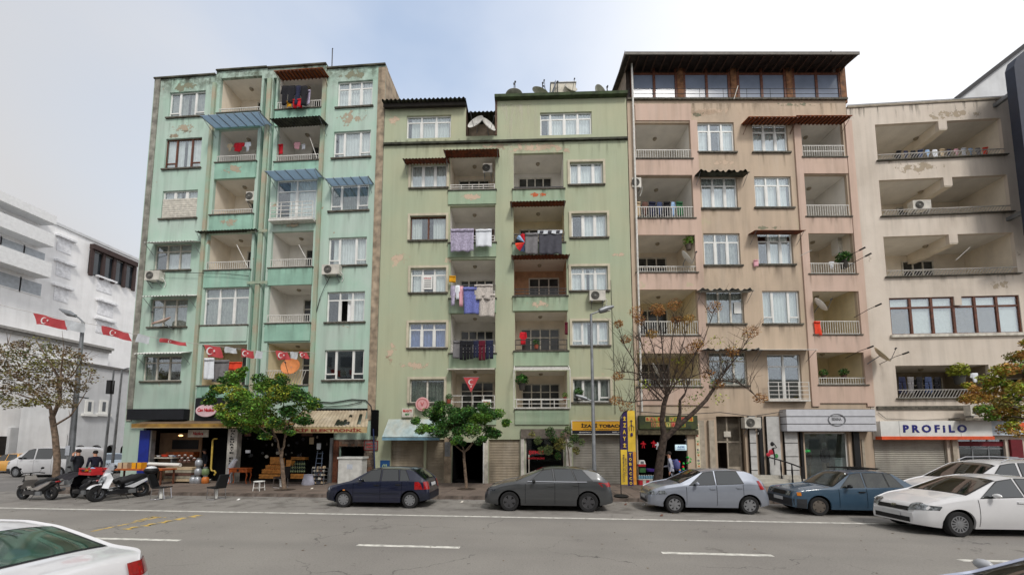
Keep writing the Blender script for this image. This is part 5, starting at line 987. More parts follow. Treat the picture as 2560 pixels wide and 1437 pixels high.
    for c in wx:
        for s in (-1, 1):
            yo = s*(hw-.02); y_in = s*(hw-.22); ww = MB(); ww.lathe([(wr*.66, y_in), (wr*.92, y_in), (wr, y_in+s*.03), (wr, yo-s*.03), (wr*.93, yo), (wr*.70, yo-s*.005), (wr*.66, yo-s*.02)], 28, (c, 0, wr), 'y')
            wo = ww.build('wheel', RUBBER, t, True); r_ = MB(); r_.lathe([(wr*.67, yo-s*.02), (wr*.6, yo-s*.03), (.001, yo-s*.06)], 24, (c, 0, wr), 'y', 1)
            r_.lathe([(wr*.675, yo-s*.018), (wr*.6, yo-s*.015), (wr*.58, yo-s*.04)], 24, (c, 0, wr), 'y')
            r_.lathe([(.07, yo-s*.05), (.06, yo-s*.015), (.001, yo-s*.012)], 12, (c, 0, wr), 'y')
            nsp = {'cap': 9, 'alloy': 5, 'many': 14, 'steel': 6, 'seven': 7}[wheel]; wd = {'cap': .036, 'alloy': .036, 'many': .018, 'steel': .06, 'seven': .04}[wheel]
            for k in range(nsp):
                for dd in ((-.14, .14) if wheel == 'alloy' else (0,)):
                    a = 2*math.pi*k/nsp+.2+dd; ca, sa = math.cos(a), math.sin(a); a2 = 2*math.pi*k/nsp+.2+dd*1.4; cb, sb = math.cos(a2), math.sin(a2); i_, o_ = .05, wr*.62
                    def P_(rr, ww_, y, c_, s_): return (c+rr*c_-ww_*s_, y, wr+rr*s_+ww_*c_)
                    r_.hexa([P_(i_, -wd, yo-s*.05, ca, sa), P_(i_, wd, yo-s*.05, ca, sa), P_(o_, wd, yo-s*.05, cb, sb), P_(o_, -wd, yo-s*.05, cb, sb)], [P_(i_, -wd, yo-s*.02, ca, sa), P_(i_, wd, yo-s*.02, ca, sa), P_(o_, wd*.9, yo-s*.018, cb, sb), P_(o_, -wd*.9, yo-s*.018, cb, sb)])
            r_.build('rim', [rimm, M('rim_shadow_metal', (30, 30, 31), .6)], wo, True)
    if mirror:
        for s in (-1, 1):
            x, z = mirror; y = s*(sy(x, z)); m = MB(); m.ball((x, y+s*.13, z+.05), .06, .095, .06, 12); m.tube([(x, y-s*.02, z-.01), (x, y+s*.1, z+.02)], .025, 6, 1); m.build('side_mirror', [mirror_mat or body, BLACK], t, True)
    if rails:
        for s in (-1, 1): x0, x1 = rails; m = MB(); m.tube([(x0+(x1-x0)*k/8, s*topy(x0+(x1-x0)*k/8)*.93, ztop(x0+(x1-x0)*k/8)+(.0 if k in (0, 8) else .06)) for k in range(9)], .016, 6); m.build('roof_rail', rimm, t, True)
    if extras: extras(t, dict(sy=sy, ztop=ztop, zbel=zbel, face=face, side=side, nose=nose, topy=topy, topz=topz))
    return t
def yfix(p, dx): return (p[0], p[1]+dx)
almond = lambda s, z0, z1, q: z0+(z1-z0)*(q*(.55+.45*math.sin(math.pi*min(1, s*.8+.25)))+.12*s)
# navy five-door hatchback (early nineties)
navy = paint('navy_car_paint', (16, 22, 46))
def navyx(t, d):
    for s in (-1, 1): y = s*(d['sy'](.75, .62)+.012); MB().ball((.78, y, .62), .05, .01, .022).build('indicator', AMBER, t, True)
car('hatchback_car', 'dark navy old hatchback with silver wheel covers parked furthest left of the row', 'car', (-8.05, 14.08), R(.5), 3.86, 1.64,
    [(0, .56), (.03, .66), (.1, .74), (.9, .93), (1.0, .95), (1.68, 1.36), (2.0, 1.41), (2.5, 1.42), (3.1, 1.39), (3.3, 1.33), (3.68, 1.02), (3.8, .93), (3.84, .6), (3.86, .45)],
    [(0, .5), (.1, .68), (.9, .86), (1.4, .9), (3.3, .95), (3.7, .93), (3.86, .5)], (.76, 3.21), .285, navy, tum=.36, sides=((1.2, 1.72, 2.08, 2.08), (2.16, 2.16, 2.78, 2.72), (2.84, 2.80, 3.18, 2.98)),
    ws=(1.0, 1.66, .9), rw=(3.3, 3.68, .84), lamps=((.42, .74, .6, .71),), tails=((.5, .8, .66, .93),), grille=((-.36, .36, .61, .68, 'grille', BLACK),), doors=(1.12, 2.12, 2.9), handles=(2.0, 2.78), wheel='cap', bump=(.25, .52, M('navy_grey_bumper', (26, 30, 44), .5)),
    molding=(1.15, 2.8, .5, .04, M('navy_grey_bumper', ())), mirror=(1.42, .95), extras=navyx, boxy=True)
# dark grey modern hatchback
grey = paint('dark_grey_metallic', (72, 74, 76), .3, .35)
car('hatchback_car', 'dark grey modern hatchback with black alloy wheels parked below the tobacco sign', 'car', (-2.15, 13.98), R(.3), 4.37, 1.81,
    [(0, .52), (.04, .64), (.14, .76), (.6, .92), (1.12, 1.02), (2.0, 1.42), (2.4, 1.475), (2.9, 1.472), (3.5, 1.42), (3.88, 1.33), (4.14, 1.08), (4.27, .99), (4.33, .82), (4.35, .55), (4.37, .45)],
    [(0, .48), (.14, .7), (.6, .83), (1.2, .94), (2.2, .97), (3.2, 1.01), (4.0, 1.02), (4.25, .9), (4.37, .5)], (.88, 3.54), .325, grey, tum=.46, sides=((1.5, 2.02, 2.38, 2.32), (2.46, 2.40, 3.12, 2.98), (3.18, 3.04, 3.7, 3.34)),
    ws=(1.14, 2.02, .9), rw=(3.86, 4.13, .82), lamps=((.48, .84, .66, .78, M('dark_headlamp', (60, 64, 70), .1, .2, var=.5, scale=20, spec=1), almond),), tails=((.52, .86, .84, .98),), grille=((-.42, .42, .58, .7, 'grille', BLACK), (-.5, .5, .3, .42, 'lower_grille', BLACK)),
    doors=(1.42, 2.42, 3.22), handles=(2.3, 3.12), wheel='alloy', mirror=(1.72, .98), molding=(1.5, 3.5, 1.0, .014, CHROME), rimmat=M('black_alloy_rim', (92, 92, 95), .35, .6), mirror_mat=BLACK)
# silver hatchback
silver = paint('silver_metallic', (152, 158, 170), .32, .45)
palio = car('hatchback_car', 'silver hatchback with clear round-cornered headlights parked under the bare tree', 'car', (3.42, 14.0), R(.2), 3.85, 1.63,
    [(0, .5), (.03, .62), (.12, .76), (.5, .9), (1.02, .99), (1.72, 1.37), (2.1, 1.43), (2.7, 1.44), (3.15, 1.4), (3.34, 1.32), (3.66, 1.03), (3.76, .95), (3.83, .6), (3.85, .45)],
    [(0, .46), (.12, .68), (.5, .8), (1.1, .89), (2.2, .93), (3.2, .98), (3.6, .95), (3.85, .5)], (.8, 3.17), .29, silver, tum=.38, sides=((1.28, 1.8, 2.1, 2.1), (2.18, 2.18, 3.0, 2.84)),
    ws=(1.04, 1.72, .9), rw=(3.34, 3.66, .82), lamps=((.38, .74, .58, .74, HLAMP, almond),), slamps=((3.52, 3.44, 3.68, 3.52, .8, 1.08, 'tail_light', TAIL), (.3, .3, .56, .5, .62, .73, 'headlight', HLAMP)), grille=((-.34, .34, .62, .69, 'grille', M('silver_grille', (96, 100, 108), .4)), (-.4, .4, .3, .38, 'lower_grille', BLACK)),
    doors=(1.18, 2.14, 2.98), handles=(2.02, 2.86), wheel='seven', mirror=(1.5, .93))
# blue boxy sedan
tblue = paint('petrol_blue_paint', (54, 78, 98), .42)
def tofasx(t, d):
    m = MB()
    for s in (-.45, .45): m.box(1.9, 2.8, s-.015, s+.015, 1.44, 1.47)
    for k in range(7): m.box(1.9+.15*k, 1.93+.15*k, -.5, .5, 1.47, 1.49)
    m.build('roof_rack', BLACK, t)
    for s in (-1, 1): d['side'](.12, .12, .24, .24, lambda x: .62, lambda x: .73, .012, 4, 3, s).build('indicator', AMBER, t, True)
car('sedan_car', 'faded petrol blue boxy sedan with black roof rack parked in front of the dress shop', 'car', (7.95, 14.02), R(-1), 4.26, 1.65,
    [(0, .5), (.03, .7), (.08, .78), (.9, .88), (1.22, .92), (1.78, 1.34), (2.0, 1.4), (2.7, 1.42), (3.05, 1.38), (3.52, 1.0), (3.7, .97), (4.16, .95), (4.22, .85), (4.26, .5)],
    [(0, .48), (.08, .74), (.9, .83), (1.4, .86), (3.3, .9), (4.15, .88), (4.26, .5)], (.76, 3.18), .29, tblue, tum=.36, sides=((1.42, 1.84, 2.12, 2.12), (2.2, 2.2, 2.82, 2.76), (2.87, 2.81, 3.26, 2.98)), gmat=M('pale_window_glass', (50, 52, 46), .1, spec=.9, var=.35, scale=2.5),
    ws=(1.24, 1.8, .92), rw=(3.06, 3.5, .88), lamps=((.36, .6, .6, .74),), tails=((.45, .78, .66, .84),), grille=((-.34, .34, .6, .73, 'grille', BLACK),), doors=(1.35, 2.16, 2.95), handles=(2.02, 2.84), wheel='steel', bump=(.25, .52, BUMPD),
    mirror=(1.62, .9), extras=tofasx, boxy=True, mirror_mat=BLACK, plan=[(0, .88), (.06, .94), (.3, .98), (1.1, 1), (3.2, 1), (4, .98), (4.2, .95), (4.26, .9)], rimmat=M('brown_rim', (120, 112, 104), .5, .5))
# white sedan driving at right
whitep = paint('white_car_paint', (214, 214, 216), .25)
car('sedan_car', 'white sedan with dark grille and large headlights driving at the right edge of the road', 'car', (9.38, 11.45), R(1.5), 4.56, 1.73,
    [(0, .48), (.04, .66), (.14, .76), (.6, .93), (1.15, 1.03), (1.95, 1.41), (2.4, 1.49), (2.9, 1.48), (3.4, 1.38), (3.98, 1.1), (4.4, 1.06), (4.5, .9), (4.56, .5)],
    [(0, .46), (.14, .68), (.6, .82), (1.2, .93), (2.2, .97), (3.3, 1.0), (4.3, 1.0), (4.56, .5)], (.86, 3.46), .31, whitep, tum=.42, sides=((1.4, 1.98, 2.38, 2.34), (2.46, 2.42, 3.2, 3.02)),
    ws=(1.18, 1.98, .9), rw=(3.42, 3.98, .86), lamps=((.42, .82, .62, .8, HLAMP, almond),), tails=((.5, .82, .8, 1.0),), grille=((-.44, .44, .58, .68, 'grille', BLACK), (-.5, .5, .3, .42, 'lower_grille', BLACK), (-.07, .07, .64, .7, 'badge', CHROME)),
    doors=(1.32, 2.42, 3.28), handles=(2.3, 3.16), wheel='many', mirror=(1.66, .98))
# white high-roof car behind
car('minivan_car', 'white tall family van with roof rails parked behind the white sedan at right', 'car', (12.4, 14.2), R(-1), 4.4, 1.8,
    [(0, .55), (.05, .75), (.2, .95), (.7, 1.1), (1.0, 1.16), (1.75, 1.66), (2.2, 1.76), (3.0, 1.78), (4.0, 1.74), (4.25, 1.6), (4.36, 1.0), (4.4, .5)],
    [(0, .5), (.2, .85), (.7, .98), (1.2, 1.06), (4.1, 1.1), (4.4, .55)], (.85, 3.5), .32, whitep, tum=.26, sides=((1.4, 1.9, 2.3, 2.3), (2.4, 2.4, 3.2, 3.2), (3.3, 3.3, 4.0, 3.9)),
    ws=(1.02, 1.76, .92), rw=(4.25, 4.33, .8), lamps=((.5, .84, .78, .95, HLAMP, almond),), tails=((.6, .86, .9, 1.3),), grille=((-.4, .4, .72, .8, 'grille', BLACK),), doors=(1.3, 2.35, 3.25), handles=(2.25, 3.15), wheel='many', mirror=(1.66, 1.12), rails=(2.0, 4.1))
# white sedan rear at lower left
def rearx(t, d):
    MB().lathe([(.001, 0), (.055, 0), (.06, .01), (.05, .012)], 20, (4.735, 0, .95), 'x').build('round_badge', CHROME, t); MB().box(4.70, 4.74, -.72, -.6, .74, .76).build('model_lettering', CHROME, t)
car('sedan_car', 'white sedan with green tinted rear window leaving the lower left corner of the road', 'car', (-9.5, 3.68), R(-1), 4.77, 1.83,
    [(0, .5), (.1, .72), (.9, .95), (1.2, 1.02), (2.1, 1.4), (2.5, 1.455), (3.0, 1.45), (3.4, 1.38), (4.06, 1.12), (4.2, 1.1), (4.62, 1.07), (4.7, .98), (4.74, .6), (4.77, .45)],
    [(0, .46), (.1, .68), (.9, .86), (2.2, .96), (3.3, 1.0), (4.5, 1.0), (4.77, .5)], (.9, 3.68), .325, whitep, tum=.44, sides=((1.5, 2.05, 2.5, 2.45), (2.6, 2.55, 3.5, 3.2)), gmat=M('green_tinted_glass', (46, 74, 62), .05, var=.35, scale=2, spec=1, coat=1),
    ws=(1.22, 2.1, .9), rw=(3.4, 4.04, .88), lamps=((.5, .86, .6, .75),), tails=((.5, .88, .82, .99),), doors=(2.55, 3.4), handles=(2.4, 3.3), wheel='many', mirror=(1.8, .98), extras=rearx)
# dark car at lower right corner
car('sedan_car', 'dark blue grey car with pale mirror just entering the lower right corner', 'car', (3.35, 3.87), R(0), 4.5, 1.78,
    [(0, .5), (.1, .72), (.9, .95), (1.2, 1.0), (2.1, 1.36), (2.5, 1.42), (3.0, 1.42), (3.4, 1.36), (4.0, 1.1), (4.4, 1.0), (4.5, .5)],
    [(0, .46), (.1, .68), (.9, .86), (2.2, .96), (3.3, 1.0), (4.3, .95), (4.5, .5)], (.9, 3.5), .32, paint('blue_grey_metallic', (120, 126, 144), .3, .4), tum=.44, sides=((1.5, 2.05, 2.5, 2.45), (2.6, 2.55, 3.5, 3.2)),
    ws=(1.22, 2.1, .9), rw=(3.4, 4.0, .88), lamps=((.5, .86, .6, .75),), tails=((.5, .84, .8, .95),), doors=(2.55,), wheel='many', mirror=(1.5, .97), mirror_mat=M('grey_mirror_shell', (170, 172, 176), .3))
# vehicles on the side street
car('passenger_van', 'white passenger van with black tinted windows on the side street at left', 'van', (-35.4, 22.9), R(2), 5.1, 1.9,
    [(0, .6), (.05, .85), (.25, 1.02), (.75, 1.2), (1.55, 1.8), (1.9, 1.93), (2.6, 1.97), (4.6, 1.97), (4.9, 1.9), (5.05, 1.2), (5.1, .5)],
    [(0, .55), (.25, .92), (.75, 1.1), (1.2, 1.16), (5.0, 1.2), (5.1, .6)], (.95, 4.0), .33, whitep, tum=.16, sides=((1.12, 1.62, 2.1, 2.1), (2.25, 2.25, 3.35, 3.35), (3.5, 3.5, 4.85, 4.75)), gmat=CGLASS,
    ws=(.8, 1.55, .92), lamps=((.55, .88, .8, 1.0),), tails=((.82, .93, .9, 1.5),), doors=(1.05, 2.18, 3.42), handles=(2.02, 2.4), wheel='cap', mirror=(1.35, 1.2), mirror_mat=BLACK, bump=(.3, .55, BUMPD))
taxi = car('taxi_car', 'yellow taxi waiting behind the white van at the far left', 'car', (-41.6, 25.2), R(3), 4.3, 1.75,
    [(0, .5), (.1, .75), (.9, .93), (1.1, .97), (1.8, 1.36), (2.2, 1.45), (3.0, 1.43), (3.7, 1.05), (4.2, 1.0), (4.3, .5)],
    [(0, .46), (.1, .7), (.9, .86), (3.3, .95), (4.2, .9), (4.3, .5)], (.85, 3.4), .31, paint('taxi_yellow', (222, 164, 72), .35), tum=.4, sides=((1.4, 1.84, 2.3, 2.26), (2.4, 2.36, 3.2, 2.95)), ws=(1.12, 1.8, .9), rw=(3.05, 3.66, .88), wheel='cap', mirror=(1.5, .95), lamps=((.5, .8, .6, .75),), tails=((.5, .8, .7, .85),), bump=(.25, .5, BUMPD))
car('estate_car', 'pale silver estate car between the white van and the blue pillar', 'car', (-31.0, 25.6), R(160), 4.2, 1.7,
    [(0, .5), (.1, .75), (.9, .93), (1.1, .97), (1.8, 1.36), (2.2, 1.45), (3.8, 1.4), (4.1, 1.1), (4.2, .5)], [(0, .46), (.1, .7), (.9, .86), (3.3, .95), (4.1, .9), (4.2, .5)], (.85, 3.4), .31, paint('pale_blue_silver', (170, 190, 206), .3, .3), tum=.4,
    sides=((1.4, 1.84, 2.3, 2.26), (2.4, 2.36, 3.9, 3.7)), ws=(1.12, 1.8, .9), rw=(3.85, 4.1, .88), wheel='cap', lamps=((.5, .8, .6, .75),), tails=((.5, .8, .7, 1.0),))
car('hatchback_car', 'white car far behind with its roof just visible beside the blue pillar', 'car', (-30.0, 30), R(10), 4.2, 1.7,
    [(0, .5), (.1, .75), (.9, .93), (1.1, .97), (1.8, 1.4), (2.2, 1.5), (3.6, 1.45), (4.0, 1.1), (4.2, .5)], [(0, .46), (.1, .7), (.9, .86), (3.3, .95), (4.1, .9), (4.2, .5)], (.85, 3.4), .31, whitep, tum=.4,
    sides=((1.4, 1.84, 2.3, 2.26), (2.4, 2.36, 3.7, 3.4)), ws=(1.12, 1.8, .9), wheel='cap', lamps=((.5, .8, .6, .75),))
# ------------------------------------------------------------------ trees
LEAFG = M('green_leaf', (108, 146, 54), .6, var=.25, scale=1.5, rnd=.55, spec=.3); LEAFD = M('dark_green_leaf', (58, 98, 40), .6, var=.25, scale=1.5, rnd=.5, spec=.3)
LEAFY = M('yellow_green_leaf', (156, 162, 52), .6, rnd=.5, var=.2); LEAFA = M('autumn_leaf', (180, 140, 62), .7, rnd=.4, var=.2); LEAFO = M('olive_leaf', (126, 120, 62), .7, rnd=.5); LEAFP = M('dry_brown_leaf', (112, 92, 66), .8, rnd=.35)
BARK = M('grey_brown_bark', (126, 108, 92), .95, var=.3, scale=8, bump=.6, bscale=30); BARKD = M('dark_bark', (78, 66, 58), .95, var=.35, scale=7, bump=.8, bscale=25)
SEED = M('dry_orange_seed', (166, 116, 66), .9, rnd=.35); 
def leaves(name, mats, wts, clumps, parent, n, size, seed=1, flat=.0):
    rd = random.Random(seed); vs = []; fs = []; mi = []
    tot = sum(c[3] for c in clumps)
    for (c, r, sq, w) in clumps:
        k = int(n*w/tot); mm = rd.choices(range(len(mats)), wts)[0]
        for _ in range(k):
            while True:
                p = Vector((rd.uniform(-1, 1), rd.uniform(-1, 1), rd.uniform(-1, 1)))
                if p.length < 1: break
            if rd.random() < .4: p = p.normalized()*rd.uniform(.7, 1.15)
            p = Vector((p.x*r, p.y*r, p.z*r*sq))+Vector(c); a = rd.uniform(0, 6.28); el = rd.uniform(-.9, .9)
            d = Vector((math.cos(a)*math.cos(el), math.sin(a)*math.cos(el), math.sin(el))); q = d.orthogonal().normalized(); q = Matrix.Rotation(rd.uniform(0, 6.28), 3, d) @ q
            s = size*rd.uniform(.6, 1.3); o = len(vs); vs += [p-d*s*.5, p+q*s*.28, p+d*s*.5, p-q*s*.28]; fs.append((o, o+1, o+2, o+3))
            mi.append(mm if rd.random() < .8 else rd.choices(range(len(mats)), wts)[0])
    me = bpy.data.meshes.new(name); me.from_pydata(vs, [], fs)
    for m_ in mats: me.materials.append(m_)
    me.polygons.foreach_set('material_index', mi); me.update(); o = bpy.data.objects.new(name, me); COL.objects.link(o); o.parent = parent; o['kind'] = 'stuff'; return o
def branch(m, p0, p1, r0, r1, wob=.08, k=5, rd=random):
    p0, p1 = Vector(p0), Vector(p1); pts = []; L0 = (p1-p0).length
    for i in range(k+1):
        t = i/k; q = p0.lerp(p1, t)
        if 0 < i < k: q += Vector((rd.uniform(-1, 1), rd.uniform(-1, 1), rd.uniform(-.5, .5)))*wob*L0*.3
        pts.append(q)
    m.tube(pts, [r0+(r1-r0)*i/k for i in range(k+1)], 8); return pts[-1]
def soil(t, r=.45):
    m = MB(); m.lathe([(.001, .05), (r*.6, .035), (r, .012)], 16); o = m.build('soil', M('dark_soil', (70, 58, 48), .95, var=.3, scale=8), t)
# green tree 1
rd = random.Random(11)
def tree_at(name, label, px, py, Y=None): p = gnd(px, py, SH); return thing(name, label, 'tree', (p.x, p.y, SH)), p
def loc_(p, px, py, dy=0): q = atY(px, py, p.y+dy); return Vector((q.x-p.x, dy, q.z-SH))
t, p = tree_at('street_tree', 'leafy green tree with forked pale trunk in front of the mint block', 712, 1224); m = MB()
f = loc_(p, 703, 1145); a = branch(m, (0, 0, -.02), f, .1, .075, .05); l1 = branch(m, f, loc_(p, 692, 1095, -.1), .05, .035); l2 = branch(m, f, loc_(p, 712, 1095, .1), .06, .04)
for (x, y, dy) in ((560, 1000, -.3), (620, 960, .5), (700, 960, 0), (770, 1010, -.3), (650, 1030, .8), (730, 1040, -.8)): branch(m, l1 if x < 690 else l2, loc_(p, x, y, dy), .035, .01, .15)
m.build('trunk', BARK, t, True)
cl = []
for (x, y, r, w) in ((575, 950, .55, 1), (540, 975, .4, .7), (600, 1000, .75, 1.6), (560, 1030, .55, 1), (650, 960, .6, 1.2), (690, 945, .5, .9), (640, 1015, .8, 1.8), (690, 1000, .75, 1.6), (740, 985, .6, 1.2), (785, 1010, .4, .7), (740, 1035, .65, 1.2), (690, 1060, .6, 1.1), (620, 1060, .6, 1.1), (660, 1085, .4, .6), (580, 1062, .4, .6), (765, 1050, .35, .5), (725, 1075, .3, .4), (600, 930, .35, .5), (525, 1000, .3, .4)):
    for k in range(6): dy = rd.uniform(-1.1, 1.0); c = loc_(p, x, y, dy); j = r*.7; cl.append(((c.x+rd.uniform(-j, j), c.y, c.z+rd.uniform(-j, j)*.7), r*rd.uniform(.35, .75), .7, w))
leaves('crown', [LEAFG, LEAFD, LEAFY], [5, 4, 2.2], cl, t, 27000, .115, 3); soil(t)
# green tree 2
t, p = tree_at('street_tree', 'dark green round topped tree with Y shaped trunk before the dark doorway', 1166, 1222); m = MB()
f = loc_(p, 1160, 1130); branch(m, (0, 0, -.02), f, .075, .06, .06)
for (x, y, dy) in ((1128, 1105, -.1), (1185, 1100, .1), (1150, 1090, .3), (1100, 1080, -.4), (1210, 1080, .3)): branch(m, f, loc_(p, x, y, dy), .04, .015, .15)
m.build('trunk', BARK, t, True); cl = []
for (x, y, r, w) in ((1090, 1040, .5, 1), (1060, 1075, .4, .7), (1110, 1070, .6, 1.3), (1140, 1035, .6, 1.3), (1165, 1070, .65, 1.5), (1200, 1050, .55, 1.2), (1235, 1040, .4, .8), (1225, 1080, .45, .9), (1180, 1030, .45, .8), (1095, 1015, .35, .5), (1215, 1020, .35, .5), (1260, 1060, .3, .4), (1145, 1100, .35, .6), (1200, 1100, .3, .4), (1040, 1050, .25, .3)):
    for k in range(6): c = loc_(p, x, y, rd.uniform(-.9, .9)); j = r*.65; cl.append(((c.x+rd.uniform(-j, j), c.y, c.z+rd.uniform(-j, j)*.7), r*rd.uniform(.4, .8), .7, w))
leaves('crown', [LEAFG, LEAFD], [3, 5], cl, t, 24000, .1, 5); soil(t)
# weeping shrub
p = atY(1428, 1203, 19.3); p.z = SH; t = thing('weeping_fig', 'thin hanging fig foliage in front of the glazed hair shop', 'tree', tuple(p)); m = MB(); branch(m, (0, 0, 0), loc_(p, 1415, 1080), .035, .02, .05); 
for x, y in ((1350, 1100), (1380, 1075), (1440, 1095), (1400, 1120), (1370, 1130)): branch(m, loc_(p, 1417, 1085), loc_(p, x, y), .015, .005, .2)
m.build('trunk', BARK, t, True); cl = [(tuple(loc_(p, x, y, rd.uniform(-.3, .3))), r*.8, 1.1, w) for (x, y, r, w) in ((1330, 1085, .2, .4), (1410, 1085, .25, .5), (1355, 1125, .25, .5), (1420, 1075, .25, .5), (1425, 1110, .2, .4), (1385, 1095, .25, .5), (1345, 1100, .25, .8), (1375, 1080, .3, 1), (1400, 1110, .4, 1.6), (1370, 1125, .3, 1), (1435, 1095, .3, 1), (1440, 1125, .25, .7), (1395, 1140, .22, .5), (1455, 1105, .2, .4))]
leaves('crown', [LEAFO, LEAFD, M('grey_green_leaf', (96, 112, 66), .7, rnd=.4)], [3, 3, 3], cl, t, 3200, .085, 8)
# bare tree with orange seed clusters
q = atY(1640, 1215, 17.1); t = thing('bare_street_tree', 'nearly bare dark tree with clusters of orange seeds in front of the beige block', 'tree', (q.x, 17.1, SH)); p = Vector((q.x, 17.1, SH)); m = MB(); rd = random.Random(5)
f1 = loc_(p, 1660, 1090); m.tube([(0, 0, -.05), loc_(p, 1648, 1165), loc_(p, 1655, 1120), f1], [.23, .17, .16, .15], 12)
def poly(pts, r, dy0=0):
    P = [loc_(p, x, y, dy0+rd.uniform(-.1, .1)) for x, y in pts]; k = len(P); m.tube(P, [r[0]+(r[1]-r[0])*i/(k-1) for i in range(k)], 8); return P
poly([(1660, 1092), (1655, 1050), (1660, 1010), (1668, 985)], (.13, .09)); poly([(1664, 1095), (1690, 1070), (1735, 1030), (1765, 1000), (1785, 970)], (.13, .07)); poly([(1690, 1070), (1700, 1030), (1700, 1000), (1712, 985)], (.08, .05))
tips = []
for pts, dy in (([(1662, 1000), (1620, 960), (1590, 910), (1560, 860), (1547, 820)], -.3), ([(1665, 990), (1640, 950), (1610, 880), (1595, 830)], .2), ([(1667, 985), (1650, 930), (1630, 860), (1610, 810)], -.4), ([(1668, 985), (1660, 920), (1655, 860), (1645, 790), (1640, 770)], .3),
                ([(1670, 980), (1672, 920), (1680, 850), (1690, 800), (1695, 820)], -.2), ([(1672, 980), (1690, 930), (1705, 870), (1720, 810)], .5), ([(1712, 985), (1730, 930), (1738, 880)], -.2), ([(1672, 985), (1700, 940), (1730, 900), (1760, 850), (1785, 775)], .1),
                ([(1785, 970), (1820, 920), (1850, 880), (1878, 835)], 0), ([(1785, 970), (1800, 940), (1835, 900)], .4), ([(1800, 950), (1840, 955), (1870, 970), (1900, 1000)], -.3), ([(1650, 1000), (1600, 950), (1545, 945)], .3), ([(1655, 1000), (1610, 1000), (1580, 1005), (1545, 1000)], -.3), ([(1665, 990), (1680, 960), (1760, 930), (1780, 935)], -.4), ([(1640, 950), (1580, 930), (1540, 930)], 0)):
    P = poly(pts, (.034, .012), dy); tips.append((P, dy))
    for _ in range(26):
        j = rd.randrange(0, len(P)-1); b = P[j].lerp(P[j+1], rd.random()); e = b+Vector((rd.uniform(-.8, .8), rd.uniform(-.5, .5), rd.uniform(.25, 1.3))); m.tube([b, b.lerp(e, .5)+Vector((rd.uniform(-.08, .08), rd.uniform(-.08, .08), .05)), e], [.011, .008, .003], 4); c2 = b.lerp(e, .5); m.tube([c2, c2+Vector((rd.uniform(-.35, .35), rd.uniform(-.3, .3), rd.uniform(0, .45)))], [.006, .0025], 4)
m.build('trunk', BARKD, t, True); cl = []
for (x, y) in ((1547, 810), (1590, 780), (1600, 800), (1640, 772), (1650, 780), (1685, 762), (1785, 768), (1690, 800), (1720, 798), (1745, 860), (1735, 870), (1830, 880), (1878, 830), (1565, 848), (1630, 835), (1545, 940), (1540, 1000), (1770, 935), (1795, 960), (1900, 995), (1565, 1015)): 
    cl.append((tuple(loc_(p, x, y, rd.uniform(-.3, .3))), rd.uniform(.2, .36), .75, 1))
for c_ in cl:
    for k in range(14): a = Vector(c_[0]); e = a+Vector((rd.uniform(-1, 1), rd.uniform(-1, 1), rd.uniform(-1, 1))).normalized()*c_[1]; 
leaves('seed_clusters', [SEED, LEAFA], [3, 1], cl, t, 5200, .075, 4)
cl = [(tuple(loc_(p, x, y, rd.uniform(-.4, .4))), rd.uniform(.3, .5), .7, 1) for x, y in ((1600, 870), (1700, 900), (1740, 990), (1790, 850), (1800, 1000), (1850, 860), (1680, 960), (1830, 900), (1760, 960), (1720, 1010), (1610, 960))]
leaves('sparse_leaves', [LEAFG, LEAFY, LEAFO], [1, 2, 2], cl, t, 420, .1, 6); soil(t, .6)
# sparse tree at left
t, p = tree_at('street_tree', 'sparse half-bare tree with brownish leaves at the far left before the white van', 138, 1214); m = MB(); rd = random.Random(9)
f = loc_(p, 130, 1040); m.tube([(0, 0, -.03), loc_(p, 143, 1150), loc_(p, 138, 1090), f], [.14, .13, .12, .11], 10)
for pts, r in (([(130, 1040), (125, 1015), (90, 1000), (45, 985)], (.08, .03)), ([(132, 1040), (150, 1000), (145, 940), (120, 900), (90, 850)], (.09, .02)), ([(150, 1000), (152, 930), (160, 870)], (.06, .02)), ([(138, 1062), (175, 1040), (190, 1020), (215, 980)], (.05, .015)), ([(145, 960), (180, 940), (205, 900)], (.04, .015)), ([(120, 1020), (70, 960), (20, 930)], (.05, .02)), ([(125, 905), (60, 880), (20, 860)], (.03, .01))):
    P = [loc_(p, x, y, rd.uniform(-.3, .3)) for x, y in pts]; m.tube(P, [r[0]+(r[1]-r[0])*i/(len(P)-1) for i in range(len(P))], 7)
    for _ in range(7):
        b = P[rd.randrange(1, len(P))]; e = b+Vector((rd.uniform(-.8, .8), rd.uniform(-.5, .5), rd.uniform(-.1, .9))); m.tube([b, e], [.014, .005], 5)
m.build('trunk', BARK, t, True); cl = [(tuple(loc_(p, x+rd.uniform(-12, 12), y+rd.uniform(-10, 10), rd.uniform(-1, 1))), rd.uniform(.35, .7), .6, 1) for x in range(-60, 215, 32) for y in range(870, 1010, 26) if (x-70)**2/150**2+(y-940)**2/90**2 < 1.1 for _ in (0,)]
leaves('crown', [LEAFO, LEAFP, M('pale_dry_leaf', (118, 104, 76), .8, rnd=.3), M('olive_green_leaf', (84, 92, 50), .7, rnd=.4)], [3, 4, 2, 2], cl, t, 9500, .115, 7); soil(t)
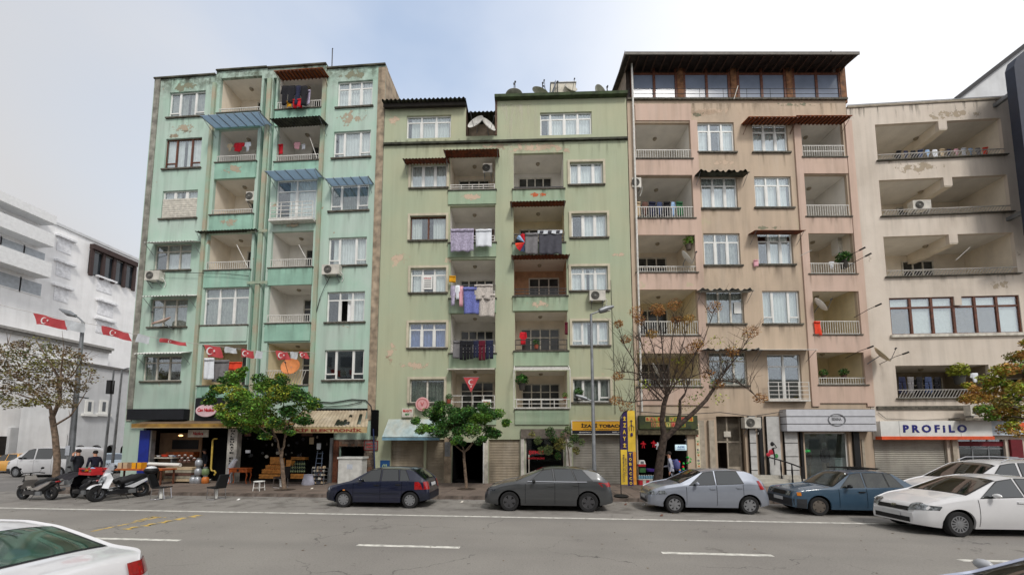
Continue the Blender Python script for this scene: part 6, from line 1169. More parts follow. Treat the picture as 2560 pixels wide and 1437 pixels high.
# autumn tree at right
q = atY(2625, 1210, 17.2); p = Vector((q.x, 17.2, SH)); t = thing('autumn_tree', 'orange and yellow leaved tree reaching in at the right edge', 'tree', tuple(p)); m = MB()
f = loc_(p, 2640, 1060); m.tube([(0, 0, -.03), f], [.16, .12], 10)
for x, y in ((2550, 980), (2500, 940), (2580, 880), (2470, 1000), (2680, 920), (2530, 1040)): branch(m, f, loc_(p, x, y, rd.uniform(-.8, .8)), .06, .015, .15)
m.build('trunk', BARKD, t, True); cl = [((lambda c, j: (c.x+rd.uniform(-j, j), c.y, c.z+rd.uniform(-j, j)*.7))(loc_(p, x, y, rd.uniform(-.9, .9)), r*.7), r*rd.uniform(.45, .8), .7, w) for _ in range(4) for (x, y, r, w) in ((2545, 880, .45, 1), (2520, 925, .5, 1.2), (2480, 960, .45, 1), (2560, 960, .7, 1.8), (2440, 990, .4, .8), (2500, 1000, .6, 1.4), (2545, 1030, .6, 1.4), (2480, 1030, .45, .9), (2600, 920, .8, 1.4), (2620, 1000, .8, 1.4), (2425, 965, .25, .4), (2530, 1070, .4, .7), (2690, 950, .8, 1.4), (2415, 1000, .25, .3), (2500, 960, .4, .8), (2570, 850, .3, .5))]
leaves('crown', [LEAFA, LEAFO, LEAFY, LEAFG, M('orange_leaf', (186, 136, 66), .7, rnd=.3)], [3, 3, 3, 2, 2], cl, t, 15000, .11, 12)
# ------------------------------------------------------------------ street lamps, poles
def lamp_head(t, z, a, ln, name='lamp_head', s=1):
    m = MB(); d = Vector((math.cos(a), math.sin(a), .38)).normalized(); b = Vector((0, 0, z)); m.tube([b, b+d*.3*s, b+d*(.35*s), b+d*(.6*s), b+d*(.95*s)], [.035, .035, .1*s, .13*s, .05*s], 10); o = m.build(name, GALV, t, True)
    MB().ball(tuple(b+d*.62*s-Vector((0, 0, .07))), .2*s, .08*s, .06, 10).build('lamp_glass', M('lamp_glass', (190, 190, 184), .3), o, True)
p = atY(1486, 1190, 16.9); zt = atY(1477, 785, p.y).z; t = thing('street_lamp', 'grey double-headed street lamp standing right of the dark grey hatchback', 'street lamp', (p.x, p.y, SH)); m = MB(); m.tube([(0, 0, 0), (0, 0, 1.2), (0, 0, 1.25), (-.02, 0, zt-SH)], [.11, .1, .085, .055], 12); m.build('pole', GALV, t, True); lamp_head(t, zt-SH, R(10), 1, s=1.15); z2 = atY(1480, 1003, p.y).z-SH; lamp_head(t, z2, R(180), 1, s=.85)
MB().box(-.15, .15, -.15, .15, -.02, .02).build('base_plate', GALV, t)
p = gnd(170, 1210, SH); zt = atY(208, 805, p.y).z-SH; xt = atY(208, 805, p.y).x-p.x; t = thing('street_lamp', 'tall leaning grey street lamp with flat head among the bunting at left', 'street lamp', (p.x, p.y, SH)); MB().tube([(0, 0, 0), (xt*.35, 0, zt*.4), (xt, 0, zt)], [.15, .12, .07], 12).build('pole', GALV, t, True)
m = MB(); m.tube([(xt, 0, zt), (xt-.3, 0, zt+.25), (xt-1.5, 0, zt+.75)], [.04, .04, .03], 8); m.tube([(xt-.5, 0, zt+.35), (xt-.9, 0, zt+.5), (xt-1.5, 0, zt+.76)], [.08, .16, .05], 10); m.build('lamp_head', GALV, t, True)
zs = atY(183, 1000, p.y).z-SH; m = MB(); m.tube([(xt*.5, 0, zs+.2), (xt*.5+.7, 0, zs+.1)], .04, 8); m.build('side_arm', GALV, t, True); MB().box(-.12+xt*.1, .12+xt*.1, -.17, -.15, 1.5, 2.0).build('notice', M('paper_notice', ()), t)
for (px, yt, lab) in ((262, 925, 'thin grey traffic light pole before the arcade building'), (283, 925, 'thin grey lamp pole with small hooked head next to the mint block')):
    p = Vector((atY(px, 1130, 22.5).x, 22.5, 0)); zt = atY(px, yt, 22.5).z; t = thing('street_pole', lab, 'pole', tuple(p)); MB().tube([(0, 0, 0), (.12, 0, zt)], [.08, .05], 8).build('pole', GALV, t, True)
    if px > 270: MB().tube([(.12, 0, zt), (.5, 0, zt+.1), (.9, 0, zt+.08)], [.04, .06, .03], 8).build('lamp_head', GALV, t, True)
    else: MB().box(-.15, .15, -.15, .1, zt-1.6, zt-.7).build('signal_box', BLACK, t)
# ------------------------------------------------------------------ air conditioners
def aircon(B, px, py, w_, label, v=-.02, a=0, h_=.56, group='air conditioners on the facades'):
    u, z = B.uz(px, py, v-.35); p = B.W(u, v, z); t = thing('air_conditioner', label, 'air conditioner', tuple(p), B.a+a, group); w = w_/2; h = h_/2
    MB().box(-w, w, -.36, -.04, -h, h).build('casing', M('dirty_white_casing', (204, 200, 190), .5, var=.12, scale=4, streak=.2), t)
    m = MB(); cx = -w*.3; rr_ = h*.8; m.lathe([(rr_, -.375), (rr_*.96, -.385), (rr_*.9, -.366), (.02, -.364)], 24, (cx, 0, 0), 'y', 1)
    for k in range(5): r_ = rr_*(.2+.16*k); m.lathe([(r_, -.375), (r_+.008, -.38), (r_+.016, -.375)], 24, (cx, 0, 0), 'y', 0)
    m.lathe([(.06, -.39), (.001, -.392)], 12, (cx, 0, 0), 'y'); m.build('fan_grille', [M('grey_grille', (120, 118, 112), .6), M('dark_fan', (50, 48, 46), .8)], t, True)
    m = MB()
    for s in (-.7, .7): m.box(s*w-.02, s*w+.02, -.36, 0.01, -h-.05, -h-.001); m.hexa([(s*w-.015, -.33, -h-.06), (s*w+.015, -.33, -h-.06), (s*w+.015, 0, -h-.35), (s*w-.015, 0, -h-.35)], [(s*w-.015, -.33, -h-.03), (s*w+.015, -.33, -h-.03), (s*w+.015, 0, -h-.32), (s*w-.015, 0, -h-.32)])
    m.build('bracket', GALV, t); MB().tube([(w, -.2, -.1), (w+.12, -.15, -.2), (w+.1, -.03, -.4), (w+.02, -.02, -.6)], .02, 6).build('pipe', PVC, t, True)
aircon(B1, 380, 688, .9, 'air conditioner at the far left edge of the mint block'); aircon(B1, 826, 673, 1.0, 'air conditioner below a right column window of the mint block'); aircon(B2, 1494, 738, .85, 'air conditioner hung beneath a window beside the lamp on the sage block')
aircon(B2, 1219, 420, .55, 'small air conditioner inside the top left balcony of the sage block', v=.6); aircon(B3, 1592, 456, .5, 'air conditioner at the left end of a beige block balcony by the pipe', v=.3); aircon(B3, 1882, 1056, .85, 'air conditioner above the entrance beside the white fascia', v=-.05)
aircon(B4, 2305, 512, .95, 'air conditioner inside the second cream loggia from the top', v=.7); aircon(B4, 2450, 1025, .9, 'air conditioner standing on a shelf above the appliance shop sign', v=-.25)
aircon(B1, 627, 490, .6, 'black faced air conditioner inside the third balcony of the mint block', v=.5)
u, z = B4.uz(2445, 1048, -.5); t = thing('shelf_slab', 'thin concrete shelf under the air conditioner above the appliance sign', 'shelf', tuple(B4.W(u, -.001, z)), B4.a); MB().box(-.9, 1.6, -.8, 0, -.06, .06).build('slab', CONC, t)
for px, py in ((2098, 612), (2130, 770), (2145, 905)):
    u, z = B3.uz(px, py, .9); p = B3.W(u, .9, z); t = thing('boiler_cabinet', 'white boiler cabinet in the '+{612: 'third', 770: 'fourth', 905: 'lowest'}[py]+' right balcony of the beige block', 'cabinet', tuple(p), B3.a); MB().box(-.3, .3, -.25, .2, -.6, .6).build('casing', PVC, t); MB().box(-.27, .27, -.262, -.251, -.56, .56).build('door', PVCOLD, t)
# ------------------------------------------------------------------ satellite dishes
def dish(B, px, py, r, face, label, mat=None, v=-.5, mount=(0, .4, -.3), elev=.45, name='satellite_dish'):
    u, z = B.uz(px, py, v); p = B.W(u, v, z); t = thing(name, label, 'satellite dish', tuple(p), B.a, 'satellite dishes'); mat = mat or M('off_white_dish', (196, 194, 188), .6, var=.15, scale=3, streak=.15)
    d = Vector((math.sin(face)*math.cos(elev), -math.cos(face)*math.cos(elev), math.sin(elev))); q = d.to_track_quat('Z', 'Y')
    m = MB(); m.lathe([(.001, -.16*r), (r*.4, -.13*r), (r*.75, -.04*r), (r, .1*r), (r*1.0, .13*r), (r*.74, -.01*r), (r*.4, -.1*r), (.001, -.13*r)], 28); o = m.build('reflector', mat, t, True); o.rotation_mode = 'QUATERNION'; o.rotation_quaternion = q
    dn = q @ Vector((0, -1, 0)) if (q @ Vector((0, -1, 0))).z < 0 else q @ Vector((0, 1, 0)); f = d*r*1.25+dn*r*.2
    m = MB(); m.tube([dn*r*.98+d*.1*r, f], .014, 6); m.tube([f-d*.08, f+d*.02], [.03, .045], 8, 0); m.build('feed_arm', M('dark_lnb', (70, 70, 74), .5), t, True)
    m = MB(); m.tube([-d*.1*r, Vector(mount)*.5-d*.1, Vector(mount)], .025, 6); m.build('mount', GALV, t, True)
dish(B1, 404, 803, .5, R(-20), 'rust brown dish below a left window of the mint block', M('rusty_dish', (150, 96, 80), .8, col2=(190, 180, 170), scale=1.5), elev=.9, mount=(.2, .5, -.3))
dish(B1, 727, 916, .5, R(8), 'orange front facing dish on the lowest mint balcony', M('orange_dish', (206, 130, 76), .7, var=.12), elev=.35)
dish(B2, 1190, 307, .5, R(-25), 'left of the two grey dishes in the roof recess of the sage block', v=-.3, elev=.4); dish(B2, 1221, 313, .46, R(42), 'right of the two grey dishes in the roof recess of the sage block', v=-.3, elev=.4)
dish(B2, 1285, 240, .5, R(0), 'flat lying dish at the left of the sage roof edge', v=.3, elev=1.45, mount=(0, 0, -.3)); dish(B2, 1350, 232, .5, R(40), 'dark tilted dish seen from below on the sage roof', M('grey_dish', (170, 168, 160), .6), v=.6, elev=1.1, mount=(.1, 0, -.5))
dish(B2, 1382, 226, .5, R(-70), 'bluish dish seen from the side beside the water tank on the roof', M('bluish_dish', (160, 168, 186), .5), v=1.2, elev=.3, mount=(0, 0, -.6)); dish(B2, 1427, 221, .42, R(20), 'small round dish right of the water tank on the roof', v=1.2, mount=(0, 0, -.5)); dish(B2, 1500, 232, .45, R(80), 'thin edge-on dish at the right of the sage roof', v=1.0, elev=.8, mount=(0, 0, -.5))
dish(B3, 1716, 645, .45, R(64), 'white edge-on dish in the third left balcony of the beige block', PVC, v=-.2, elev=.6); dish(B3, 1642, 928, .5, R(66), 'white dish behind the branches of the bare tree', PVC, v=-.2, elev=.5); dish(B3, 2050, 762, .45, R(58), 'white edge-on dish above the orange cloth on the beige block', PVC, v=-.2, elev=.6); dish(B4, 2203, 887, .5, R(50), 'cream edge-on dish on the left side of the cream block', M('cream_dish', (214, 204, 176), .6), v=-.6, elev=.6, mount=(-.3, .6, -.4))
for B, px, py, lab in ((B3, 2150, 625, 'upper'), (B3, 2165, 640, 'second'), (B4, 2190, 765, 'third'), (B4, 2258, 885, 'fourth'), (B3, 2170, 870, 'lowest')):
    u, z = B.uz(px, py, -.8); p = B.W(u, 0, z); t = thing('antenna_arm', lab+' dark dish arm sticking out between the beige and cream blocks', 'antenna arm', tuple(p), B.a); m = MB(); m.tube([(-.5, 0, -.35), (-.1, -.5, -.05), (.05, -.8, .02)], .016, 6); m.tube([(.0, -.75, 0), (.16, -.95, .08)], .045, 8); m.build('arm', STEELD, t, True)
u, z = B2.uz(1405, 232, 1.5); t = thing('water_tank', 'beige water tank among the dishes on the sage roof', 'water tank', tuple(B2.W(u, 1.6, z-.5)), B2.a); MB().box(-.7, .8, -.4, .6, 0, .85).build('tank', M('beige_tank', (216, 210, 194), .8, var=.15), t); MB().box(-.75, .85, -.45, .65, .85, .9).build('lid', GALV, t)
for px, yt, B, lab in ((832, 122, B1, 'thin chimney pipe on the roof of the mint block'), (1394, 205, B2, 'thin mast on the sage roof beside the water tank'), (1357, 208, B2, 'short mast with knob left of the water tank'), (1288, 205, B2, 'short tripod mast at the left of the sage roof'), (1518, 218, B2, 'slanting mast at the right end of the sage roof')):
    u, z1 = B.uz(px, yt, 1.0); _, z0 = B.uz(px, yt+46, 1.0); t = thing('roof_mast', lab, 'mast', tuple(B.W(u, 1, z0)), B.a); m = MB(); m.tube([(.12 if px in (1518,) else 0, 0, -.3), (-.02, 0, z1-z0)], .03, 6); m.ball((0, 0, z1-z0), .06 if px != 832 else .03); m.build('pole', STEELD, t, True)
# ------------------------------------------------------------------ laundry, cloths
def cloth(B, x0, y0, x1, y1, mat, label, v=-.25, cat='laundry', group=None, kind='sheet', name='hanging_cloth', sk=0, wav=.05):
    u0, u1, z0, z1 = B.rect(x0, y0, x1, y1, v); w = u1-u0; h = z1-z0; t = MB(); ph = random.random()*6
    def S(x, q, y=0): return (x+sk*(1-q)*w*.2, y+wav*math.sin(x*14+ph+(1-q)*1.5)*(1.1-q)*1.2, -h+h*q-.02*math.sin(x*9+ph)*(1-q))
    if kind == 'sheet':
        t.grid(lambda s, q: S(w*s, q), max(4, int(w/.07)), max(4, int(h/.1))); t.grid(lambda s, q: (w*s, -.03+wav*.3*math.sin(w*s*14+ph), -h*.12*q), max(4, int(w/.07)), 2)
    elif kind == 'trousers':
        t.grid(lambda s, q: S(w*s, .68+.32*q), 6, 4); t.grid(lambda s, q: S(w*.46*s, .7*q), 4, 6); t.grid(lambda s, q: S(w*(.54+.46*s), .7*q), 4, 6)
    elif kind == 'shirt':
        t.grid(lambda s, q: S(w*(.2+.6*s), q), 6, 6); t.hexa([S(0, .55), S(w*.2, .5), S(w*.2, .53, .02), S(0, .57, .02)], [S(w*.1, .98), S(w*.28, 1), S(w*.28, 1, .02), S(w*.1, .98, .02)]); t.hexa([S(w*.8, .5), S(w, .55), S(w, .57, .02), S(w*.8, .53, .02)], [S(w*.72, 1), S(w*.9, .98), S(w*.9, .98, .02), S(w*.72, 1, .02)])
    o = t.build(name, mat, None, True, ang=1.5); o.location = B.W(u0, v, z1); o.rotation_euler = (0, 0, B.a); md = o.modifiers.new('thickness', 'SOLIDIFY'); md.thickness = .008; return tag(o, label, cat, group)
CM = {k: M('cloth_'+k, c, .95, var=vv, scale=s) for k, c, vv, s in (('lilac', (176, 168, 190), .22, 12), ('white', (222, 226, 232), .05, 3), ('yellow', (222, 160, 30), .1, 3), ('floral', (120, 128, 196), .3, 26), ('striped', (198, 190, 182), .18, 18), ('black', (26, 26, 32), .1, 3), ('navy', (34, 38, 64), .2, 10), ('grey', (120, 118, 120), .1, 4),
      ('charcoal', (76, 76, 84), .1, 6), ('red', (200, 30, 44), .15, 6), ('pink', (226, 170, 180), .1, 4), ('maroon', (96, 20, 40), .2, 12), ('denim', (60, 72, 104), .2, 6), ('orange', (230, 74, 48), .1, 4), ('green', (50, 100, 66), .1, 4), ('brown', (100, 70, 60), .15, 5), ('skyblue', (150, 180, 214), .1, 5), ('beige', (190, 170, 140), .1, 4))}
def clothesline(B, x0, y0, x1, y1, v, label):
    a = B.uz(x0, y0, v); b = B.uz(x1, y1, v); t = MB(); t.tube([(0, 0, 0), ((b[0]-a[0])/2, 0, (b[1]-a[1])/2-.04), (b[0]-a[0], 0, b[1]-a[1])], .008, 5); t.tube([(0, 0, 0), (0, -v, -.12)], .01, 5); t.tube([(b[0]-a[0], 0, b[1]-a[1]), (b[0]-a[0], -v, b[1]-a[1]-.12)], .01, 5)
    o = t.build('clothesline', GALV); o.location = B.W(a[0], v, a[1]); o.rotation_euler = (0, 0, B.a); tag(o, label, 'clothesline')
G2 = 'laundry hanging from the sage block balconies'
clothesline(B2, 1126, 573, 1236, 573, -.45, 'thin clothesline with lilac cloth on the sage block'); cloth(B2, 1127, 573, 1184, 628, CM['lilac'], 'lilac checked cloth on the second balcony line of the sage block', -.45, group=G2); cloth(B2, 1189, 574, 1229, 616, CM['white'], 'pale blue white towel beside the lilac checked cloth', -.45, group=G2)
clothesline(B2, 1126, 712, 1238, 710, -.55, 'thin clothesline with sheets on the third sage balcony'); cloth(B2, 1123, 690, 1139, 706, CM['yellow'], 'small yellow cloth at the left of the third sage balcony', -.3, group=G2)
cloth(B2, 1125, 714, 1140, 764, CM['lilac'], 'lilac shirt at the left end of the sheet line', -.5, group=G2, kind='shirt'); cloth(B2, 1137, 713, 1150, 748, CM['white'], 'small white vest between the lilac and pink shirts', -.56, group=G2, kind='shirt'); cloth(B2, 1146, 715, 1160, 766, CM['pink'], 'pink patterned shirt left of the blue floral sheet', -.5, group=G2, kind='shirt')
cloth(B2, 1158, 718, 1198, 784, CM['floral'], 'blue floral bed sheet on the third sage balcony', -.6, group=G2, sk=.3); cloth(B2, 1186, 712, 1232, 748, CM['striped'], 'short beige towel overlapping the long striped sheet', -.66, group=G2); cloth(B2, 1199, 735, 1238, 791, CM['striped'], 'long beige striped sheet at the right end of the line', -.6, group=G2, sk=-.3)
clothesline(B2, 1126, 851, 1238, 849, -.5, 'thin clothesline with dark trousers on the fourth sage balcony'); cloth(B2, 1133, 852, 1150, 896, CM['grey'], 'grey cloth at the left end of the trouser line', -.45, group=G2)
for i, (a, b, c, l) in enumerate(((1150, 1166, 'black', 'black trousers next to the grey cloth'), (1167, 1182, 'black', 'second pair of black trousers from the left on the trouser line'), (1183, 1196, 'navy', 'navy trousers in the middle of the trouser line'), (1197, 1213, 'maroon', 'dark red striped trousers on the trouser line'), (1214, 1233, 'navy', 'navy tracksuit trousers at the right end of the trouser line'))): cloth(B2, a, 850+i % 2, b, 900-(i % 3)*3, CM[c], l, -.5, group=G2, kind='trousers')
clothesline(B2, 1285, 585, 1412, 578, -.5, 'thin clothesline with dark sheets on the right side of the sage block'); cloth(B2, 1313, 583, 1345, 635, CM['grey'], 'mid grey cloth left of the big charcoal sheet', -.5, group=G2); cloth(B2, 1347, 578, 1405, 635, CM['charcoal'], 'large charcoal sheet on the right side of the sage block', -.5, group=G2); cloth(B2, 1344, 577, 1406, 584, CM['white'], 'thin pale cloth folded over the charcoal sheet', -.54, group=G2, wav=.006)
u, z = B2.uz(1312, 606, -.5); m = MB()
t = thing('striped_sun_umbrella', 'half folded red blue and orange striped umbrella by the grey cloths', 'umbrella', tuple(B2.W(u, -.5, z)), B2.a)
for k in range(6): a0, a1 = math.pi*(.5+k/6), math.pi*(.5+(k+1)/6); mb = MB(); mb.add([(0, 0, 0), (.52*math.cos(a0), .05, .52*math.sin(a0)), (.54*math.cos((a0+a1)/2), -.02, .54*math.sin((a0+a1)/2)), (.52*math.cos(a1), .05, .52*math.sin(a1)), (0, .03, 0)], [(0, 1, 2), (0, 2, 3), (4, 1, 2), (4, 2, 3)]); mb.build('canopy_segment', [CM['red'], CM['skyblue'], CM['black'], CM['orange'], CM['red'], CM['denim']][k], t)
cloth(B2, 1298, 830, 1318, 862, CM['red'], 'bright red shirt inside the fourth right balcony of the sage block', .3, group=G2, kind='shirt'); cloth(B2, 1412, 806, 1420, 836, CM['maroon'], 'narrow dark red cloth beside a right window of the sage block', -.2, group=G2)
G1 = 'laundry on the mint block balconies'
for i, (a, b, c, y, l) in enumerate(((703, 722, 'black', 262, 'black coat at the left of the top mint balcony'), (718, 738, 'black', 258, 'black coat second from left on the top mint balcony'), (735, 752, 'navy', 262, 'navy coat on the top mint balcony'), (750, 768, 'black', 264, 'black coat at the right of the dark laundry pile'))): cloth(B1, a, 215, b, y, CM[c], l, -.3-.05*(i % 2), group=G1, kind='shirt')
cloth(B1, 733, 250, 754, 268, CM['red'], 'red cloth below the black coats on the top mint balcony', -.3, group=G1); cloth(B1, 716, 254, 728, 268, CM['yellow'], 'small yellow cloth below the black coats', -.3, group=G1); cloth(B1, 766, 226, 775, 262, CM['lilac'], 'narrow lilac cloth right of the black coats', -.2, group=G1)
cloth(B1, 568, 360, 582, 378, CM['beige'], 'beige shirt left of the red shirts on the second mint balcony', .2, group=G1, kind='shirt'); cloth(B1, 583, 358, 612, 378, CM['red'], 'bright red shirt on the second mint balcony', .2, group=G1, kind='shirt'); cloth(B1, 612, 356, 627, 378, CM['white'], 'white shirt right of the red shirt', .2, group=G1, kind='shirt')
cloth(B1, 696, 362, 707, 386, CM['red'], 'small red cloth under the mossy canopy', .1, group=G1); cloth(B1, 734, 356, 751, 372, CM['pink'], 'pink shirt under the mossy canopy', .3, group=G1, kind='shirt'); cloth(B1, 754, 362, 763, 374, CM['white'], 'tiny white cloth right of the pink shirt', .3, group=G1)
cloth(B1, 512, 895, 532, 948, CM['white'], 'white sheet at the left of the lowest mint balcony', -.1, group=G1); cloth(B1, 535, 900, 570, 955, CM['grey'], 'grey sheet hanging in the lowest mint balcony', .1, group=G1); cloth(B1, 572, 905, 604, 925, CM['orange'], 'orange cloth in the lowest mint balcony', .15, group=G1)
G3 = 'laundry on the beige block balconies'
cloth(B3, 1576, 322, 1589, 374, CM['white'], 'white towel at the left of the top beige balcony', .1, group=G3)
for i, (a, b, c) in enumerate(((1592, 1602, 'beige'), (1604, 1622, 'brown'), (1622, 1640, 'navy'), (1641, 1658, 'denim'), (1659, 1676, 'black'), (1677, 1690, 'skyblue'), (1690, 1708, 'green'))): cloth(B3, a, 505, b, 540, CM[c], ('beige', 'brown', 'navy', 'denim', 'black', 'sky blue', 'dark green')[i]+' garment on the second left balcony of the beige block', .3, group=G3, kind='shirt' if i % 2 else 'sheet')
cloth(B3, 2034, 803, 2052, 838, CM['orange'], 'orange red cloth over the fourth right balcony rail of the beige block', -.12, group=G3, sk=.5); cloth(B3, 1884, 650, 1896, 666, CM['pink'], 'small pink bag hanging left of a beige block window', -.1, group=G3); cloth(B3, 2072, 655, 2086, 672, CM['white'], 'small white bag behind the third right beige balcony rail', .1, group=G3)
G4 = 'laundry on the cream block balconies'; rd = random.Random(2); x = 2240; i = 0; seq = ['black', 'navy', 'black', 'denim', 'skyblue', 'white', 'beige', 'navy', 'pink', 'white', 'skyblue', 'grey', 'orange']; od = ('first', 'second', 'third', 'fourth', 'fifth', 'sixth', 'seventh', 'eighth', 'ninth', 'tenth', 'eleventh', 'twelfth', 'thirteenth')
for i, c in enumerate(seq): cloth(B4, x, 378-i*.7, x+15, 398-i*.9, CM[c], od[i]+' garment from the left on the top cream loggia rail, '+c, .5, group=G4, kind='shirt' if i % 3 else 'sheet'); x += 18
for i, (a, c) in enumerate(((2246, 'navy'), (2268, 'grey'), (2290, 'black'), (2312, 'denim'), (2336, 'black'))): cloth(B4, a, 942, a+20, 984, CM[c], ('leftmost navy', 'grey', 'first black', 'blue denim', 'rightmost black')[i]+' trousers in the lowest cream loggia', .3, group=G4, kind='trousers')
cloth(B4, 2426, 932, 2449, 956, CM['white'], 'white shirt in the lowest cream loggia beside the autumn tree', .1, group=G4, kind='shirt')
t = thing('advert_sheet', 'white notice with red print in a window of the sage block', 'notice', tuple(B2.W(*[B2.uz(1069, 706, .05)[0], .07, B2.uz(1069, 706, .05)[1]])), B2.a); MB().box(-.27, .27, .002, .006, -.38, .38).build('paper', PVC, t); text('KİRALIK', t, 'lettering', 0, .26, .42, .1, 0, RED, .02)
for k in range(4): MB().box(-.2, .2, -.001, .001, .1-.12*k, .14-.12*k).build('print_line', BLACK, t)
t = thing('advert_sheet', 'white notice in a lower window of the beige block', 'notice', tuple(B3.W(B3.uz(1846, 768)[0], .07, B3.uz(1846, 768)[1])), B3.a); MB().box(-.2, .2, .002, .006, -.32, .32).build('paper', PVC, t)
u, z = B2.uz(1216, 1008, -.2); t = thing('advert_sheet', 'small white notice with red marks on the lowest left balcony rail of the sage block', 'notice', tuple(B2.W(u, -.14, z)), B2.a); MB().box(-.25, .25, -.006, .0, -.22, .22).build('paper', PVC, t); text('7/24', t, 'lettering', 0, .02, .36, .2, -.008, MATS['red_ring'])
# ------------------------------------------------------------------ bunting
FRED = M('flag_red', (182, 70, 74), .8, var=.08); FWH = M('flag_pale', (196, 200, 204), .8, var=.08)
def star(m, c, r, y, n=5, rot=.3):
    pts = []
    for k in range(2*n): a = math.pi*k/n+rot; rr_ = r if k % 2 == 0 else r*.4; pts.append((c[0]+rr_*math.cos(a), y, c[1]+rr_*math.sin(a)))
    m.add(pts, [tuple(range(2*n))])
def crescent(m, c, r, y):
    N = 14; o = []; i_ = []
    for k in range(N+1): a = R(35)+R(290)*k/N; o.append((c[0]+r*math.cos(a), y, c[1]+r*math.sin(a))); b = R(48)+R(264)*k/N; i_.append((c[0]+r*.22+r*.8*math.cos(b), y, c[1]+r*.8*math.sin(b)))
    m.add(o+i_, [(k, k+1, N+2+k, N+1+k) for k in range(N)])
YB = 17.6
line = [(-60, 745), (30, 770), (85, 782), (170, 800), (258, 815), (330, 834), (345, 835), (400, 846), (470, 856), (512, 862), (570, 868), (600, 872), (640, 878), (690, 878), (730, 880), (775, 880), (790, 884)]
P = [atY(x, y, YB+.02*(x/40)) for x, y in line]; o = MB().tube(P, .012, 5).build('bunting_string', M('pale_cord', (190, 186, 180), .8)); tag(o, 'thin cord carrying the red and pale flags across the left of the street', 'cord')
flags = [(85, 783, 160, 800, 32, 1, 'largest'), (258, 815, 325, 833, 26, 1, 'second'), (402, 846, 468, 856, 12, 1, 'third'), (512, 862, 550, 867, 34, 1, 'fourth'), (602, 872, 634, 877, 24, 1, 'fifth'), (692, 878, 722, 880, 24, 1, 'sixth'), (750, 880, 768, 881, 18, 1, 'rightmost'),
         (166, 800, 212, 808, 30, 0, 'leftmost'), (345, 835, 378, 842, 24, 0, 'second'), (566, 868, 595, 871, 16, 0, 'third'), (640, 878, 660, 878, 22, 0, 'fourth'), (726, 880, 744, 880, 20, 0, 'rightmost')]
for (x0, y0, x1, y1, dr, red, od_) in flags:
    a = atY(x0, y0, YB); b = atY(x1, y1, YB); h = dr/F*YB*1.02; w = (b-a).length; mm = MB(); ang = math.atan2(b.z-a.z, b.x-a.x)
    sk = .35 if red else .05
    def f(s, q): return (w*s+sk*h*q, -.05-.07*math.sin(s*7+q*2+x0), w*s*math.tan(ang)-h*q*(1-.15*s)+.03*math.sin(s*6))
    mm.grid(f, 10, 6); t = thing('bunting_flag', (od_+' red flag with white crescent on the bunting cord') if red else (od_+' pale flag on the bunting cord'), 'flag', tuple(a), 0, 'red flags on the bunting' if red else 'pale flags on the bunting'); mm.build('cloth', FRED if red else FWH, t, True, ang=1.5)
    if red:
        e = MB(); s = min(h, w)*.3; crescent(e, (w*.42+sk*h*.45, w*.42*math.tan(ang)-h*.48), s, -.17); star(e, (w*.42+sk*h*.45+s*1.25, w*.42*math.tan(ang)-h*.48), s*.42, -.17); e.build('crescent_and_star', M('flag_white', (230, 230, 228), .8), t)
u, z = B2.uz(1178, 943, -.5); t = thing('pennant_flag', 'triangular red pennant with white crescent on the lowest left sage balcony', 'flag', tuple(B2.W(u, -.5, z)), B2.a); MB().prism([(-.42, 0), (.42, 0), (0, -.8)], 'y', -.006, .006).build('cloth', FRED, t); e = MB(); crescent(e, (0, -.25), .15, -.012); star(e, (0, -.5), .06, -.012); o = e.build('crescent_and_star', MATS['flag_white'], t); MB().tube([(-.45, 0, .01), (.45, 0, .01)], .012, 5).build('rod', GALV, t)
u, z = B1.uz(495, 1005, -.8)
# cables on facades
def cable(B, pts, v, label, r=.016, mat=None):
    P = []
    for x, y in pts: a = B.uz(x, y, v); w_ = B.W(a[0], v, a[1]); P.append(w_)
    o = MB().tube(P, r, 5).build('cable', mat or BLACK, None, True); tag(o, label, 'cable')
cable(B1, [(735, 1012), (780, 1003), (830, 1006), (880, 998), (915, 1000), (928, 1015), (930, 1040)], -.06, 'black cable sagging over the torn corrugated canopy', .03); cable(B1, [(770, 1010), (820, 1016), (870, 1012), (905, 1004)], -.06, 'second cable just above the torn canopy', .02)
cable(B1, [(402, 680), (470, 682), (560, 684), (622, 690)], -.2, 'dark cable crossing the mint block from the left air conditioner'); cable(B1, [(800, 745), (788, 790), (778, 870), (775, 960)], -.05, 'vertical dark cable down the mint block', .02, STEELD); cable(B1, [(826, 690), (810, 720), (800, 745)], -.1, 'cable dropping from the right air conditioner of the mint block')
cable(B2, [(1527, 700), (1530, 780), (1535, 900), (1538, 1035)], -.03, 'thin vertical cable on the right of the sage block', .012); cable(B3, [(1592, 1028), (1700, 1036), (1800, 1030), (1880, 1040), (1960, 1028)], -.25, 'loose dark cable above the pet shop and entrance', .02); cable(B4, [(2195, 1030), (2215, 1046), (2300, 1050), (2400, 1044)], -.05, 'thin cable above the appliance shop sign', .014)
# drying poles on balconies
for i, (B, a, b) in enumerate(((B1, (592, 612), (620, 668)), (B1, (747, 612), (765, 645)), (B3, (1845, 215), (1835, 248)), (B3, (2000, 640), (2030, 625)), (B4, (2390, 650), (2425, 618)), (B1, (775, 345), (792, 395)))):
    p = B.W(B.uz(*a, -.2)[0], -.2, B.uz(*a, -.2)[1]); q = B.W(B.uz(*b, -.5)[0], -.5, B.uz(*b, -.5)[1]); o = MB().tube([p, q], .018, 6).build('drying_pole', STEELW); tag(o, ('slanted pole on the fourth left mint balcony', 'slanted pole on the fourth right mint balcony', 'slanted pole at the beige penthouse rail', 'slanted pole on the third right beige balcony', 'slanted pole in the third cream loggia', 'slanted pole under the mossy canopy')[i], 'pole')
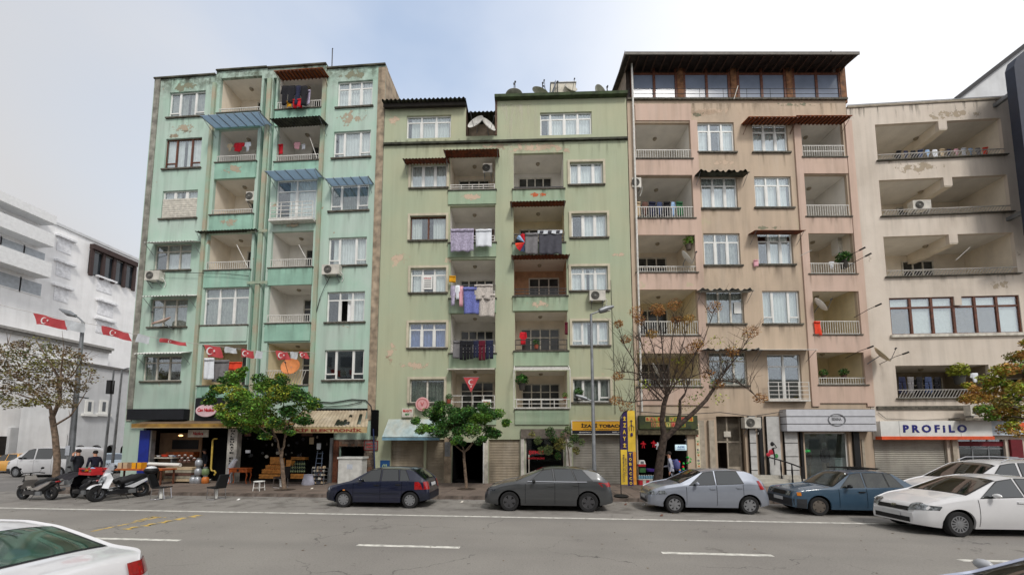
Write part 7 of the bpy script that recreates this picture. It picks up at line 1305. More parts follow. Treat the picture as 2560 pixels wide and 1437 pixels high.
# pots and balcony plants
def pot(B, px, py, v, label, s=1.0, col=(150, 76, 56), leaf=None, n=160):
    u, z = B.uz(px, py, v); t = thing('potted_plant', label, 'potted plant', tuple(B.W(u, v, z)), B.a, 'potted plants on balconies'); MB().lathe([(.001, 0), (.09*s, 0), (.12*s, .2*s), (.13*s, .2*s), (.13*s, .22*s), (.11*s, .22*s), (.1*s, .19*s), (.001, .19*s)], 14).build('pot', M('pot_%d' % col[0], col, .8), t, True); leaves('foliage', [leaf or LEAFD, LEAFG], [2, 1], [((0, 0, .36*s), .2*s, .9, 1)], t, n, .08*s, int(px))
pot(B2, 1341, 872, -.0, 'terracotta pot on the fourth right balcony of the sage block', 1.0); pot(B2, 1447, 1000, -.08, 'leafy potted plant on the sill by the lamp post', 1.3, (60, 56, 52), n=260); pot(B2, 1412, 1000, -.05, 'small red pot at the corner of the framed balcony', .8)
pot(B2, 1305, 975, .0, 'hanging green plant in the framed lowest right sage balcony', 1.6, (60, 58, 60), n=420); pot(B2, 1122, 1008, -.1, 'trailing plant in a red box left of the glazed balcony', 1.0); pot(B3, 1722, 625, .2, 'tall red tipped plant behind the white dish', 1.4, (90, 80, 70), LEAFO, 260); pot(B3, 2110, 670, .1, 'dark bushy plant in the third right beige balcony', 1.7, (60, 60, 60), n=420)
pot(B3, 2060, 948, .1, 'low green plants at the left of the lowest right beige balcony', 1.0, (80, 60, 50), n=240); pot(B3, 2110, 948, .1, 'low dark plants at the middle of the lowest right beige balcony', 1.1, (84, 60, 50), n=260); pot(B4, 2400, 960, -.1, 'bright green hanging plant between the lowest cream loggias', 2.0, (70, 70, 66), LEAFY, 420)
# ------------------------------------------------------------------ people
SKIN = M('skin', (190, 140, 116), .6, var=.05); HAIRD = M('dark_hair', (34, 28, 26), .8, var=.1)
def person(name_label, pos, rz, top, legs, hair=HAIRD, shoes=None, lean=0, armL=None, armR=None, stride=.08, h=1.0, cat='person', coat=.0):
    t = thing('person', name_label, cat, pos, rz)      # local +X is where the person looks
    J = {'pel': (0, 0, .93), 'wai': (.01+lean*.2, 0, 1.07), 'che': (.02+lean*.6, 0, 1.3), 'neck': (.02+lean, 0, 1.47), 'hd0': (.03+lean, 0, 1.56), 'hd1': (.04+lean, 0, 1.68)}
    E = [('pel', 'wai'), ('wai', 'che'), ('che', 'neck'), ('neck', 'hd0'), ('hd0', 'hd1')]; Rr = {'pel': (.15, .17), 'wai': (.12, .15), 'che': (.13, .18), 'neck': (.055, .06), 'hd0': (.085, .075), 'hd1': (.085, .075)}
    for s, n, st in ((-1, 'l', stride), (1, 'r', -stride)):
        J['hip'+n] = (0, s*.09, .88); J['kn'+n] = (st+.03, s*.1, .49); J['an'+n] = (st*1.6-.02, s*.1, .08); J['to'+n] = (st*1.6+.14, s*.12, .04)
        E += [('pel', 'hip'+n), ('hip'+n, 'kn'+n), ('kn'+n, 'an'+n), ('an'+n, 'to'+n)]; Rr['hip'+n] = (.095, .095); Rr['kn'+n] = (.062, .062); Rr['an'+n] = (.045, .045); Rr['to'+n] = (.035, .045)
        arm = (armL if s < 0 else armR) or ((.0+lean*.3, s*.27, 1.12), (.08, s*.26, .88))
        J['sh'+n] = (.01+lean*.8, s*.19, 1.4); J['el'+n] = arm[0]; J['wr'+n] = arm[1]; a, b = Vector(arm[0]), Vector(arm[1]); d = (b-a).normalized()*.09; J['ha'+n] = tuple(b+d)
        E += [('che', 'sh'+n), ('sh'+n, 'el'+n), ('el'+n, 'wr'+n), ('wr'+n, 'ha'+n)]; Rr['sh'+n] = (.065, .065); Rr['el'+n] = (.048, .048); Rr['wr'+n] = (.034, .034); Rr['ha'+n] = (.03, .04)
        for k in range(4):
            f = 'f%d%s' % (k, n); q = b+d*1.0; off = Vector((0, 0, .018*(k-1.5))); J[f] = tuple(q+d.normalized()*(.055+.01*(k in (1, 2)))+off+Vector((0, -s*.012, 0))); E.append(('ha'+n, f)); Rr[f] = (.009, .009)
        J['th'+n] = tuple(b+d*.9+Vector((.04, 0, .035))); E.append(('wr'+n, 'th'+n)); Rr['th'+n] = (.01, .01)
    ks = list(J); me = bpy.data.meshes.new('body'); me.from_pydata([tuple(c*h for c in J[k]) for k in ks], [(ks.index(a), ks.index(b)) for a, b in E], []); o = bpy.data.objects.new('b', me); COL.objects.link(o)
    md = o.modifiers.new('s', 'SKIN'); o.modifiers.new('u', 'SUBSURF').levels = 1
    for i, k in enumerate(ks): me.skin_vertices[0].data[i].radius = tuple(r*h for r in Rr[k]); me.skin_vertices[0].data[i].use_root = (k == 'pel')
    dg = bpy.context.evaluated_depsgraph_get(); m2 = bpy.data.meshes.new_from_object(o.evaluated_get(dg)); bpy.data.objects.remove(o); m2.name = 'body'
    for mt in (SKIN, top, legs, shoes or BLACK): m2.materials.append(mt)
    hands = [Vector(J[k])*h for k in ('hal', 'har')]
    for p in m2.polygons:
        c = p.center; nearest = min((c-a).length for a in hands); z = c.z/h
        p.material_index = 0 if z > 1.485 or nearest < .095*h else (3 if z < .09 else (2 if z < .93-coat and abs(c.y) < .22*h and nearest > .14 else 1)); p.use_smooth = True
    b = bpy.data.objects.new('body', m2); COL.objects.link(b); b.parent = t
    hx, hz = (.04+lean)*h, 1.66*h; m = MB(); m.ball((hx-.018, 0, hz+.03), .105*h, .092*h, .1*h, 14); m.build('hair', hair, t, True)
    m = MB(); m.ball((hx+.098*h, 0, hz-.035*h), .022, .014, .024, 8); m.ball((hx+.02, -.088*h, hz-.03), .02, .012, .03, 8); m.ball((hx+.02, .088*h, hz-.03), .02, .012, .03, 8); m.build('nose_and_ears', SKIN, t, True)
    m = MB()
    for s in (-1, 1): m.ball((hx+.083*h, s*.033, hz-.005*h), .01, .012, .008, 8)
    m.box(hx+.086*h, hx+.09*h, -.025, .025, hz-.078*h, hz-.07*h); m.build('eyes_and_mouth', HAIRD, t)
    return t
TOPN = M('black_jacket', (28, 30, 38), .9, var=.15, scale=8); TR = M('dark_trousers', (36, 36, 42), .9, var=.1); HOOD = M('pale_grey_hoodie', (176, 180, 196), .9, var=.08)
def ppl(px, Y): q = atY(px, 1150, Y); return (q.x, Y, SH)
person('man in a black jacket raising his hand to his ear beside the left street lamp', ppl(196, 16.6), R(200), TOPN, TR, armR=((.05, .33, 1.22), (.1, .16, 1.5)), h=1.04, coat=.12)
person('second man in dark clothes standing right behind the scooters', ppl(238, 17.0), R(170), M('dark_navy_top', (26, 26, 44), .9, var=.1), TR, h=1.0, coat=.1)
t = person('person in a pale hoodie with a blue backpack standing behind the bare tree trunk', (atY(1678, 1150, 17.6).x, 17.6, SH), R(165), HOOD, M('black_trousers', (20, 20, 24), .9), lean=.06, armL=((.1, -.27, 1.12), (.32, -.2, 1.08)), coat=.05)
m = MB(); m.tube([(-.14, 0, 1.0), (-.2, 0, 1.05), (-.22, 0, 1.25), (-.16, 0, 1.42)], [.1, .15, .15, .09], 12); m.tube([(-.1, -.12, 1.4), (.1, -.13, 1.36), (.1, -.14, 1.15), (-.08, -.14, 1.05)], .018, 6); m.tube([(-.1, .12, 1.4), (.1, .13, 1.36), (.1, .14, 1.15), (-.08, .14, 1.05)], .018, 6)
b = thing('backpack', 'blue grey backpack worn by the person in the pale hoodie', 'backpack', tuple(t.location), t.rotation_euler.z); m.build('bag', M('blue_grey_backpack', (84, 88, 140), .8, var=.15), b, True)
q = B1.W(B1.uz(512, 1150, .6)[0], .6, .15); person('dark clothed shopkeeper standing inside the kiosk', tuple(q), R(250), TOPN, TR, coat=.1)
# ------------------------------------------------------------------ scooters and moped
def scooter(label, pos, rz, body, trim, top_box=None, screen=True, crate=False, sc=1.0, seatm=None):
    t = thing('scooter', label, 'scooter', pos, rz); t.scale = (sc, sc, sc)      # +X forward
    def whl(x, r, w_):
        wo = MB().lathe([(r*.62, -w_), (r*.9, -w_), (r, -w_*.5), (r, w_*.5), (r*.9, w_), (r*.62, w_)], 24, (x, 0, r), 'y').build('wheel', RUBBER, t, True); m = MB(); m.lathe([(r*.63, -w_*.8), (r*.55, -w_*.6), (r*.55, w_*.6), (r*.63, w_*.8)], 20, (x, 0, r), 'y')
        for k in range(5): a = 2*math.pi*k/5; m.tube([(x, 0, r), (x+r*.58*math.cos(a), 0, r+r*.58*math.sin(a))], .016, 6)
        m.lathe([(.05, -.05), (.05, .05)], 10, (x, 0, r), 'y'); m.build('rim', M('dark_grey_rim', (80, 82, 86), .4, .6), wo, True)
    whl(.68, .29, .055); whl(-.66, .28, .065)
    MB().lathe([(.31, -.07), (.335, -.06), (.335, .06), (.31, .07)], 14, (.68, 0, .29), 'y', arc=(R(35), R(160))).build('front_fender', body, t, True)
    m = MB(); m.tube([(.68, -.07, .29), (.6, -.06, .55), (.5, -.03, .85)], .022, 6); m.tube([(.68, .07, .29), (.6, .06, .55), (.5, .03, .85)], .022, 6); m.build('fork', STEELD, t, True)
    m = MB(); m.add([(.66, 0, .5), (.5, -.22, .45), (.36, -.2, .8), (.44, -.16, 1.0), (.6, 0, .78), (.47, 0, 1.04), (.36, .2, .8), (.5, .22, .45), (.44, .16, 1.0)], [(0, 1, 2, 4), (4, 2, 3, 5), (0, 7, 6, 4), (4, 6, 8, 5), (1, 2, 6, 7), (2, 3, 8, 6), (3, 5, 8)]); m.build('front_shield', body, t)
    MB().add([(.665, 0, .66), (.6, -.13, .72), (.52, -.12, .9), (.56, 0, .88), (.6, .13, .72), (.52, .12, .9)], [(0, 1, 2, 3), (0, 4, 5, 3)]).build('headlight', HLAMP, t)
    m = MB(); m.hexa([(.5, -.16, .22), (.5, .16, .22), (-.15, .18, .22), (-.15, -.18, .22)], [(.42, -.18, .36), (.42, .18, .36), (-.1, .19, .4), (-.1, -.19, .4)]); m.tube([(-.1, 0, .42), (-.3, 0, .5), (-.6, 0, .66), (-.9, 0, .74)], [.2, .2, .17, .06], 10); m.build('lower_body', trim, t, True)
    for s in (-1, 1): MB().prism([(-.02, .46), (-.2, .52), (-.92, .8), (-.78, .66), (-.3, .4)], 'y', s*.165, s*.2).build('side_panel', body, t)
    m = MB(); m.tube([(.05, 0, .62), (-.15, 0, .68), (-.4, 0, .7), (-.55, 0, .78), (-.85, 0, .82)], [.1, .15, .16, .14, .07], 10); m.build('seat', seatm or BLACK, t, True)
    m = MB(); m.tube([(.44, 0, .98), (.4, 0, 1.06)], .03, 8); m.tube([(.34, -.36, 1.04), (.4, -.2, 1.08), (.41, 0, 1.07), (.4, .2, 1.08), (.34, .36, 1.04)], .016, 8); m.tube([(.34, -.38, 1.04), (.37, -.27, 1.06)], .022, 8); m.tube([(.34, .38, 1.04), (.37, .27, 1.06)], .022, 8); m.build('handlebar', BLACK, t, True)
    for s in (-1, 1): m = MB(); m.tube([(.4, s*.24, 1.08), (.42, s*.32, 1.22)], .007, 5); m.ball((.42, s*.34, 1.25), .02, .06, .045, 10); m.build('mirror', BLACK, t, True)
    if screen: MB().grid(lambda a, b: (.5-.16*b-.1*(a*2-1)**2, (a*2-1)*(.2-.05*b), 1.0+.36*b), 8, 4).build('windshield', M('grey_windshield', (176, 182, 190), .1, var=.05, spec=.8, alpha=.55), t, True)
    m = MB(); m.tube([(-.3, -.2, .3), (-.6, -.22, .33), (-.92, -.22, .42)], [.03, .055, .06], 8); m.build('exhaust', GALV, t, True); MB().box(-.4, -.05, -.17, -.12, .2, .36).box(-.4, -.05, .12, .17, .2, .36).build('engine_cover', GALV, t)
    m = MB(); m.tube([(-.85, 0, .75), (-1.0, 0, .5), (-1.02, 0, .42)], .03, 6); m.build('rear_mudguard', BLACK, t, True); MB().ball((-.93, 0, .74), .04, .1, .035).build('tail_light', TAIL, t, True); MB().tube([(-.05, .12, .25), (-.1, .28, .02)], .012, 6).build('kick_stand', STEELD, t)
    if top_box: m = MB(); m.ball((-.98, 0, .98), .24, .24, .15, 14); m.build('top_box', BLACK, t, True); m = MB(); m.ball((-.98, 0, 1.03), .2, .2, .13, 14); m.build('top_box_lid', top_box, t, True)
    return t
def wpos(px, py): p = gnd(px, py); return (p.x, p.y, 0)
SCW = M('scooter_white', (220, 222, 226), .25, coat=1, var=.04); SCS = M('scooter_silver', (178, 172, 168), .3, .5, var=.08); SCB = M('scooter_black', (26, 27, 32), .3, coat=1, var=.1)
t1 = scooter('white and black maxi scooter with tall windshield and top box parked by the road edge', (-17.45, 14.35, 0), R(-97), SCW, SCB, top_box=SCW, sc=1.1)
t2 = scooter('silver scooter at the far left of the parked scooters', (-20.6, 13.9, 0), R(178), SCS, SCB, screen=False)
t3 = scooter('dark scooter carrying a red crate behind the silver scooter', (-19.0, 14.3, 0), R(165), SCB, SCB, screen=False, sc=1.05)
t4 = scooter('dark blue scooter half hidden behind the white maxi scooter', (-18.5, 15.0, 0), R(-105), M('scooter_navy', (36, 50, 88), .3, coat=1), SCB, sc=1.0)
t = thing('crate', 'red plastic crate of tools and parts on the dark scooter', 'crate', (-18.55, 14.2, 1.0), R(165)); m = MB(); m.box(-.45, .45, -.25, .25, 0, .03)
for s in (-1, 1): m.box(-.45, .45, s*.25-.012, s*.25+.012, 0, .1); m.box(-.45, .45, s*.25-.012, s*.25+.012, .22, .27); m.box(s*.45-.012, s*.45+.012, -.25, .25, 0, .27)
m.build('box', M('red_plastic', (196, 40, 44), .5), t)
for i in range(14): 
    a, b = random.uniform(-.38, .38), random.uniform(-.2, .2); s = random.uniform(.04, .08); MB().ball((a, b, .12+random.random()*.12), s, s*.8, s*.8, 8).build('spare_part', [CM['green'], CM['yellow'], CM['charcoal'], CM['skyblue'], CM['beige'], BLACK][i % 6], t, True)
t = thing('seat_cover', 'black cloth thrown over the dark scooter', 'cover', (-19.6, 14.4, .95), R(165)); MB().grid(lambda s, q: ((s-.5)*1.3, (q-.5)*.9, .12-.9*(q-.5)**2-.25*(s-.5)**2+.02*math.sin(s*20)), 14, 8).build('cloth', M('black_cover_cloth', (34, 32, 38), .9, var=.2), t, True)
t = thing('helmet', 'dark blue helmet resting on the navy scooter behind the windshield', 'helmet', (-18.4, 14.75, 1.28)); m = MB(); m.ball((0, 0, 0), .15, .14, .14, 14); m.build('shell', M('helmet_navy', (24, 30, 62), .3, coat=1), t, True); MB().ball((.05, -.04, -.01), .12, .11, .06, 12).build('visor', BLACK, t, True)
# ------------------------------------------------------------------ chairs, stool, tables
def chair(label, pos, rz):
    t = thing('chair', label, 'chair', pos, rz, 'black padded chairs on the pavement')
    m = MB(); m.hexa([(-.22, -.22, .44), (.25, -.22, .46), (.25, .22, .46), (-.22, .22, .44)], [(-.22, -.22, .5), (.27, -.22, .51), (.27, .22, .51), (-.22, .22, .5)]); m.build('seat', M('black_leatherette', (30, 31, 33), .4, var=.1), t)
    m = MB(); m.hexa([(-.26, -.21, .48), (-.2, -.21, .5), (-.2, .21, .5), (-.26, .21, .48)], [(-.46, -.18, 1.0), (-.4, -.18, 1.02), (-.4, .18, 1.02), (-.46, .18, 1.0)]); m.build('backrest', M('black_leatherette', ()), t)
    for s in (-1, 1): m = MB(); m.tube([(.2, s*.21, .45), (.22, s*.21, .25), (.25, s*.21, .03), (.2, s*.21, .015), (-.25, s*.21, .015)], .013, 6); m.tube([(-.2, s*.21, .45), (-.25, s*.21, .015)], .013, 6); m.build('leg_frame', CHROME, t, True)
    MB().box(-.05, .05, -.02, .02, .03, .44).build('pedestal', PVC, t); return t
p = wpos(402, 1247); chair('black chair nearest the scooters standing in the gutter, back to the left', (p[0], p[1], 0), R(15)); p = wpos(540, 1247); chair('black chair in the gutter with its back to the right', (p[0], p[1], 0), R(165))
p = gnd(700, 1220, SH); t = chair('black chair lying tilted behind the left green tree trunk', (p.x-.2, p.y+.3, SH), R(160))
p = gnd(647, 1226, SH); t = thing('stool', 'small white wicker stool on the pavement left of the green tree', 'stool', (p.x, p.y, SH)); MB().lathe([(.001, .44), (.22, .44), (.23, .42), (.22, .4), (.001, .4)], 16).build('seat', PVC, t, True)
for k in range(4): a = R(45+90*k); MB().tube([(.19*math.cos(a), .19*math.sin(a), .4), (.23*math.cos(a), .23*math.sin(a), 0)], .016, 6).build('leg', PVC, t, True)
MB().lathe([(.2, .14), (.215, .15), (.2, .16)], 16).build('ring', PVC, t, True)
def P1(px, py, v): u, z = B1.uz(px, py, v); return B1.W(u, v, z)
def base1(px, v): u, _ = B1.uz(px, 1190, v); return tuple(B1.W(u, v, SH))
OW = M('orange_varnished_wood', (190, 98, 48), .35, var=.25, scale=6)
t = thing('console_table', 'orange varnished console table with curved legs outside the hardware shop', 'table', base1(600, -.9), B1.a); MB().box(-.55, .55, -.2, .2, .78, .82).box(-.5, .5, -.17, .17, .6, .78).build('top', OW, t); MB().box(-.06, .06, -.178, -.171, .64, .76).build('plaque', BLACK, t)
for sx_ in (-1, 1):
    for sy_ in (-1, 1): MB().tube([(sx_*.45, sy_*.14, .6), (sx_*.5, sy_*.15, .45), (sx_*.44, sy_*.14, .2), (sx_*.5, sy_*.15, 0)], [.035, .03, .018, .028], 8).build('leg', OW, t, True)
t = thing('work_table', 'long orange wooden table behind the scooters', 'table', base1(355, -1.6), B1.a); MB().box(-1.5, 1.5, -.4, .4, .74, .82).build('top', OW, t)
for sx_ in (-1, 1):
    for sy_ in (-1, 1): MB().box(sx_*1.4-.03, sx_*1.4+.03, sy_*.34-.03, sy_*.34+.03, 0, .74).build('leg', WOOD, t)
for x, z, c, l in ((-1.0, .82, 'beige', 'brown cardboard box'), (-.2, .82, 'yellow', 'yellow box')): 
    o = thing('box', l+' on the long orange table', 'box', tuple(Vector(base1(355, -1.6))+Vector((x, 0, z))), .2); MB().box(-.22, .22, -.18, .18, .0, .3).build('carton', CM[c], o); MB().box(-.03, .03, -.182, .182, .001, .303).build('tape', CM['brown'], o)
t = thing('fabric_roll', 'long white plastic roll lying on the kiosk counter', 'roll', base1(408, -.9)); MB().tube([(-.9, 0, 1.0), (.85, .1, .95)], .1, 12).build('roll', PVC, t, True)
t = thing('counter', 'pale striped wooden counter in front of the kiosk', 'counter', base1(455, -.7), B1.a)
for k in range(5): MB().box(-.75, .75, -.3+.02*k, .3, .1+.15*k, .1+.15*k+.13).build('board', (CM['beige'], M('pale_board', (150, 144, 128), .8, var=.2), CM['brown'], MATS['pale_board'], CM['beige'])[k], t)
CYL = M('grey_gas_cylinder', (168, 172, 178), .35, .4, var=.1)
def cylinder(px, z, label, mt=CYL, s=1): 
    b = Vector(base1(px, -1.0)); t = thing('gas_cylinder', label, 'gas cylinder', (b.x, b.y, b.z+z), 0, 'gas cylinders outside the kiosk'); m = MB(); m.lathe([(.001, 0), (.13*s, 0), (.16*s, .05), (.165*s, .15), (.16*s, .28), (.1*s, .35), (.04, .38), (.04, .42), (.001, .42)], 16); m.build('tank', mt, t, True); MB().lathe([(.1*s, .34), (.11*s, .43), (.1*s, .43)], 14).build('collar', GALV, t, True)
for i, z in enumerate((0, .44, .9)): cylinder(495, z, ('bottom', 'middle', 'top')[i]+' grey gas cylinder of the stack outside the kiosk')
cylinder(484, 0, 'grey gas cylinder standing left of the stack'); cylinder(514, 0, 'orange gas cylinder standing right of the stack', M('orange_tank', (190, 110, 50), .4)); cylinder(513, .44, 'green gas cylinder on top of the orange one', M('green_tank', (110, 130, 90), .4)) 
t = thing('gas_pipe', 'yellow vertical gas pipe with hooked lower end beside the kiosk door', 'pipe', base1(526, -.3), B1.a); MB().tube([(.25, 0, 2.35), (.08, 0, 2.35), (0, 0, 2.28), (0, 0, .75), (.05, 0, .62), (.22, 0, .6), (.3, 0, .5), (.22, 0, .38)], .045, 8).build('pipe', M('yellow_pipe', (206, 176, 84), .5), t, True)
t = thing('kiosk_partition', 'beige panel with dark glass hatch and small sign inside the kiosk', 'partition', base1(395, 1.0), B1.a); MB().box(-.4, 2.6, 0, .05, 0, 2.7).build('panel', M('kiosk_beige', (150, 122, 96), .8, var=.1), t); MB().box(.75, 2.4, -.02, -.001, 1.75, 2.3).build('hatch', BLACK, t); MB().box(.8, 2.5, -.4, -.001, 1.3, 1.6).build('shelf', OW, t)
t = thing('shop_sign', 'small white sign with red script hanging in the kiosk', 'shop sign', tuple(P1(496, 1083, -.2)), B1.a); MB().box(-.6, .6, -.02, .02, -.2, .2).build('board', PVCOLD, t); text('Nazlıca', t, 'lettering', 0, 0, .6, .18, -.025, RED, .02, shear=.2)
t = thing('wall_lamp', 'warm lit lamp over the kiosk hatch', 'lamp', tuple(P1(452, 1088, .3)), B1.a); MB().ball((0, 0, 0), .12, .08, .05).build('bulb', M('lit_bulb', (255, 200, 130), .5, emit=2.5), t, True); MB().box(-.16, .16, -.02, .06, .05, .08).build('holder', BLACK, t)
for i, (px, py, r_, c, l) in enumerate(((383, 1135, .12, 'beige', 'beige ceramic pot'), (396, 1137, .1, 'white', 'white ceramic pot'), (412, 1134, .16, 'orange', 'orange red bowl'), (428, 1137, .12, 'white', 'white bowl'), (437, 1138, .09, 'skyblue', 'pale blue jar'))):
    q = P1(px, 1141, -.1); t = thing('bowl', l+' on the kiosk display shelf', 'bowl', tuple(q), 0, 'bowls on the kiosk shelf'); MB().lathe([(.001, 0), (r_*.6, 0), (r_, r_*.7), (r_*.95, r_*.75), (r_*.5, .03)], 16).build('vessel', CM[c], t, True)
t = thing('display_shelf', 'narrow pale display shelf with bowls in the kiosk', 'shelf', tuple(P1(410, 1142, -.1)), B1.a); MB().box(-.8, .7, -.2, .2, -.06, -.01).build('board', PVCOLD, t)
for s in (-.7, .6): MB().box(s-.03, s+.03, -.15, .15, -1.05, -.06).build('leg', GALV, t)
for i, (px, py) in enumerate(((448, 1140), (455, 1146), (463, 1139), (470, 1146), (478, 1141), (486, 1147), (452, 1152), (462, 1153), (472, 1152))): 
    q = P1(px, py, -.2); t = thing('kettle', 'small dark pot with shiny lid hanging in the kiosk', 'pot', tuple(q), 0, 'small pots hanging in the kiosk'); MB().lathe([(.001, -.08), (.09, -.07), (.1, .0), (.07, .05)], 12).build('pot', CM['brown'], t, True); MB().lathe([(.07, .05), (.03, .08), (.001, .085)], 12).build('lid', PVC, t, True)
t = thing('ceramic_fountain', 'white ceramic fountain basin leaning by the lettered column', 'basin', base1(580, -.6), B1.a); m = MB(); m.tube([(-.15, 0, 0), (-.15, 0, .4), (-.05, 0, .9), (.15, 0, 1.25)], [.12, .09, .16, .1], 12); m.build('basin', M('glazed_white', (206, 210, 220), .3, var=.1), t, True)
MB().box(0, 1.05, .0, .05, 0, 2.45).build('dark_door', MATTEBLACK, B1.root).location = (B1.uz(532, 1180, .3)[0], .3, SH)
# hardware shop goods
STEPW = M('orange_pine', (206, 140, 66), .6, var=.2, scale=6)
def crate_box(px0, py0, px1, py1, v, label, mt, d=.35, nm='wooden_crate', n=0):
    u0, z1 = B1.uz(px0, py0, v); u1, z0 = B1.uz(px1, py1, v); t = thing(nm, label, 'crate', tuple(B1.W(u0, v, z0)), B1.a, 'wooden crates of the hardware display'); w, h = u1-u0, z1-z0
    MB().box(.01, w-.01, .01, d-.01, 0, h*.8).build('box', mt, t)
    for s in (0, .52): MB().box(0, w, -.012, .0, h*s+.01, h*(s+.44)).build('board', mt, t)
    return t, w, h
rows = [(648, 1184, 705, 1196, -1.05, 'widest bottom crate of the orange stepped display'), (655, 1172, 705, 1183, -.75, 'second orange crate step from the bottom'), (664, 1162, 703, 1171, -.5, 'third orange crate step from the bottom'), (676, 1141, 702, 1160, -.2, 'top orange crate of the left display'), (727, 1183, 760, 1196, -1.0, 'low orange crate below the bottles'), (716, 1148, 728, 1166, -.7, 'small bright orange crate between the tree and the bottles'), (728, 1141, 762, 1149, .1, 'long orange crate behind the bottles')]
for i, r in enumerate(rows):
    t, w, h = crate_box(*r, STEPW)
    if i in (1, 2): 
        for k in range(int(w/.12)): MB().ball((.08+k*.12, .1, h*.85), .055, .055, .05, 8).build('orange_knob', M('orange_fruit', (224, 130, 50), .6), t, True)
bt = None
for j in range(3):
    for k in range(7):
        q = P1(727+k*5.6, 1181-j*9, -.95+j*.25); 
        if bt is None:
            bt = thing('bottle', 'dark green bottle in the rows of the hardware shop display', 'bottle', tuple(q), 0, 'dark green bottles on the display'); MB().lathe([(.001, 0), (.04, 0), (.042, .14), (.016, .2), (.016, .26), (.001, .26)], 10).build('glass', M('bottle_green', (34, 56, 38), .2, var=.1), bt, True); MB().lathe([(.043, .04), (.043, .12)], 10).build('label_band', M('bottle_label', (150, 160, 120), .7), bt, True)
        else:
            o = bt.copy(); COL.objects.link(o); o.location = q
            for c in bt.children: d_ = c.copy(); COL.objects.link(d_); d_.parent = o
t = thing('white_sack', 'white filled plastic sack in front of the hardware shop', 'sack', base1(771, -1.2), B1.a); m = MB(); m.lathe([(.001, 0), (.3, 0), (.33, .08), (.27, .3), (.22, .48), (.24, .52), (.12, .54), (.001, .52)], 14); m.build('sack', M('white_sack_cloth', (196, 196, 210), .8, var=.1, scale=5, bump=.4), t, True); t.scale = (1, .7, 1)
t = thing('wire_rack', 'grey wire rack stacked with small metal goods beside the white sack', 'rack', base1(800, -.9), B1.a); m = MB()
for z in (0.05, .25, .45, .65, .82): m.box(-.32, .32, -.2, .2, z, z+.012)
for a in (-.32, .32):
    for b in (-.2, .2): m.box(a-.012, a+.012, b-.012, b+.012, 0, .84)
m.build('rack', GALV, t); rd = random.Random(4)
for z in (0.06, .26, .46, .66, .83):
    for k in range(8): a = -.28+.08*k; s = rd.uniform(.03, .045); MB().box(a-s, a+s*.7, -.19, -.1+rd.random()*.1, z+.002, z+rd.uniform(.06, .13)).build('small_good', [GALV, PVCOLD, CM['charcoal'], CM['brown'], CM['beige']][rd.randrange(5)], t)
for px, py, c, l, w_, h_ in ((779, 1101, 'beige', 'pale yellow box hanging under the torn canopy', .22, .36), (797, 1115, 'white', 'white metal panel hanging at the hardware shop', .2, .32), (768, 1086, 'orange', 'brown wooden board hanging under the fascia', .6, .14), (620, 1128, 'white', 'white notice left inside the hardware shop', .25, .16), (620, 1085, 'brown', 'framed picture at the top left of the hardware shop', .34, .2)):
    t = thing('hanging_good', l, 'hanging good', tuple(P1(px, py, -.4)), B1.a); MB().box(-w_/2, w_/2, -.03, .03, -h_/2, h_/2).build('panel', CM[c] if c != 'orange' else CM['brown'], t)
for i in range(26):
    px, py = 612+rd.random()*210, 1092+rd.random()*50; q = P1(px, py, .2+rd.random()*1.4); t = thing('hanging_pan', 'small shiny metal ware hanging in the dark of the hardware shop', 'metal ware', tuple(q), rd.random()*3, 'metal ware hanging in the hardware shop'); MB().lathe([(.001, 0), (.06+.05*rd.random(), .01), (.05, .05)], 10, ax='y').build('pan', (GALV, PVCOLD, CM['charcoal'])[i % 3], t, True)
MB().box(-.06, .06, -.06, .06, 0, 2.4).build('steel_post', GALV, B1.root).location = (B1.uz(826, 1180, -.3)[0], -.3, SH)
t = thing('step_ladder', 'blue grey step ladder standing in the hardware shop', 'ladder', base1(795, -.3), B1.a); m = MB()
for s in (-.2, .2): m.tube([(s, -.1, 0), (s*.7, .1, 1.7)], .02, 6)
for k in range(6): m.box(-.18, .18, -.1+.2*k/6, -.02+.2*k/6, .25+.26*k, .28+.26*k)
m.build('ladder', M('blue_grey_steel', (92, 104, 124), .5), t)
# blue post cable drop near the stone wall
u, z = B1.uz(935, 1090, -.35); t = thing('blue_pole', 'thin dark blue pole leaning in front of the stone clad wall', 'pole', tuple(B1.W(u, -.35, SH)), B1.a); MB().tube([(.15, 0, 0), (-.05, 0, z-SH+.4)], .035, 8).build('pole', M('dark_blue_paint', (30, 44, 84), .5), t, True)
# ------------------------------------------------------------------ feather flag
p = gnd(1553, 1242, SH); t = thing('feather_flag', 'tall purple and yellow tobacco feather flag on a black round base', 'advertising flag', (p.x, p.y, SH)); sc = 1/58.5; H_ = 3.45
MB().lathe([(.001, 0), (.26, 0), (.3, .05), (.22, .1), (.05, .12), (.001, .12)], 20).build('base', BLACK, t, True); MB().tube([(0, 0, .05), (0, 0, 2.6), (.04, 0, 3.2), (.18, 0, 3.42), (.34, 0, 3.47)], .018, 8).build('pole', BLACK, t, True)
PUR = M('flag_purple', (52, 36, 84), .75, var=.1); FY = M('flag_yellow', (222, 186, 60), .75, var=.08); FO = M('flag_orange', (222, 150, 50), .75)
def curve(x): return 3.47-.55*max(0, (.3-x)/.3)**2.2
m = MB(); m.grid(lambda s, q: (.02+.3*s, .02*math.sin(q*9), 1.9+(curve(.02+.3*s)-1.9)*q), 10, 10, 0); m.build('purple_panel', PUR, t, True)
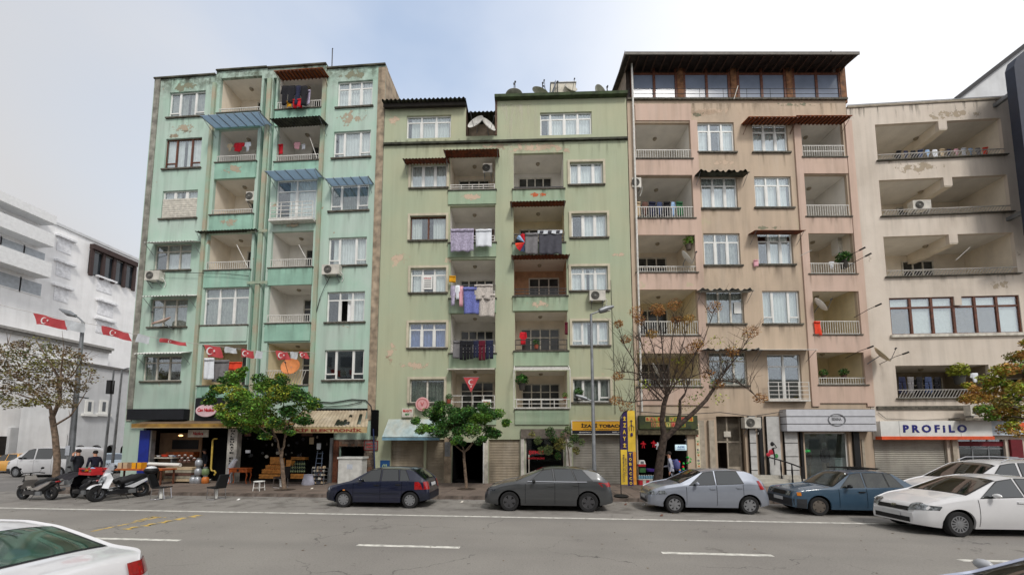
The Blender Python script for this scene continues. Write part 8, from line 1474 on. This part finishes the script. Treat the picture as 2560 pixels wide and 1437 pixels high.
for a, b, c, d, mt, nm in ((.325, .62, 1.82, 3.47, FY, 'yellow_panel'), (.02, .27, .5, 1.89, FY, 'yellow_panel'), (.275, .5, .45, 1.81, PUR, 'purple_panel'), (.505, .62, .5, 1.81, FO, 'orange_edge')): MB().grid(lambda s, q: (a+(b-a)*s, .02*math.sin(q*5+c), c+(d-c)*q), 3, 8).build(nm, mt, t, True)
for i, ch in enumerate('İZAYİ'): text(ch, t, 'lettering', .2-.02*(i > 1), 3.15-.27*i, .12, .17, -.035, FY, .04, .004)
for i, ch in enumerate('TOBACCO'): text(ch, t, 'lettering', .39, 1.7-.19*i, .1, .12, -.035, FY, .04, .004)
text('TÜTÜN VE NARGİLE', t, 'lettering', .12, 1.15, 1.1, .07, -.035, PUR, .02, .004, roll=R(90)); text('TOPTAN SATIŞ', t, 'lettering', .22, 1.2, .7, .045, -.035, PUR, .02, .004, roll=R(90))
m = MB(); m.tube([(.47, -.035, 3.1), (.47, -.035, 2.65)], .012, 6); m.ball((.47, -.035, 2.5), .05, .012, .08); m.tube([(.42, -.035, 3.05), (.52, -.035, 3.05)], .012, 6); m.tube([(.47, -.035, 2.9), (.57, -.035, 2.8), (.55, -.035, 2.65)], .008, 6); m.tube([(.47, -.035, 2.9), (.37, -.035, 2.8), (.39, -.035, 2.65)], .008, 6); m.build('water_pipe_print', PUR, t)
# ------------------------------------------------------------------ pet shop goods
def P3(px, py, v): u, z = B3.uz(px, py, v); return tuple(B3.W(u, v, z))
t = thing('plinth', 'low red and white painted plinth outside the pet shop', 'plinth', tuple(B3.W(B3.uz(1612, 1190)[0], -.5, SH)), B3.a)
for k in range(6): MB().box(-.5+.17*k, -.335+.17*k, -.15, .15, 0, .26).build('painted_block', RED if k % 2 == 0 else PVCOLD, t)
MB().box(-.52, .54, -.17, .17, .26, .3).build('slab', PVCOLD, t); b0 = Vector(t.location)
jar = None
for k in range(8):
    q = b0+B3.d.to_3d()*(-.45+.12*k)+Vector((0, 0, .3))
    if jar is None: jar = thing('jar', 'pale blue plastic jar in the row outside the pet shop', 'jar', tuple(q), 0, 'blue jars outside the pet shop'); MB().lathe([(.001, 0), (.055, 0), (.058, .14), (.04, .17), (.001, .17)], 12).build('jar_body', M('pale_blue_plastic', (110, 150, 168), .4), jar, True); MB().lathe([(.042, .17), (.042, .2), (.001, .2)], 10).build('lid', PVCOLD, jar, True)
    else:
        o = jar.copy(); COL.objects.link(o); o.location = q
        for c in jar.children: d_ = c.copy(); COL.objects.link(d_); d_.parent = o
t = thing('pet_carrier', 'red and white pet carrier outside the pet shop', 'pet carrier', P3(1604, 1165, -.3), B3.a); MB().hexa([(-.18, -.12, 0), (.18, -.12, 0), (.18, .12, 0), (-.18, .12, 0)], [(-.18, -.12, .12), (.18, -.12, .12), (.18, .12, .12), (-.18, .12, .12)]).build('base', RED, t); MB().hexa([(-.18, -.12, .12), (.18, -.12, .12), (.18, .12, .12), (-.18, .12, .12)], [(-.12, -.1, .32), (.12, -.1, .32), (.12, .1, .32), (-.12, .1, .32)]).build('cover', PVC, t); MB().box(-.08, .08, -.128, -.115, .14, .27).build('grille_door', GALV, t)
t = thing('green_bin', 'small green bin below the pet carrier', 'bin', P3(1606, 1180, -.35), B3.a); MB().box(-.14, .14, -.1, .1, 0, .24).build('bin', M('green_plastic', (60, 110, 60), .5), t); MB().box(-.15, .15, -.11, .11, .24, .26).build('rim', BLACK, t)
t = thing('purple_basket', 'purple plastic basket outside the pet shop', 'basket', P3(1626, 1178, -.3), B3.a); MB().lathe([(.001, 0), (.16, 0), (.22, .14), (.23, .14), (.2, .02)], 16).build('basket', M('purple_plastic', (80, 50, 150), .5), t, True)
for px, py, c, l in ((1608, 1110, 'red', 'red bird shaped toy hanging at the pet shop window'), (1634, 1108, 'red', 'red and white stuffed toy hanging at the pet shop'), (1644, 1113, 'white', 'white toy hanging beside the red one'), (1718, 1100, 'white', 'white round toy at the right of the pet shop window')):
    t = thing('hanging_toy', l, 'toy', P3(px, py, .1), B3.a); m = MB(); m.ball((0, 0, 0), .07, .05, .1, 10); m.ball((0, 0, .12), .05); m.tube([(-.14, 0, .02), (0, 0, .06), (.14, 0, .0)], .03, 6); m.tube([(-.04, 0, -.05), (-.06, 0, -.2)], .025, 6); m.tube([(.04, 0, -.05), (.06, 0, -.2)], .025, 6); m.build('toy', CM[c], t, True)
t = thing('open_sign', 'pale lit rounded sign with blue edge in the pet shop window', 'sign', P3(1702, 1118, .05), B3.a); m = MB(); m.tube([(-.3, 0, 0), (.3, 0, 0)], .16, 12); o = m.build('board', M('pale_lit_sign', (190, 214, 224), .5, emit=.35), t, True); o.scale = (1, .2, 1); text('AÇIK', t, 'lettering', 0, .03, .4, .1, -.045, M('sign_blue', (50, 90, 160), .5)); text('HOŞGELDİNİZ', t, 'lettering', 0, -.07, .42, .06, -.045, M('sign_blue', ()))
for i in range(14): 
    px, py = 1690+rd.random()*36, 1140+rd.random()*45; t = thing('pet_toy', 'bright plastic pet toy packed at the right of the pet shop window', 'toy', P3(px, py, -.1+rd.random()*.3), rd.random()*3, 'plastic toys in the pet shop window'); MB().tube([(-.06, 0, 0), (.0, 0, .06), (.07, 0, .02)], [.04, .06, .03], 8).build('toy', [M('bright_green_plastic', (40, 170, 70), .5), M('blue_plastic', (40, 90, 160), .5), CM['yellow'], CM['red']][(0, 0, 1, 0, 2, 1, 3)[i % 7]], t, True)
t = thing('bucket', 'red plastic bucket on the steps near the entrance', 'bucket', tuple(Vector(P3(1863, 1180, -.2))), 0); MB().lathe([(.001, 0), (.12, 0), (.17, .3), (.18, .3), (.16, .02)], 16).build('bucket', M('red_plastic', ()), t, True); t.location.z = SH
# roadside litter and marks
for i, (x, y) in enumerate(((1150, 1256), (1560, 1262), (1605, 1263), (775, 1222), (1650, 1290), (590, 1250), (520, 1200))):
    p = gnd(x, y, SH if y < 1245 else 0); o = MB().add([(0, 0, 0), (.1, .02, .01), (.12, .09, .05), (.02, .1, .0), (.06, .05, .06)], [(0, 1, 4), (1, 2, 4), (2, 3, 4), (3, 0, 4)]).build('litter', [PVCOLD, CM['brown'], PVC][i % 3]); o.location = (p.x, p.y, p.z+.006); tag(o, 'small crumpled scrap of litter on the ground', 'litter', 'scraps of litter by the kerb')
rd = random.Random(12); m = MB()
for i in range(260):
    x = rd.uniform(-19, 14); y = rd.choice((rd.gauss(15.1, .3), rd.uniform(7.5, 15))); s = rd.uniform(.015, .045); a = rd.uniform(0, 3); m.quad((x, y, .008), (x+s*math.cos(a), y+s*math.sin(a), .008), (x+s*1.2*math.cos(a)-s*math.sin(a), y+s*math.sin(a)+s*math.cos(a), .012), (x-s*math.sin(a), y+s*math.cos(a), .007))
tag(m.build('fallen_leaves', M('fallen_leaf', (96, 74, 52), .9, rnd=.4)), kind='stuff')
